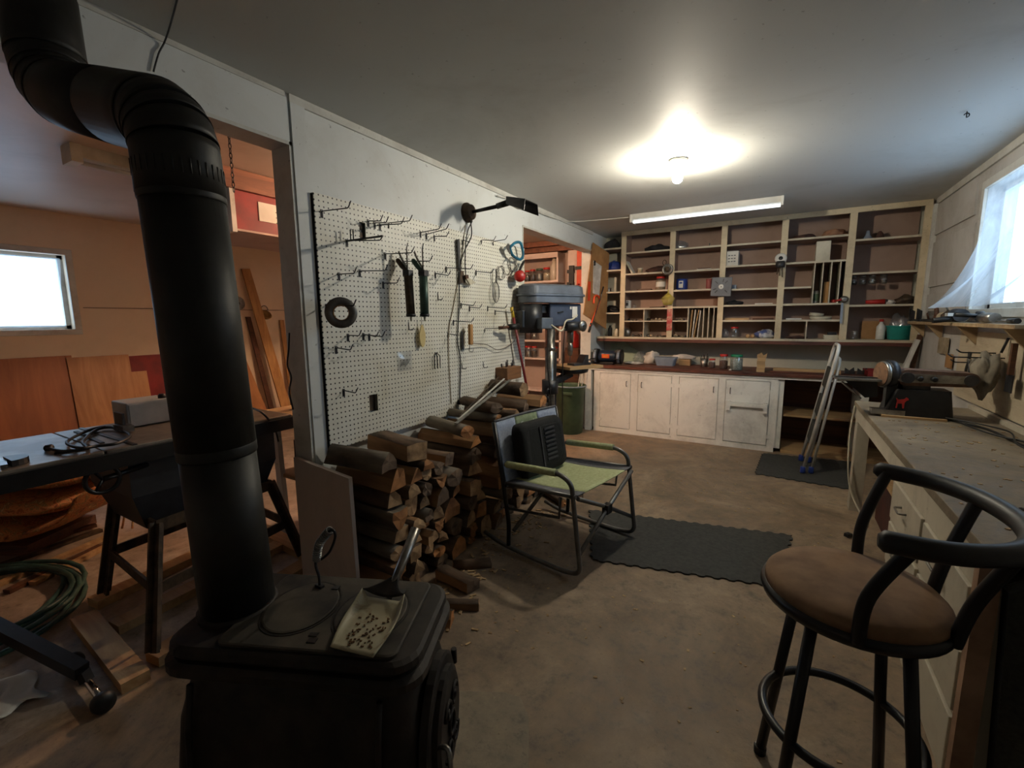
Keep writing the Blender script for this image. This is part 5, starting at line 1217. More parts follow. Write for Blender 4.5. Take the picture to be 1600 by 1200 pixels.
jar('plastic_jar', 'wide jar with green lid full of pale parts on the counter', cs(1150, 574), .06, .16, M['brightgreen'], pm('pale_parts', (176,182,176), (110,120,116), 40, .6, 0, .3), .72)
c = cs(1188, 576); t = thing('wooden_blocks', 'small stack of yellow wooden blocks with a notched top on the counter', 'wood blocks', c)
for k in range(4): MB().box(c+Vector((.003*(k % 2), 0, .018+.036*k)), (.07,.06,.035)).build('block', M['pinex'], t)
MB().prism([c+Vector((-.04,-.03,.144)), c+Vector((.045,-.03,.144)), c+Vector((.05,-.03,.185)), c+Vector((.02,-.03,.165)), c+Vector((.0,-.03,.19)), c+Vector((-.035,-.03,.17))], (0,.06,0)).build('notched_top', M['pinex'], t)
c = cs(1250, 576); flat('wood_plank', 'pale wood plank lying on the counter near the step ladder', c+Vector((.05,.12,0)), (.55,.05,.035), M['pinex'], -.02, 'plank')
flat('wood_slat_board', 'thin red-brown slat lying on the counter before the plank', c+Vector((.0,.03,0)), (.5,.04,.012), M['counter'], .01, 'slat')
for i, (px, py) in enumerate(((999, 566), (1141, 578))): heap('paper_scrap', ['white paper scrap on the counter edge near the first doors', 'white paper scrap on the counter edge below the green lidded jar'][i], cs(px, py)+Vector((0,.01,0)), (.03,.02,.012), M['paper'], 30+i, 'scrap')
# bench grinder on the counter's end
c = cs(936, 563)+Vector((0,.12,0)); c.x = .20; c.y = 5.12; t = thing('bench_grinder', 'dark blue bench grinder with orange label on the counter end', 'grinder', c)
MB().bb(c.x-.08, c.x+.08, c.y-.06, c.y+.06, c.z, c.z+.03).build('base', M['blackpl'], t, bevel=.004)
gz = c.z+.095
MB().lathe((c.x, c.y, gz), [(.05,-.11),(.066,-.10),(.068,-.06),(.068,.06),(.066,.10),(.05,.11)], 24, (1,0,0)).build('motor', M['navy'], t)
MB().box((c.x-.01, c.y-.0665, gz+.005), (.09,.006,.045)).build('label', M['orange'], t)
for k in (0.012, -.004): MB().box((c.x-.01, c.y-.0702, gz+k), (.06,.002,.006)).build('label_print', M['yellow'], t)
for s in (-1, 1):
    MB().lathe((c.x+s*.14, c.y, gz), [(.055,-.03),(.085,-.026),(.088,0),(.085,.026),(.055,.03)], 24, (1,0,0)).build('wheel_guard', M['blackpl'], t)
    MB().lathe((c.x+s*.14, c.y-.018, gz), [(.078,-.014),(.078,.014)], 24, (1,0,0)).build('wheel', M['greyblue'], t)
    MB().bar((c.x+s*.14, c.y-.10, gz-.02), (c.x+s*.14, c.y-.16, gz-.02), .05, .006).build('tool_rest', M['blackmet'], t)
    MB().box((c.x+s*.14, c.y-.10, gz+.07), (.06,.05,.004), (.6,0,0)).build('eye_shield', M['jar'], t)
c = Vector((.42, 5.42, CZ)); lab(MB().prism([c+Vector((-.30,.10,.0)), c+Vector((.10,.10,0)), c+Vector((.03,.10,.13)), c+Vector((-.16,.10,.25)), c+Vector((-.33,.10,.22))], (.0,.012,0)).build('pale_board', pm('pale_green_board', (176,190,166), (150,164,140), 6)), 'pale green board leaning behind the bench grinder', 'board')
# ================================================================== WORKBENCH ON THE RIGHT
BZ = .75; BX = 2.39; BY0, BY1 = 1.50, 3.80
XW = XR-.021
t = thing('workbench', 'long worn wooden workbench along the right wall', 'workbench', (2.7, 2.6, 0))
MB().bb(BX, XW, BY0, BY1, BZ-.035, BZ).build('top', M['bench'], t, bevel=.004)
MB().bb(BX+.012, BX+.035, BY0+.02, BY1-.02, BZ-.12, BZ-.035).build('apron', M['benchw'], t)
MB().bb(BX+.02, XW-.05, BY1-.05, BY1-.025, BZ-.12, BZ-.035).build('end_apron', M['benchw'], t)
MB().bb(BX+.015, BX+.085, BY1-.10, BY1-.01, 0, BZ-.036).build('leg', M['benchw'], t, bevel=.003)
MB().bb(XW-.09, XW-.02, BY1-.10, BY1-.01, 0, BZ-.036).build('leg', M['benchw'], t)
MB().bb(BX+.012, XW, BY0, 2.52, .0, BZ-.12).build('drawer_case', M['benchw'], t)
MB().bb(XW-.025, XW, BY0, BY1, BZ, BZ+.025).build('back_ledge', M['benchw'], t)
for (y0, y1, z0, z1) in ((1.56, 2.0, .44, .61), (2.03, 2.48, .44, .61), (1.56, 2.0, .24, .42), (2.03, 2.48, .24, .42), (1.56, 2.48, .04, .22)):
    d = MB().bb(BX, BX+.012, y0, y1, z0, z1).build('drawer', M['benchw'], t, bevel=.003)
    yc = (y0+y1)/2
    MB().tube(rounded([(BX, yc-.04, z1-.06), (BX-.025, yc-.038, z1-.062), (BX-.025, yc+.038, z1-.062), (BX, yc+.04, z1-.06)], .012, 3), .0045, 7).build('pull', M['steel'], d)
MB().bb(BX-.012, BX+.03, BY0-.03, BY0, 0, BZ-.036).build('end_strip', pm('bare_pine_strip', (170,136,110), (132,100,78), 9, .7), t)
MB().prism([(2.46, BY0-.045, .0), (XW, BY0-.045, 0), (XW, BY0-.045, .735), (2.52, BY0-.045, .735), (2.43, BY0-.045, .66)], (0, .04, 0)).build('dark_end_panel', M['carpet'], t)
# things below the bench
c = Vector((2.62, 3.35, 0)); t = thing('storage_box', 'dark red wooden storage box under the workbench', 'box', c)
MB().bb(2.54, 2.93, 3.0, 3.64, 0, .30).build('body', pm('dark_red_box', (78,34,30), (48,22,20), 8, .6), t); MB().bb(2.53, 2.94, 2.99, 3.65, .30, .33).build('lid', M['pinex'], t)
c = MB().tube(bez([(BX-.005, 3.72, BZ-.02), (BX-.02, 3.70, .5), (BX+.0, 3.66, .2), (2.46, 3.60, .02), (2.48, 3.48, .008), (2.42, 3.32, .008), (2.36, 3.24, .008)], 7), .0055, 7)
t = thing('extension_lead', 'dirty white power cord hanging from the bench corner to the floor', 'cord', (2.36, 3.24, 0)); c.build('cord', M['cream'], t)
MB().box((2.355, 3.235, .012), (.04,.03,.022), (0,0,.9)).build('plug', M['blackpl'], t, bevel=.004)
# belt and disc sander
SX, SY = 2.61, 3.36
t = thing('belt_disc_sander', 'old belt and disc sander standing on the workbench end', 'sander', (SX, SY, BZ))
rg = [[Vector((SX, SY, BZ+z)) + p for p in rrect(-w1, w2, -d, d, .015, 0, 3)] for z, w1, w2, d in ((.012, .145, .15, .10), (.06, .135, .145, .095), (.16, .10, .135, .08))]
stack(MB(), rg).build('base', M['blackmet'], t)
MB().bb(SX-.16, SX+.12, SY-.12, SY+.11, BZ+.0, BZ+.012).build('foot_board', M['pinex'], t)
# emblem: red dog silhouette on the tapered front
def em(u, v):  # u right, v up on the front slope
    z = .055+v; d = .096-.016*(z-.06)/.1
    return Vector((SX-.10+u, SY-d-.003, BZ+z))
dog = [(0,0), (.008,0), (.012,.028), (.034,.030), (.038,0), (.046,0), (.048,.036), (.060,.050), (.070,.052), (.068,.062), (.056,.070), (.046,.058), (.014,.052), (.004,.064), (.0,.060), (.006,.044)]
MB().prism([em(p[0]*.8, p[1]*.9) for p in dog], (0,-.0015,0)).build('dog_emblem', M['red'], t)
# belt unit
bc = Vector((SX+.075, SY, BZ+.225))
pr = []
for k in range(13): a = PI/2+PI*k/12; pr.append((-.13+.045*math.cos(a), .045*math.sin(a)))
for k in range(13): a = -PI/2+PI*k/12; pr.append((.13+.038*math.cos(a), .038*math.sin(a)))
MB().prism([bc+Vector((x, -.06, z)) for x, z in pr], (0,.12,0)).build('belt', pm('sanding_belt', (112,84,68), (84,62,52), 40, .9, 0, .3), t)
MB().prism([bc+Vector((x*.92-.02, -.072, z*.55)) for x, z in pr], (0,.012,0)).build('side_plate', M['steel'], t)
MB().cyl(bc+Vector((.13,-.075,0)), bc+Vector((.13,.075,0)), .03, n=18).build('roller', M['darkmet'], t)
MB().cyl(bc+Vector((-.13,-.075,0)), bc+Vector((-.13,.075,0)), .03, n=18).build('roller', M['darkmet'], t)
for dx_ in (-.08, -.02): MB().lathe(bc+Vector((dx_,-.078,0)), [(.014,0),(.014,.014),(.008,.018)], 10, (0,-1,0)).build('tension_knob', M['blackpl'], t)
MB().box((SX-.02, SY, BZ+.175), (.14,.10,.05)).build('bracket', M['darkmet'], t)
# disc and its table
dc = Vector((SX-.155, SY-.01, BZ+.235))
MB().lathe(dc, [(.072,-.012),(.076,-.006),(.076,.006),(.072,.012)], 36, (-1,-.35,0)).build('disc', M['steel'], t)
MB().lathe(dc+Vector((-.012,-.004,0)), [(.07,0),(.07,.003)], 36, (-1,-.35,0)).build('abrasive_face', pm('sanding_disc', (140,106,80), (110,82,62), 40, .9), t)
MB().lathe(dc+Vector((.025,.01,-.0)), [(.08,-.02),(.083,.0),(.08,.02)], 36, (-1,-.35,0)).build('disc_guard', M['darkmet'], t)
MB().box(dc+Vector((.05,.0,-.12)), (.07,.08,.20)).build('motor_mount', M['blackmet'], t)
MB().box(dc+Vector((-.13,-.03,-.03)), (.21,.16,.012), (0,0,.1)).build('table', M['steel'], t, bevel=.002)
MB().box(dc+Vector((-.13,-.03,-.022)), (.205,.012,.006), (0,0,.1)).build('mitre_slot', M['darkmet'], t)
MB().prism([dc+Vector((-.19,-.04,-.036)), dc+Vector((-.03,-.04,-.036)), dc+Vector((-.02,-.04,-.13)), dc+Vector((-.08,-.04,-.14))], (0,.03,0)).build('table_bracket', M['blackmet'], t)
MB().tube([dc+Vector((-.20,-.06,-.05)), dc+Vector((-.10,-.06,-.145))], .006, 7).build('brace_rod', M['steel'], t)
MB().bb(dc.x-.05, dc.x+.10, dc.y-.09, dc.y-.02, BZ+.0125, BZ+.04).build('rail', M['steel'], t)
for i, (pts, lb) in enumerate(([[(2.74,3.30), (2.84,3.1), (2.86,2.8), (2.90,2.4), (2.84,2.0)], 'black power cord lying on the bench behind the sander'], [[(2.75,3.27), (2.80,2.95), (2.92,2.7), (2.86,2.3), (2.92,1.9)], 'second black cord crossing the first on the bench'], [[(2.72,3.24), (2.88,3.0), (2.82,2.65), (2.94,2.35), (2.90,1.95)], 'thin black cord looping on the bench beside two thicker cords'])):
    lab(MB().tube(bez([(x, y, BZ+.007+.009*i) for x, y in pts], 10), .006-.0012*i, 7).build('power_cord', M['blackpl']), lb, 'cord')
c = at(1597, 800, 2, BZ+.04); t = thing('black_clamp', 'black rubber gripped clamp lying at the near bench end', 'clamp', (c.x+.03, c.y, BZ))
MB().tube([(c.x, c.y, BZ+.03), (c.x+.14, c.y+.03, BZ+.03)], [.022,.024], 12).build('grip', M['blackpl'], t); MB().bar((c.x+.14, c.y+.03, BZ+.02), (c.x+.32, c.y+.07, BZ+.02), .03, .02).build('bar', M['darkmet'], t)
rc2 = random.Random(8); b = MB()
for k in range(120):
    x, y, s_ = rc2.uniform(2.42, 2.95), rc2.uniform(1.6, 3.2), rc2.uniform(.003, .012); b.box((x, y, BZ+.0015), (s_*1.5, s_, .002), (0,0,rc2.uniform(0,PI)))
o = b.build('bench_dust', M['debris']); o['label'] = 'fine shavings scattered on the workbench top'; o['category'] = 'shavings'; o['kind'] = 'stuff'
# ------------------------------------------------------------------ right wall above the bench
trim(17, MB().bb(XR-.02, XR, 2.0, 4.20, BZ+.03, 1.22), grime('wall_backboard', (196,182,156), (140,118,92), 2.0, .6, .8, .1, .3, .4, .75, (1,1,6)), 'pale wooden backboard on the wall above the bench')
for i, (a, c2_) in enumerate((((1495,540),(1556,552)), ((1481,552),(1570,560)), ((1485,561),(1528,567)))):
    Pw = at(*c2_, 0, XR-.02); Pt = at(*a, 1, Pw.y); xx = min(XR-.08, max(XR-.34, Pt.x))
    lab(MB().tube(rounded([(XR-.02, Pw.y, Pw.z), (xx+.02, Pw.y, Pw.z), (xx, Pw.y, Pw.z+.018)], .01, 3), .004, 6).build('wall_peg', M['darkmet']), ['top long steel peg on the backboard behind the sander', 'longest steel peg on the backboard behind the sander', 'lowest steel peg on the backboard behind the sander'][i], 'peg')
t = thing('tool_rail', 'narrow wooden tool rail on the right wall under the plastic sheet', 'rail', (XR-.1, 4.0, 1.24))
MB().bb(XR-.13, XR-.022, 3.05, 5.15, 1.255, 1.275).build('ledge', M['woodx'], t)
for y in (3.2, 3.9, 4.6, 5.1): MB().prism([(XR-.022, y, 1.255), (XR-.12, y, 1.255), (XR-.022, y, 1.14)], (0,.02,0)).build('bracket', M['woodx'], t)
c = Vector((XR-.10, 4.02, 1.277)); t = thing('electric_drill', 'dark electric drill lying on the wall tool rail', 'drill', c)
MB().tube([c+Vector((0,-.10,.045)), c+Vector((0,.02,.045)), c+Vector((0,.07,.045)), c+Vector((0,.12,.045))], [.04,.044,.03,.014], 16).build('body', M['darkmet'], t)
MB().tube([c+Vector((-.0,-.06,.03)), c+Vector((-.13,-.08,.012))], [.02,.017], 10).build('grip', M['blackpl'], t)
MB().cyl(c+Vector((0,.12,.045)), c+Vector((0,.17,.045)), .016, .012).build('chuck', M['steel'], t)
MB().box(c+Vector((-.05,-.07,.05)), (.03,.06,.02)).build('trigger_label', M['whitepl'], t)
c = Vector((XR-.09, 4.60, 1.277)); t = thing('hand_plane', 'dark iron hand plane with wooden knob on the wall tool rail', 'plane', c)
MB().bb(c.x-.03, c.x+.03, c.y-.14, c.y+.14, c.z, c.z+.02).build('sole', M['darkmet'], t, bevel=.004)
MB().tube(bez([c+Vector((0,-.08,.02)), c+Vector((0,-.10,.06)), c+Vector((0,-.075,.10))], 4), [.014]*8+[.010], 9).build('tote', M['darkwood'], t)
MB().lathe(c+Vector((0,.09,.02)), [(.01,0),(.014,.02),(.02,.04),(.012,.052),(.001,.054)], 14).build('knob', M['darkwood'], t)
MB().box(c+Vector((0,.0,.05)), (.045,.10,.006), (.6,0,0)).build('iron', M['steel'], t)
p0, p1 = Vector((XR-.16, 5.14, 1.22)), Vector((XR-.16, 3.2, 1.30))
t = thing('pipe_clamp', 'long grey pipe clamp resting along the wall tool rail', 'clamp', (p0+p1)/2)
MB().cyl(Vector((XR-.115,5.10,1.286)), Vector((XR-.115,4.79,1.286)), .009, n=10).build('pipe', M['darkmet'], t)
for y in (5.08, 4.85): MB().prism([(XR-.13,y,1.277), (XR-.10,y,1.277), (XR-.10,y,1.36), (XR-.13,y,1.38)], (0,.03,0)).build('jaw', M['blackmet'], t)
MB().cyl((XR-.115,5.10,1.286), (XR-.115,5.17,1.286), .006, n=8).build('screw', M['steel'], t)
for i, (y0, z0, m_, lb, w_, h_) in enumerate(((4.35, 1.0, 'card', 'brown cardboard piece pinned on the wall behind the sander', .14, .10), (4.52, 1.10, 'tan', 'tan paper sheet pinned on the wall behind the sander', .22, .12))):
    lab(MB().bb(XR-.03-.002*i, XR-.0235, y0-w_/2, y0+w_/2, z0-h_/2, z0+h_/2).build('pinned_card', M[m_]), lb, 'card')
c = Vector((XR-.10, 3.42, 1.0)); t = thing('dust_bag', 'grey dusty cloth bag hanging on the backboard', 'bag', c)
MB().blob(c, (.09,.20,.26), 44, .6, 3, flat=False).build('bag', pm('dusty_cloth', (150,140,122), (106,98,84), 9, .9, 0, .4), t) 
MB().cyl(c+Vector((.05,0,.12)), c+Vector((.07,0,.20)), .006, n=6).build('hanger', M['darkmet'], t)
c = Vector((XR-.075, 3.78, 1.02)); t = thing('tin_snips', 'dark pliers hanging open on the backboard', 'pliers', c)
for s in (-1, 1):
    MB().tube(bez([c+Vector((0,s*.02,-.10)), c+Vector((0,s*.03,-.03)), c+Vector((0,0,.03)), c+Vector((0,-s*.012,.08))], 4), .007, 7).build('handle', M['darkmet'], t)
MB().lathe(c+Vector((-.008,0,.03)), [(.012,0),(.012,.016)], 10, (1,0,0)).build('pivot', M['steel'], t)
c = Vector((XR-.06, 3.24, 1.02)); t = thing('grey_scraper', 'dark scraper hanging on the backboard beside the dust bag', 'scraper', c)
MB().bb(c.x-.01, c.x+.01, c.y-.012, c.y+.012, c.z, c.z+.16).build('handle', M['darkwood'], t); MB().bb(c.x-.003, c.x+.003, c.y-.04, c.y+.04, c.z-.09, c.z).build('blade', M['darkmet'], t)
c = Vector((XR-.09, 3.15, 1.277)); t = thing('screwdriver', 'long dark screwdriver lying on the wall tool rail', 'screwdriver', c)
MB().tube([c+Vector((0,0,.014)), c+Vector((0,.10,.014))], [.014,.012], 9).build('handle', M['blackpl'], t); MB().cyl(c+Vector((0,.10,.014)), c+Vector((0,.26,.014)), .005, n=7).build('shaft', M['steel'], t)
c = Vector((XR-.09, 3.55, 1.277)); t = thing('angle_grinder', 'grey angle grinder lying on the wall tool rail', 'grinder', c)
MB().tube([c+Vector((0,-.12,.03)), c+Vector((0,.02,.03)), c+Vector((0,.07,.03))], [.026,.03,.024], 14).build('body', M['steel'], t)
MB().lathe(c+Vector((-.0,.10,.012)), [(.05,0),(.05,.004),(.02,.006),(.02,.05),(.014,.055)], 20).build('disc_head', M['darkmet'], t)
MB().tube([c+Vector((0,.08,.04)), c+Vector((-.11,.09,.05))], [.010,.014], 9).build('side_handle', M['blackpl'], t)
c = Vector((XR-.08, 4.28, 1.277)); t = thing('oil_can', 'small tin oil can with spout on the wall tool rail', 'oil can', c)
MB().lathe(c, [(.035,0),(.037,.004),(.037,.05),(.012,.075),(.008,.08)], 18).build('body', M['rust'], t); MB().tube([c+Vector((0,0,.078)), c+Vector((-.03,.02,.14))], [.006,.003], 7).build('spout', M['steel'], t)
c = Vector((XR-.075, 4.80, 1.277)); heap('twine_ball', 'dusty ball of twine on the wall tool rail', Vector((XR-.078, 4.39, 1.276)), (.08,.08,.07), M['tan'], 47, 'twine', .15)
# leaning wood sticks and dark tray at the corner of bench and counter
lab(MB().bar((2.93, 5.16, CZ), (2.965, 5.16, 1.16), .04, .03).build('leaning_stick', M['darkwood']), 'dark stick leaning in the corner at the counter end', 'stick')
lab(MB().bar((2.86, 5.12, CZ), (2.945, 5.12, 1.12), .05, .03).build('leaning_stick', M['whitepl']), 'white stick leaning in the corner at the counter end', 'stick')
c = spot(1365, CZ, 5.2); t = thing('red_tray', 'dark red tray lying on the counter behind the sander', 'tray', Vector((2.73,5.2,CZ)))
MB().bb(2.62, 2.85, 5.05, 5.35, CZ, CZ+.01).build('bottom', M['redpaint'], t)
for (a, b_, d, e) in ((2.62,2.63,5.05,5.35), (2.84,2.85,5.05,5.35), (2.63,2.84,5.05,5.06), (2.63,2.84,5.34,5.35)): MB().bb(a, b_, d, e, CZ+.01, CZ+.05).build('side', M['redpaint'], t)
for i, px in enumerate((1327, 1347)):
    c = Vector((2.30+.13*i, 5.22, CZ)); c = spot(px, CZ, 5.25); t = thing('metal_clip', ['dark metal clip on the counter right beside the step ladder', 'dark metal clip on the counter between another clip and the tray'][i], 'clip', c)
    MB().prism([c+Vector((-.04,-.02,0)), c+Vector((.04,-.02,0)), c+Vector((.03,-.02,.06)), c+Vector((.0,-.02,.03)), c+Vector((-.035,-.02,.055))], (0,.04,0)).build('jaw', M['darkmet'], t); MB().cyl(c+Vector((0,-.03,.02)), c+Vector((0,.03,.02)), .006, n=8).build('pin', M['rust'], t)

# ================================================================== STEP LADDER
t = thing('step_ladder', 'folded white step ladder with dark treads and blue feet', 'ladder', (2.19, 4.6, 0))
def lad(xb, xt, y0, y1, zt, nm, r):
    p = rounded([(xb, y0, .03), (xt, y0, zt), (xt+.003, y1, zt), (xb, y1, .03)], .10, 8)
    return MB().tube(p, r, 10).build(nm, M['whitepl'], t)
lad(2.165, 2.335, 4.40, 4.78, 1.09, 'front_frame', .0135)
lad(2.225, 2.352, 4.425, 4.755, .98, 'rear_frame', .011)
for z in (.28, .52, .76):
    x = 2.165+(2.335-2.165)*z/1.09
    MB().box((x+.008, 4.59, z+.05), (.02, .35, .17), (0,.17,0)).build('tread', M['rubber'], t, bevel=.004)
for (x, y) in ((2.163,4.40), (2.163,4.78), (2.223,4.425), (2.223,4.755)): MB().lathe((x, y, .013), [(.018,0),(.021,.01),(.019,.05),(.016,.055)], 12).build('foot', M['blue'], t)
MB().cyl((2.22, 4.42, .45), (2.26, 4.42, .45), .006, n=8).build('hinge_pin', M['steel'], t)

# ================================================================== BAR STOOL
sx, sy, sz = 2.107, 1.288, .66
t = thing('bar_stool', 'black metal bar stool with a worn brown padded round seat', 'stool', (sx, sy, 0))
c = Vector((sx, sy, sz))
MB().lathe(c, [(.17,-.034),(.188,-.03),(.193,-.016),(.190,-.006),(.182,-.002)], 48).build('seat_rim', M['blackmet'], t)
MB().lathe(c, [(.184,-.004),(.182,.012),(.168,.026),(.12,.034),(.06,.036),(.001,.036)], 48).build('seat_cushion', M['suede'], t)
for k in range(4):
    a = math.radians(45+90*k+6); u_ = Vector((math.cos(a), math.sin(a), 0))
    MB().tube([Vector((sx, sy, sz-.03))+u_*.125, Vector((sx, sy, .0))+u_*.205], .0135, 12).build('leg', M['blackmet'], t)
    q = Vector((sx, sy, .006))+u_*.204; MB().lathe(q-Vector((0,0,.006)), [(.017,0),(.018,.02),(.015,.024)], 12).build('foot_cap', M['blackpl'], t)
MB().tube([Vector((sx+.167*math.cos(a*PI/24), sy+.167*math.sin(a*PI/24), .30)) for a in range(48)], .0115, 10, True).build('foot_ring', M['blackmet'], t)
# back rail: U shaped, ends forward (-x)
rz_ = .905
E0, E1 = Vector((2.10, 1.03, rz_)), Vector((2.165, 1.53, rz_))
rail = bez([E0, Vector((2.20, 1.03, rz_)), Vector((2.29, 1.075, rz_)), Vector((2.345, 1.16, rz_)), Vector((2.36, 1.27, rz_)), Vector((2.335, 1.39, rz_)), Vector((2.27, 1.48, rz_)), E1], 7)
MB().tube(rail, [.012]+[.0205]*(len(rail)-2)+[.012], 14).build('back_rail', M['blackpl'], t)
def post(p, r_, m1, top): MB().tube(bez([p, m1, top], 8), .0135, 12).build('back_post', M['blackmet'], t)
post(Vector((2.10, sy-.186, sz-.02)), 0, Vector((2.105, sy-.205, sz+.10)), Vector((2.16, 1.045, rz_)))
post(Vector((2.14, sy+.186, sz-.02)), 0, Vector((2.145, sy+.20, sz+.10)), Vector((2.19, 1.51, rz_)))
post(Vector((sx+.165, sy-.09, sz-.02)), 0, Vector((sx+.185, sy-.10, sz+.09)), Vector((2.335, 1.14, rz_)))
post(Vector((sx+.165, sy+.09, sz-.02)), 0, Vector((sx+.185, sy+.095, sz+.09)), Vector((2.335, 1.39, rz_)))
# ================================================================== DRILL PRESS
X0, Y0 = 0.0, 0.0
DL, DR, DS = Vector((.245, 3.46, 0)), math.radians(62), .9
def place(o): q = o.location; o.location = Matrix.Rotation(DR, 3, 'Z') @ Vector((q.x*DS, q.y*DS, q.z*.978)) + DL; o.rotation_euler.z = DR; o.scale = (DS, DS, .978); return o
t = thing('drill_press', 'grey floor standing drill press at the end of the pegboard', 'drill press', (X0, Y0, 0))
grey = pm('press_grey_paint', (104,110,120), (80,86,94), 8, .35, .2, .05); dkg = pm('press_dark_paint', (52,54,60), (36,38,42), 8, .4, .2, .05)
MB().bb(X0-.16, X0+.26, Y0-.15, Y0+.15, 0, .035).build('floor_base', dkg, t, bevel=.01)
MB().lathe((X0, Y0, .035), [(.07,0),(.07,.03),(.055,.06)], 24).build('base_flange', dkg, t)
MB().cyl((X0, Y0, .06), (X0, Y0, 1.30), .047, n=28).build('column', M['steel'], t)
MB().lathe((X0, Y0, 1.08), [(.053,0),(.055,.006),(.055,.022),(.053,.028)], 28).build('column_collar', M['steel'], t)
MB().bar((X0+.04, Y0-.03, .25), (X0+.04, Y0-.03, 1.06), .016, .016).build('rack', M['darkmet'], t)
# belt cover
rg = []
for z, i in ((1.485, .0), (1.535, -.0), (1.54, -.012), (1.555, -.012), (1.56, .0), (1.62, .006), (1.635, .03)):
    rg.append([Vector((X0+.005, Y0, z)) + p for p in rrect(-.335+i, .345-i, -.125+i, .125-i, .11, 0, 8)])
stack(MB(), rg, smooth=False).build('belt_cover', grey, t)
# motor
MB().cyl((X0-.22, Y0-.0, 1.235), (X0-.22, Y0, 1.475), .105, n=28).build('motor', dkg, t)
MB().bb(X0-.225, X0-.10, Y0-.18, Y0-.10, 1.27, 1.36).build('switch_box', grey, t, bevel=.006)
MB().bb(X0-.345, X0-.315, Y0-.05, Y0+.05, 1.28, 1.42).build('capacitor', dkg, t, bevel=.006)
MB().bb(X0-.115, X0-.045, Y0-.03, Y0+.03, 1.40, 1.46).build('motor_mount', M['darkmet'], t)
# head casting
MB().bb(X0-.06, X0+.31, Y0-.075, Y0+.075, 1.285, 1.478).build('head', pm('press_head_blue', (70,78,98), (54,60,78), 8, .4, .1, .05), t, bevel=.012)
MB().bb(X0+.20, X0+.26, Y0-.078, Y0-.075, 1.36, 1.455).build('spec_plate', M['whitepl'], t)
MB().bb(X0+.17, X0+.19, Y0-.079, Y0-.075, 1.43, 1.455).build('switch', M['whitepl'], t)
MB().bar((X0+.03, Y0-.08, 1.40), (X0+.09, Y0-.08, 1.41), .012, .012).build('lock_lever', M['blackpl'], t)
MB().cyl((X0+.10, Y0-.10, 1.285), (X0+.30, Y0-.10, 1.285), .04, n=18).build('feed_housing', dkg, t)
MB().lathe((X0+.27, Y0-.145, 1.285), [(.045,0),(.048,.008),(.04,.016),(.012,.02)], 24, (0,-1,0)).build('depth_dial', M['steel'], t)
MB().lathe((X0+.27, Y0-.165, 1.285), [(.012,0),(.012,.01)], 12, (0,-1,0)).build('dial_hub', M['blackpl'], t)
MB().tube(bez([(X0-.12, Y0-.18, 1.30), (X0-.02, Y0-.2, 1.25), (X0+.05, Y0-.17, 1.33), (X0+.15, Y0-.14, 1.345), (X0+.24, Y0-.10, 1.38)], 7), .007, 7).build('cable', M['cream'], t)
MB().cyl((X0+.24, Y0, 1.14), (X0+.24, Y0, 1.285), .032, n=18).build('quill', M['steel'], t)
MB().lathe((X0+.24, Y0, 1.02), [(.010,0),(.02,.01),(.028,.05),(.028,.09),(.022,.12)], 18).build('chuck', M['steel'], t)
MB().cyl((X0+.24, Y0, .97), (X0+.24, Y0, 1.03), .004, n=8).build('drill_bit', M['steel'], t)
# table and bracket
MB().cyl((X0, Y0, .70), (X0, Y0, .82), .078, n=24).build('table_collar', dkg, t)
MB().bar((X0+.05, Y0, .80), (X0+.25, Y0, .86), .07, .05).build('table_arm', dkg, t)
MB().lathe((X0+.26, Y0, .865), [(.12,0),(.16,.01),(.165,.035),(.16,.045),(.02,.045)], 36).build('table', M['darkmet'], t)
MB().tube(rounded([(X0-.06, Y0-.09, .76), (X0-.12, Y0-.12, .76), (X0-.12, Y0-.13, .70)], .02, 3), .008, 8).build('crank', M['blackmet'], t)
MB().lathe((X0-.12, Y0-.13, .65), [(.012,0),(.014,.03),(.01,.05)], 10).build('crank_knob', M['blackpl'], t)
lab(place(MB().bb(.09, .50, Y0-.19, Y0+.17, .913, .938).build('table_board', M['pinex'])), 'pine board lying on the drill press table', 'board')
c = Vector((.33, Y0-.06, .939)); t2 = thing('drill_vise', 'dark drill press vise on the pine board', 'vise', c)
MB().bb(c.x-.13, c.x+.08, c.y-.05, c.y+.05, c.z, c.z+.02).build('bed', M['darkmet'], t2); MB().prism([(c.x-.02,c.y-.05,c.z+.02), (c.x+.05,c.y-.05,c.z+.02), (c.x+.05,c.y-.05,c.z+.09), (c.x+.02,c.y-.05,c.z+.09)], (0,.10,0)).build('jaw', M['darkmet'], t2)
MB().cyl((c.x+.05,c.y,c.z+.04), (c.x+.15,c.y,c.z+.04), .008, n=8).build('screw', M['steel'], t2); MB().cyl((c.x+.15,c.y-.04,c.z+.04), (c.x+.15,c.y+.04,c.z+.04), .005, n=8).build('handle', M['steel'], t2)
lab(place(MB().tube(bez([(X0-.16, Y0-.186, 1.27), (X0-.17, Y0-.19, 1.0), (X0-.13, Y0-.19, .7), (X0-.12, Y0-.18, .45), (X0-.15, Y0-.2, .06)], 6), .005, 6).build('press_cable', M['blackpl'])), 'black cable hanging down left of the drill press column', 'cable')
lab(place(MB().tube(bez([(X0+.055, Y0-.15, 1.27), (X0+.06, Y0-.12, 1.0), (X0+.055, Y0-.125, .6), (X0+.06, Y0-.12, .2)], 6), .005, 6).build('press_cable', M['blackpl'])), 'black cable hanging in front of the drill press column', 'cable')
place(bpy.data.objects['drill_press']); place(bpy.data.objects['drill_vise'])
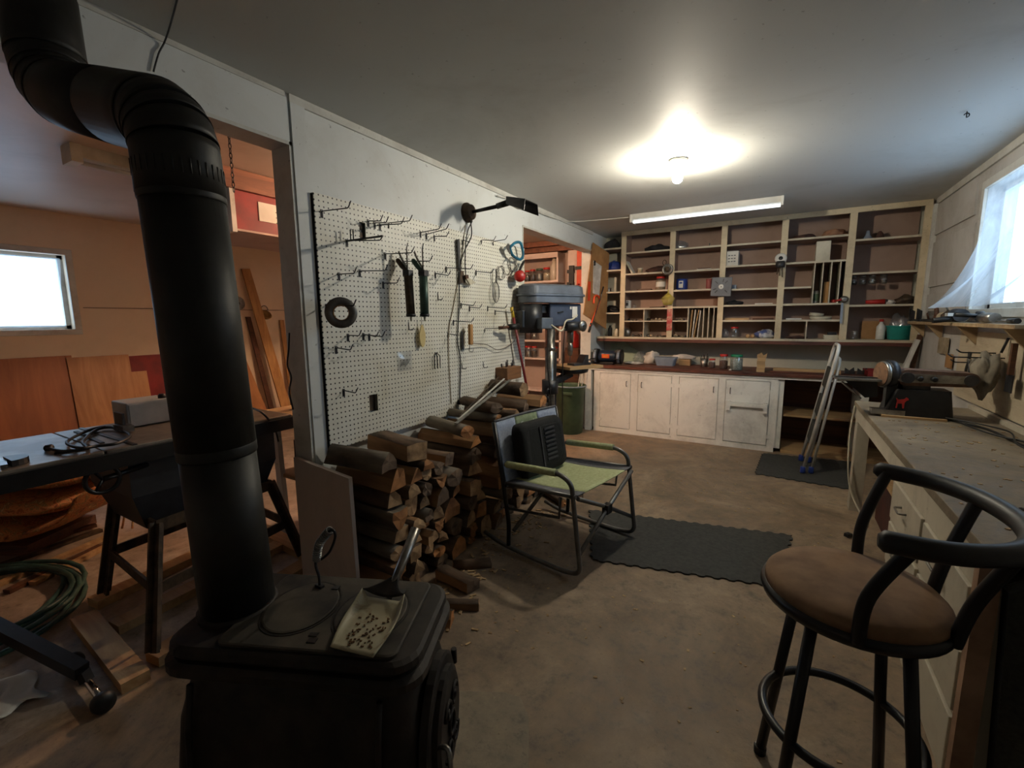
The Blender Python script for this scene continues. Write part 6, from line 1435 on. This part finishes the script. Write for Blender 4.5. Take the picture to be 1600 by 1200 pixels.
# red pole with yellow ferrule
p, q = at(801, 490, 0, .085), at(832, 652, 0, .12)
d = (q-p).normalized(); q = p + d*((p.z-.005)/-d.z) if False else q
t = thing('red_pole', 'red painted pole with a yellow end leaning beside the pegboard', 'pole', q)
MB().cyl(p, q+d*.35, .011, n=10).build('shaft', pm('dark_red_pole', (140,34,38), (100,22,26), 8, .4), t); MB().cyl(p-d*.05, p+d*.03, .0135, n=10).build('ferrule', M['yellow'], t)
# green bin
c = Vector((-.13, 4.78, 0)); t = thing('waste_bin', 'tall green plastic waste bin beside the counter end', 'bin', c)
MB().lathe(c, [(.135,0),(.145,.01),(.17,.53),(.18,.54),(.18,.565),(.17,.565),(.165,.54),(.14,.03),(.001,.02)], 32).build('body', M['green'], t)
MB().tube([c+Vector((.178*math.cos(a*PI/16), .178*math.sin(a*PI/16), .555)) for a in range(32)], .008, 7, True).build('rim', M['greyblue'], t)
MB().bb(c.x-.02, c.x+.10, c.y-.185, c.y-.165, .47, .50).build('handle', M['green'], t, bevel=.005)
for i, (dx_, dy_) in enumerate(((.05, .03), (.09, .0))): lab(MB().tube([(c.x+dx_-.03, c.y+dy_, .05), (c.x+dx_+.05+.02*i, c.y+dy_+.04, .78)], .007, 7).build('scrap_rod', M['steel']), ['upright steel rod standing in the green bin', 'second steel rod leaning in the green bin rim'][i], 'rod')

# ================================================================== ALCOVE BEHIND THE FAR OPENING
ya0, ya1 = 5.33, YB
t = thing('jar_shelf', 'pinkish open shelf box with jars on the side room back wall', 'shelf', (-.9, 5.45, 1.8))
pinkw = grime('pink_cream_paint', (214,194,184), (158,130,120), 3, .6, .5, .1)
MB().bb(-1.6, -.55, ya0, ya1, 1.785, 1.81).build('bottom_board', pinkw, t); MB().bb(-1.6, -.55, ya0, ya1, 2.13, 2.155).build('top_board', pinkw, t)
MB().bb(-.575, -.55, ya0, ya1, 1.81, 2.13).build('end_board', pinkw, t); MB().bb(-1.6, -1.575, ya0, ya1, 1.81, 2.13).build('end_board', pinkw, t)
MB().bb(-1.6, -.55, ya0-.02, ya0, 2.09, 2.155).build('face_rail', pinkw, t)
for i, (px, lid, fl, h, r) in enumerate(((824, 'red', 'rust', .15, .036), (832.5, 'red', 'rust', .16, .038), (843, 'green', 'steel', .165, .05), (854.5, 'red', 'tan', .17, .052), (815, 'green', 'tan', .15, .036))):
    c = at(px, 440, 1, 5.42); c.z = 1.811
    jar('glass_jar', ['glass jar with red lid, between two jars on the upper jar shelf', 'glass jar with red lid and rusty contents on the upper jar shelf', 'glass jar with green lid and grey contents on the upper jar shelf', 'glass jar with red lid and pale contents beside the milky bottle', 'glass jar with green lid and pale contents on the upper jar shelf'][i], c, r, h, M[lid], M[fl], .6)
c = at(866, 440, 1, 5.43); c.z = 1.811; t = thing('milky_bottle', 'large milky glass bottle at the end of the upper jar shelf', 'bottle', c)
MB().lathe(c, [(.05,0),(.056,.01),(.056,.18),(.03,.23),(.026,.27)], 20).build('body', pm('milky', (196,184,166), (170,156,138), 6, .3), t); MB().lathe(c+Vector((0,0,.27)), [(.03,0),(.03,.02)], 14).build('cap', M['cream'], t)
t = thing('low_jar_rack', 'white painted rack of jar shelves on the side room back wall', 'rack', (-.9, 5.45, 0))
for z in (.36, .79, 1.03, 1.28): MB().bb(-1.6, -.52, 5.36, YB, z-.012, z+.012).build('shelf', pinkw, t)
for x in (-1.6, -.545): MB().bb(x, x+.03, 5.36, YB, .0, 1.45).build('side', pinkw, t)
k = 0
for z in (.80, 1.042, 1.292):
    for px in (818, 826, 835, 857, 867):
        c = at(px, 540, 1, 5.44); c.z = z+.003; k += 1
        jar('glass_jar', {1: 'glass jar with red lid on the lowest jar rack shelf', 2: 'glass jar with red lid on the middle jar rack shelf', 3: 'glass jar with red lid on the highest jar rack shelf'}[(k-1)//5+1], c, .04, .15 if z < 1.2 else .12, M['red'], M[('rust','brown','steel')[k % 3]], .6, group='red lidded jars on the jar rack')
lab(MB().bb(-1.05, -.88, 5.35, 5.359, .02, .24).build('dark_hatch', M['blackpl']), 'dark hatch board standing at the foot of the jar rack', 'board')
for i, (z, y) in enumerate(((2.17, 5.36), (2.235, 5.30))):
    lab(MB().bb(-2.6, -.115, y-.02, y+.04, z-.0, z+.06).build('ceiling_joist', M['beam']), ['lower brown joist above the jar shelf', 'upper brown joist above the jar shelf'][i], 'joist')
# clamps hanging
for i, (px, m_, lb) in enumerate(((906, 'orange', 'bright orange bar clamp with black jaws hanging by the far opening'), (893, 'blackpl', 'black bar clamp hanging next to the orange clamp'))):
    a = at(px, 384 if i == 0 else 415, 1, 5.30); z1 = a.z; z0 = at(px, 450, 1, 5.30).z
    t = thing('bar_clamp', lb, 'clamp', (a.x, 5.30, z0))
    MB().bb(a.x-.032, a.x+.032, 5.285, 5.315, z0, z1).build('bar', M[m_], t, bevel=.004)
    for z in (z0+.24,) if i == 0 else (z0+.05, z0+.2): MB().bb(a.x-.05, a.x+.034, 5.275, 5.325, z-.02, z+.02).build('jaw', M['blackpl'], t)
    MB().cyl((a.x, 5.27, z0-.02), (a.x, 5.27, z0+.05), .014, n=10).build('handle', M['red' if i == 0 else 'blackpl'], t)
lab(MB().bb(-.115-.30, -.115, 5.325, 5.345, 1.30, 2.16).build('hanging_board', pinkw), 'pink painted board carrying the hanging bar clamps', 'board')
c = at(902, 515, 1, 5.36); t = thing('red_canister', 'red plastic canister on the jar rack end', 'canister', c)
c = Vector((-.36, 5.42, 0)); t.location = c; WORG[t.name] = c
MB().bb(c.x-.09, c.x+.09, c.y-.07, c.y+.07, 0, .95).build('drum', M['darkwood'], t); MB().lathe(c+Vector((0,0,.95)), [(.06,0),(.065,.01),(.065,.16),(.03,.2),(.03,.23)], 18).build('canister', M['red'], t)
MB().tube(bez([c+Vector((-.04,0,1.15)), c+Vector((-.02,0,1.21)), c+Vector((.04,0,1.16))], 5), .008, 7).build('handle', M['red'], t)
# fibreboard panel with slot, hung at the end of the partition
A_, B_ = Vector((.012, 4.98, 0)), Vector((.10, 5.22, 0)); nrm = Vector((B_.y-A_.y, -(B_.x-A_.x), 0)).normalized()
def atp(px, py, off=0.0):
    d = FWD + RGT*((px-800)/FPX) + UPV*((600-py)/FPX); P0 = A_ + nrm*off; return CAM + d*((P0-CAM).dot(nrm)/d.dot(nrm))
t = thing('fibreboard_panel', 'brown fibreboard panel with a pale slot hung beside the shelves', 'panel', atp(930, 500))
MB().prism([atp(926,379), atp(951,396), atp(946,514), atp(911,491)], nrm*.01).build('panel', M['card'], t)
MB().prism([atp(927,407,.012), atp(940,416,.012), atp(936,462,.012), atp(926,458,.012)], nrm*.002).build('pale_slot', M['cloth'], t)
MB().prism([atp(919,440,.012), atp(923,440,.012), atp(922,470,.012), atp(918,470,.012)], nrm*.002).build('orange_mark', M['orange'], t)
MB().cyl(atp(929,408,.012), atp(929,414,.03), .012, n=10).build('peg', M['blackpl'], t)
t = thing('bow_saw', 'orange bow saw with black grip hanging on the fibreboard panel', 'saw', atp(918, 520, .03))
MB().tube(bez([atp(928,474,.03), atp(929,464,.03), atp(934,462,.03), atp(937,470,.03), atp(930,490,.03), atp(922,510,.03)], 6), .011, 8).build('frame', M['orange'], t)
MB().cyl(atp(924,505,.03), atp(920,519,.03), .014, n=10).build('grip', M['blackpl'], t); MB().cyl(atp(938,466,.03), atp(943,448,.03), .008, n=8).build('tip', M['darkmet'], t)
MB().bar(atp(940,460,.045), atp(925,508,.045), .02, .002, nrm).build('blade', M['steel'], t)

# ================================================================== SIDE ROOM: TABLE SAW
SX0, SX1, SZT = -.76, -.20, .85
t = thing('table_saw', 'old dark table saw with a dusty top on a splayed steel stand', 'table saw', (-.48, 1.0, 0))
MB().bb(SX0, SX1, .62, 1.36, SZT-.035, SZT).build('table', pm('saw_top_steel', (150,140,128), (92,84,76), 5, .4, .6, .1), t, bevel=.004)
MB().bb(SX0, SX1, -.05, .615, SZT-.035, SZT).build('extension_wing', pm('saw_top_steel2', (150,142,132), (96,88,80), 5, .4, .6, .1), t, bevel=.004)
MB().bb(SX1, SX1+.02, -.05, 1.36, SZT-.07, SZT-.012).build('front_rail', M['blackmet'], t)
MB().bb(SX0, SX1-.0, .70, .716, SZT, SZT+.003).build('mitre_slot', M['blackmet'], t); MB().bb(SX0, SX1, 1.10, 1.116, SZT, SZT+.003).build('mitre_slot', M['blackmet'], t)
bx0, bx1, by0, by1 = -.70, -.27, .70, 1.30
def ring4(x0, x1, y0, y1, z): return [Vector((x0,y0,z)), Vector((x1,y0,z)), Vector((x1,y1,z)), Vector((x0,y1,z))]
stack(MB(), [ring4(bx0,bx1,by0,by1,SZT-.036), ring4(bx0,bx1,by0,by1,.62), ring4(bx0+.05,bx1-.05,by0+.05,by1-.05,.46)]).build('cabinet', dkg, t)
wc = Vector((-.205, .60, .745))
MB().tube([wc+Vector((0, .05*math.cos(a*PI/12), .05*math.sin(a*PI/12))) for a in range(24)], .008, 7, True).build('hand_wheel', M['blackmet'], t)
for k in range(3):
    a = k*2*PI/3; MB().cyl(wc, wc+Vector((0,.047*math.cos(a),.047*math.sin(a))), .006, n=6).build('wheel_spoke', M['blackmet'], t)
MB().cyl(wc+Vector((-.0,0,0)), wc+Vector((-.06,.16,0)), .01, n=8).build('wheel_shaft', M['blackmet'], t)
LT = [(-.66,.76), (-.25,.76), (-.29,1.27), (-.68,1.27)]; LF = [(-.745,.70), (-.085,.64), (-.245,1.385), (-.85,1.45)]
for (a, b_), (c_, d_) in zip(LT, LF):
    P, Q = Vector((a, b_, .50)), Vector((c_, d_, .062)); MB().bar(P, Q, .05, .012, (1,0,0)).build('leg', M['rust'], t); MB().bar(P+Vector((.018,0,0)), Q+Vector((.018,0,0)), .012, .05, (1,0,0)).build('leg_flange', M['rust'], t)
for i in range(4):
    j = (i+1) % 4
    for z, nm, w_ in ((.485, 'top_rail', .05), (.26, 'stretcher', .045)):
        k_ = (.50-z)/.455; P = Vector((*LT[i], z)).lerp(Vector((*LF[i], z)), k_); Q = Vector((*LT[j], z)).lerp(Vector((*LF[j], z)), k_); P.z = Q.z = z
        MB().bar(P, Q, .010, w_).build(nm, M['rust'], t)
# wooden base frame under the saw
t = thing('saw_base_frame', 'wooden frame of planks on the floor under the table saw', 'frame', (-.45, 1.0, 0))
for (a, b_) in (((-.66,.60), (-.02,.56)), ((-.86,1.49), (-.16,1.44)), ((-.76,.66), (-.86,1.44)), ((-.10,.64), (-.20,1.38)), ((-.46,.64), (-.52,1.42))):
    MB().bar((*a, .021), (*b_, .021), .085, .04).build('plank', M['pinex'], t)
# things on the saw
c = Vector((-.62, .90, SZT+.004)); t = thing('switch_box', 'light grey metal switch box with a black knob on the table saw', 'switch box', c)
MB().bb(c.x-.09, c.x+.07, c.y-.09, c.y+.09, c.z, c.z+.11).build('body', pm('light_grey_enamel', (176,182,186), (150,156,160), 6, .45), t, bevel=.006)
MB().lathe(c+Vector((.04,.06,.11)), [(.016,0),(.016,.012),(.011,.02)], 12).build('knob', M['blackpl'], t)
MB().bb(c.x+.07, c.x+.073, c.y-.08, c.y+.08, c.z+.015, c.z+.1).build('front_plate', pm('light_grey_enamel', (176,182,186)), t)
c0 = at(75, 705, 2, SZT+.01)
t = thing('saw_cable', 'black cable looped across the table saw top', 'cable', c0)
MB().tube(bez([at(75,700,2,SZT+.011), at(100,705,2,SZT+.011), at(135,700,2,SZT+.011), at(130,690,2,SZT+.011), at(150,672,2,SZT+.011), at(175,668,2,SZT+.011), at(203,679,2,SZT+.011), at(185,692,2,SZT+.011), at(150,697,2,SZT+.012), at(125,700,2,SZT+.016), at(105,690,2,SZT+.012), at(140,672,2,SZT+.012), at(165,667,2,SZT+.012)], 8), .006, 7).build('cable', M['blackpl'], t)
MB().cyl(at(73,701,2,SZT+.01), at(80,699,2,SZT+.01), .013, n=10).build('plug', M['blackpl'], t)
lab(MB().bar(at(118,674,2,SZT+.002), at(160,692,2,SZT+.002), .014, .004).build('push_stick', M['blackpl']), 'black flat push stick on the table saw top', 'stick')
lab(MB().bar(at(85,708,2,SZT+.0025), at(140,700,2,SZT+.0025), .03, .005).build('saw_wrench', M['blackmet']), 'flat black arbor wrench on the table saw front edge', 'wrench')
c = at(12, 722, 2, SZT+.01); t = thing('mitre_gauge', 'black mitre gauge at the wing of the table saw', 'gauge', c)
MB().prism([c+Vector((.05*math.cos(a*PI/10), .05*math.sin(a*PI/10), -.008)) for a in range(11)], (0,0,.02)).build('head', M['blackmet'], t); MB().bar(c+Vector((-.06,0,0)), c+Vector((.06,-.02,0)), .016, .012).build('bar', M['steel'], t)
c = at(165, 652, 2, SZT+.01); t = thing('blade_guard', 'dark blade guard bracket standing on the table saw', 'guard', Vector((-.55, .78, SZT+.004)))
MB().bb(-.58, -.50, .775, .785, SZT+.004, SZT+.08).build('splitter', M['darkmet'], t); MB().bb(-.56, -.46, .76, .80, SZT+.004, SZT+.03).build('clamp_block', M['steel'], t)
lab(MB().tube(bez([at(372,636,2,SZT+.03), at(395,638,2,SZT+.05), at(415,650,2,SZT+.03), at(430,672,1,1.42), at(435,690,1,1.45)], 6), .005, 7).build('thin_cable', M['blackpl']), 'thin black cable arching off the far end of the table saw', 'cable')
# ------------------------------------------------------------------ white stand behind the saw with clutter
f0 = at(452, 838, 2, 0); top = at(430, 646, 1, f0.y)
t = thing('white_stand', 'narrow white painted wooden stand behind the table saw', 'stand', (f0.x+.1, f0.y, 0))
zt = max(.6, min(.95, top.z))
MB().bar((f0.x-.02, f0.y, 0), (f0.x-.05, f0.y, zt), .05, .03, (0,1,0)).build('leg', M['trimw'], t); MB().bar((f0.x-.02, f0.y+.55, 0), (f0.x-.05, f0.y+.55, zt), .05, .03, (0,1,0)).build('leg', M['trimw'], t)
MB().bar((f0.x+.40, f0.y+.02, 0), (f0.x+.40, f0.y+.02, zt), .05, .03, (0,1,0)).build('leg', M['trimw'], t); MB().bar((f0.x+.40, f0.y+.55, 0), (f0.x+.40, f0.y+.55, zt), .05, .03, (0,1,0)).build('leg', M['trimw'], t)
MB().bb(f0.x-.10, f0.x+.45, f0.y-.04, f0.y+.60, zt, zt+.02).build('top', M['pinex'], t); MB().bb(f0.x-.08, f0.x+.42, f0.y, f0.y+.56, .38, .40).build('shelf', M['pinex'], t)
c = Vector((f0.x+.05, f0.y+.1, zt+.02)); t = thing('pink_bottle', 'pink plastic bottle on the white stand', 'bottle', c)
MB().lathe(c, [(.03,0),(.034,.008),(.034,.06),(.015,.085),(.015,.1)], 16).build('body', pm('pink_plastic', (206,96,130), (180,76,110), 6, .4), t); MB().lathe(c+Vector((0,0,.1)), [(.018,0),(.018,.02)], 12).build('cap', M['whitepl'], t)
carton('black_case', 'black plastic case on the shelf of the white stand', Vector((f0.x+.18, f0.y+.25, .40)), (.34,.36,.20), M['blackpl'], 0, 'case')
carton('dark_carton', 'dark box stacked on the black plastic case', Vector((f0.x+.17, f0.y+.25, .604)), (.28,.3,.12), M['darkmet'], .1, 'box')
# ------------------------------------------------------------------ folded leaf print cushion
c = Vector((-1.95, .72, 0)); dv = Vector((.80, .45, 0)).normalized(); wv = Vector((-dv.y, dv.x, 0))
t = thing('lounger_cushion', 'folded thick lounger cushion with brown leaf print', 'cushion', c)
def roll(z, a0, a1, r, k, tilt=0):
    def fn(u, v):
        s_ = a0+(a1-a0)*u; ang = 2*PI*v; e = math.sin(min(1, max(0, u))*PI)**.35 if u in (0,1) else min(1, (min(u, 1-u)*9+.15))**.5
        rr = r*(1+.06*math.sin(u*17+k)+.05*math.sin(ang*3+k))
        return c + dv*s_ + wv*(math.cos(ang)*.30*e) + Vector((0,0,z+tilt*u+math.sin(ang)*rr*e))
    return MB().grid(fn, 26, 22)
roll(.14, -.75, .30, .062, 1, .02).build('lower_fold', M['leaf'], t); roll(.285, -.75, .50, .062, 2, .03).build('middle_fold', M['leaf'], t); roll(.43, -.75, .60, .062, 3, .04).build('upper_fold', M['leaf'], t)
def bend(u, v):
    p = bez([c+dv*.25+Vector((0,0,.17)), c+dv*.52+Vector((0,0,.26)), c+dv*.64+Vector((0,0,.42))], 12); q = p[min(24, int(u*24))]; a = 2*PI*v; e = min(1, min(u, 1-u)*6+.3)**.5
    return q + wv*math.cos(a)*.29*e + (dv*.6+Vector((0,0,.5)))*math.sin(a)*.075*e
MB().grid(bend, 24, 18).build('fold_end', M['leaf'], t)
for k in range(2): MB().tube(bez([c+dv*.66+wv*(-.1+.04*k)+Vector((0,0,.46)), c+dv*.72+wv*(-.1+.05*k)+Vector((0,0,.30)), c+dv*(.70+.06*k)+wv*-.12+Vector((0,0,.14))], 5), .006, 5).build('tie', M['leaf'], t)
# planks on the floor below and around it
SLB = ['dark slat lying on the floor closest to the leaf print cushion', 'rusty brown slat on the floor beside the leaf print cushion', 'pale slat on the floor between darker slats by the cushion', 'dark slat on the floor between pale and rusty slats', 'outermost pale slat on the floor beside the green hose']
for i, (a, b_) in enumerate((((-60,880), (150,820)), ((-60,905), (158,828)), ((-30,925), (165,840)), ((10,925), (158,853)), ((50,912), (170,852)))):
    p, q = at(*a, 2, .011), at(*b_, 2, .011)
    lab(MB().bar(p, q, .04, .02).build('floor_slat', M[('darkwood','rust','pinex','darkwood','pinex')[i]]), SLB[i], 'slat')
flat('cushion_pallet', 'low dark wooden pallet under the leaf print cushion', c+Vector((-.25,-.10,.0)), (.9,.42,.06), M['darkwood'], math.atan2(dv.y, dv.x), 'pallet')
# ------------------------------------------------------------------ hose coil
hc = Vector((-1.16, .35, 0)); b = MB(); pts = []
rh = random.Random(9)
for k in range(0, 6*28):
    a = 2*PI*k/28; lp = k/28; r = .40+.05*math.sin(lp*2.1)+.02*math.sin(a*3+lp)
    pts.append(hc + Vector((r*1.05*math.cos(a)+.03*math.sin(lp*1.7), r*.85*math.sin(a)+.03*math.cos(lp*2.3), .013+.010*lp*.9+.004*math.sin(a*2+lp))))
t = thing('garden_hose', 'coil of dark green garden hose on the side room floor', 'hose', hc); b.tube(pts, .0115, 8).build('hose', M['hose'], t)
MB().cyl(pts[-1], pts[-1]+Vector((0,.05,0)), .014, n=10).build('coupling', M['steel'], t)
# ------------------------------------------------------------------ weight bench foot
t = thing('weight_bench', 'black steel exercise bench foot with a chrome crossbar', 'exercise bench', (-.1, .45, 0))
e1 = Vector((-.17, .46, .075)); e0 = e1 + (Vector((-.75, .30, .20))-e1)*1.5
MB().bar(e0, e1, .045, .045).build('beam', M['blackmet'], t); 
a, b_ = at(115, 1032, 2, .05), at(158, 1088, 2, .05); a.z = b_.z = .036; 
MB().cyl(a, b_, .012, n=12).build('crossbar', M['chrome'], t); dd = (b_-a).normalized()
for q, s in ((a, -1), (b_, 1)): MB().lathe(q+dd*s*.0, [(.012,0),(.034,.004),(.036,.02),(.03,.035),(.01,.036)], 18, dd*s).build('foot_roller', M['blackpl'], t)
MB().bar(e1, Vector(((a.x+b_.x)/2, (a.y+b_.y)/2, .036)), .03, .03).build('foot_link', M['blackmet'], t)
c = at(15, 1088, 2, .01); lab(MB().grid(lambda u, v: Vector((c.x-.12+.22*u+.02*math.sin(v*9), c.y-.07+.14*v+.015*math.sin(u*7), .012+.010*math.sin(u*8+v*5)*math.sin(v*6))), 12, 10).build('paper_sheet', M['paper'], solid=.001), 'crumpled white paper on the floor by the exercise bench foot', 'paper')
# ------------------------------------------------------------------ sheets and boards against the left wall
def lean_poly(name, label, cat, pts, m, xt=XL+.02, xb=XL+.30, th=.014):
    zs = None; P = []
    for (px, py) in pts:
        q = at(px, py, 0, XL+.10); f = max(0, min(1, q.z/1.6)); P.append(at(px, py, 0, XL+.10))
    zmin = min(p.z for p in P); zmax = max(p.z for p in P)
    Q = []
    for (px, py), p in zip(pts, P):
        f = (p.z-zmin)/(zmax-zmin); Q.append(at(px, py, 0, xb+(xt-xb)*f))
    for q, p in zip(Q, P):
        if p.z-zmin < .25*(zmax-zmin): q.z = max(q.z, .002)
    o = MB().prism(Q, (th,0,0)).build(name, m); return lab(o, label, cat)
def lean_sheet(name, label, y0, y1, h, m, xb, k, th=.012, cat='plywood'):
    x0 = XL+.022+k*.016; ang = xb
    P = [(x0+ang, y0, 0.001), (x0+ang, y1, 0.001), (x0, y1, h), (x0, y0, h)]
    return lab(MB().prism(P, (th,0,0)).build(name, m), label, cat)
lean_sheet('plywood_sheet', 'large reddish plywood sheet leaning below the side room window', .1, 1.50, 1.02, wood('red_plywood', (180,108,62), (138,76,42), 'z', .3, .5, True, .05), .12, 0)
lean_sheet('plywood_sheet', 'pale orange plywood sheet leaning in front of the reddish sheet', 1.46, 1.92, 1.0, M['ply'], .12, 1)
lean_sheet('plywood_offcut', 'small orange plywood offcut leaning beside the pale sheet', 1.93, 2.06, .82, M['ply'], .10, 0)
for nm, lb, y0, y1, h, m_, k, xb in (('tall_plank', 'tall pine plank leaning on the side room wall', (376,420), (389,420), None, 'pine', 1, .3), ('short_plank', 'pinkish short plank leaning beside the tall pine plank', (358,540), (374,540), None, 'ply', 0, .2), ('dark_plank', 'dark brown plank leaning behind the tall pine plank', (383,495), (390,495), None, 'darkwood', 0, .15), ('narrow_plank', 'narrow plank leaning on the wall beside the jamb', (436,500), (442,500), None, 'pine', 0, .12)):
    x0 = XL+.025+.03*k; a, b_ = at(*y0, 0, x0), at(*y1, 0, x0); sh = .22 if nm in ('tall_plank',) else (.14 if nm != 'narrow_plank' else 0)
    wd = b_.y-a.y
    wx = wd*(1.6 if nm == 'short_plank' else 1.3 if nm == 'tall_plank' else 1.1)
    P = [(x0+xb, a.y+sh, .001), (x0+xb, a.y+sh+wx, .001), (x0, b_.y, b_.z), (x0, a.y, a.z)]
    lab(MB().prism(P, (.022,0,0)).build(nm, M[m_]), lb, 'plank')
c = at(372, 474, 0, XL+.02); t = thing('circular_blade', 'round steel saw blade hung on the side room wall', 'saw blade', c-Vector((0,0,.08)))
b = MB(); n = 48; b.prism([c+Vector((0, (.085 if k % 2 else .077)*math.cos(2*PI*k/n), (.085 if k % 2 else .077)*math.sin(2*PI*k/n))) for k in range(n)], (.003,0,0)); b.build('blade', M['steel'], t)
MB().lathe(c+Vector((.003,0,0)), [(.02,0),(.02,.006)], 14, (1,0,0)).build('nut', M['darkmet'], t)
c = at(413, 490, 0, XL+.02); t = thing('wall_tin', 'brass coloured scoop hung on the side room wall', 'scoop', c-Vector((0,0,.1)))
MB().lathe(c-Vector((0,0,.04)), [(.001,0),(.05,.01),(.07,.05),(.06,.055),(.04,.02)], 20, (.8,0,.6)).build('bowl', pm('brass', (170,140,84), (120,96,56), 8, .35, .8), t)
MB().tube([c+Vector((.01,.045*math.cos(a*PI/8),.045+.055*math.sin(a*PI/8))) for a in range(9)], .004, 6).build('bail', M['darkmet'], t)
lab(MB().tube(bez([at(452,520,1,1.29), at(451,545,1,1.29), at(449,570,1,1.29), at(455,590,1,1.29), at(452,612,1,1.29), at(458,640,1,1.28)], 6), .004, 6).build('jamb_cable', M['blackpl']), 'black cable hanging on the white jamb board', 'cable')
# floor dirt: small chips around the bench and chair
rc3 = random.Random(12); b = MB()
for k in range(260):
    x, y, s_ = rc3.uniform(.75, 2.3), rc3.uniform(1.3, 4.7), rc3.uniform(.003, .010)
    if (.75 < x < 2.15 and 2.1 < y < 3.15) or (1.75 < x and 4.0 < y): continue
    b.box((x, y, .0015), (s_*1.6, s_, .002), (0,0,rc3.uniform(0,PI)))
o = b.build('floor_crumbs', M['debris']); o['label'] = 'tiny wood crumbs scattered over the concrete floor'; o['category'] = 'crumbs'; o['kind'] = 'stuff'
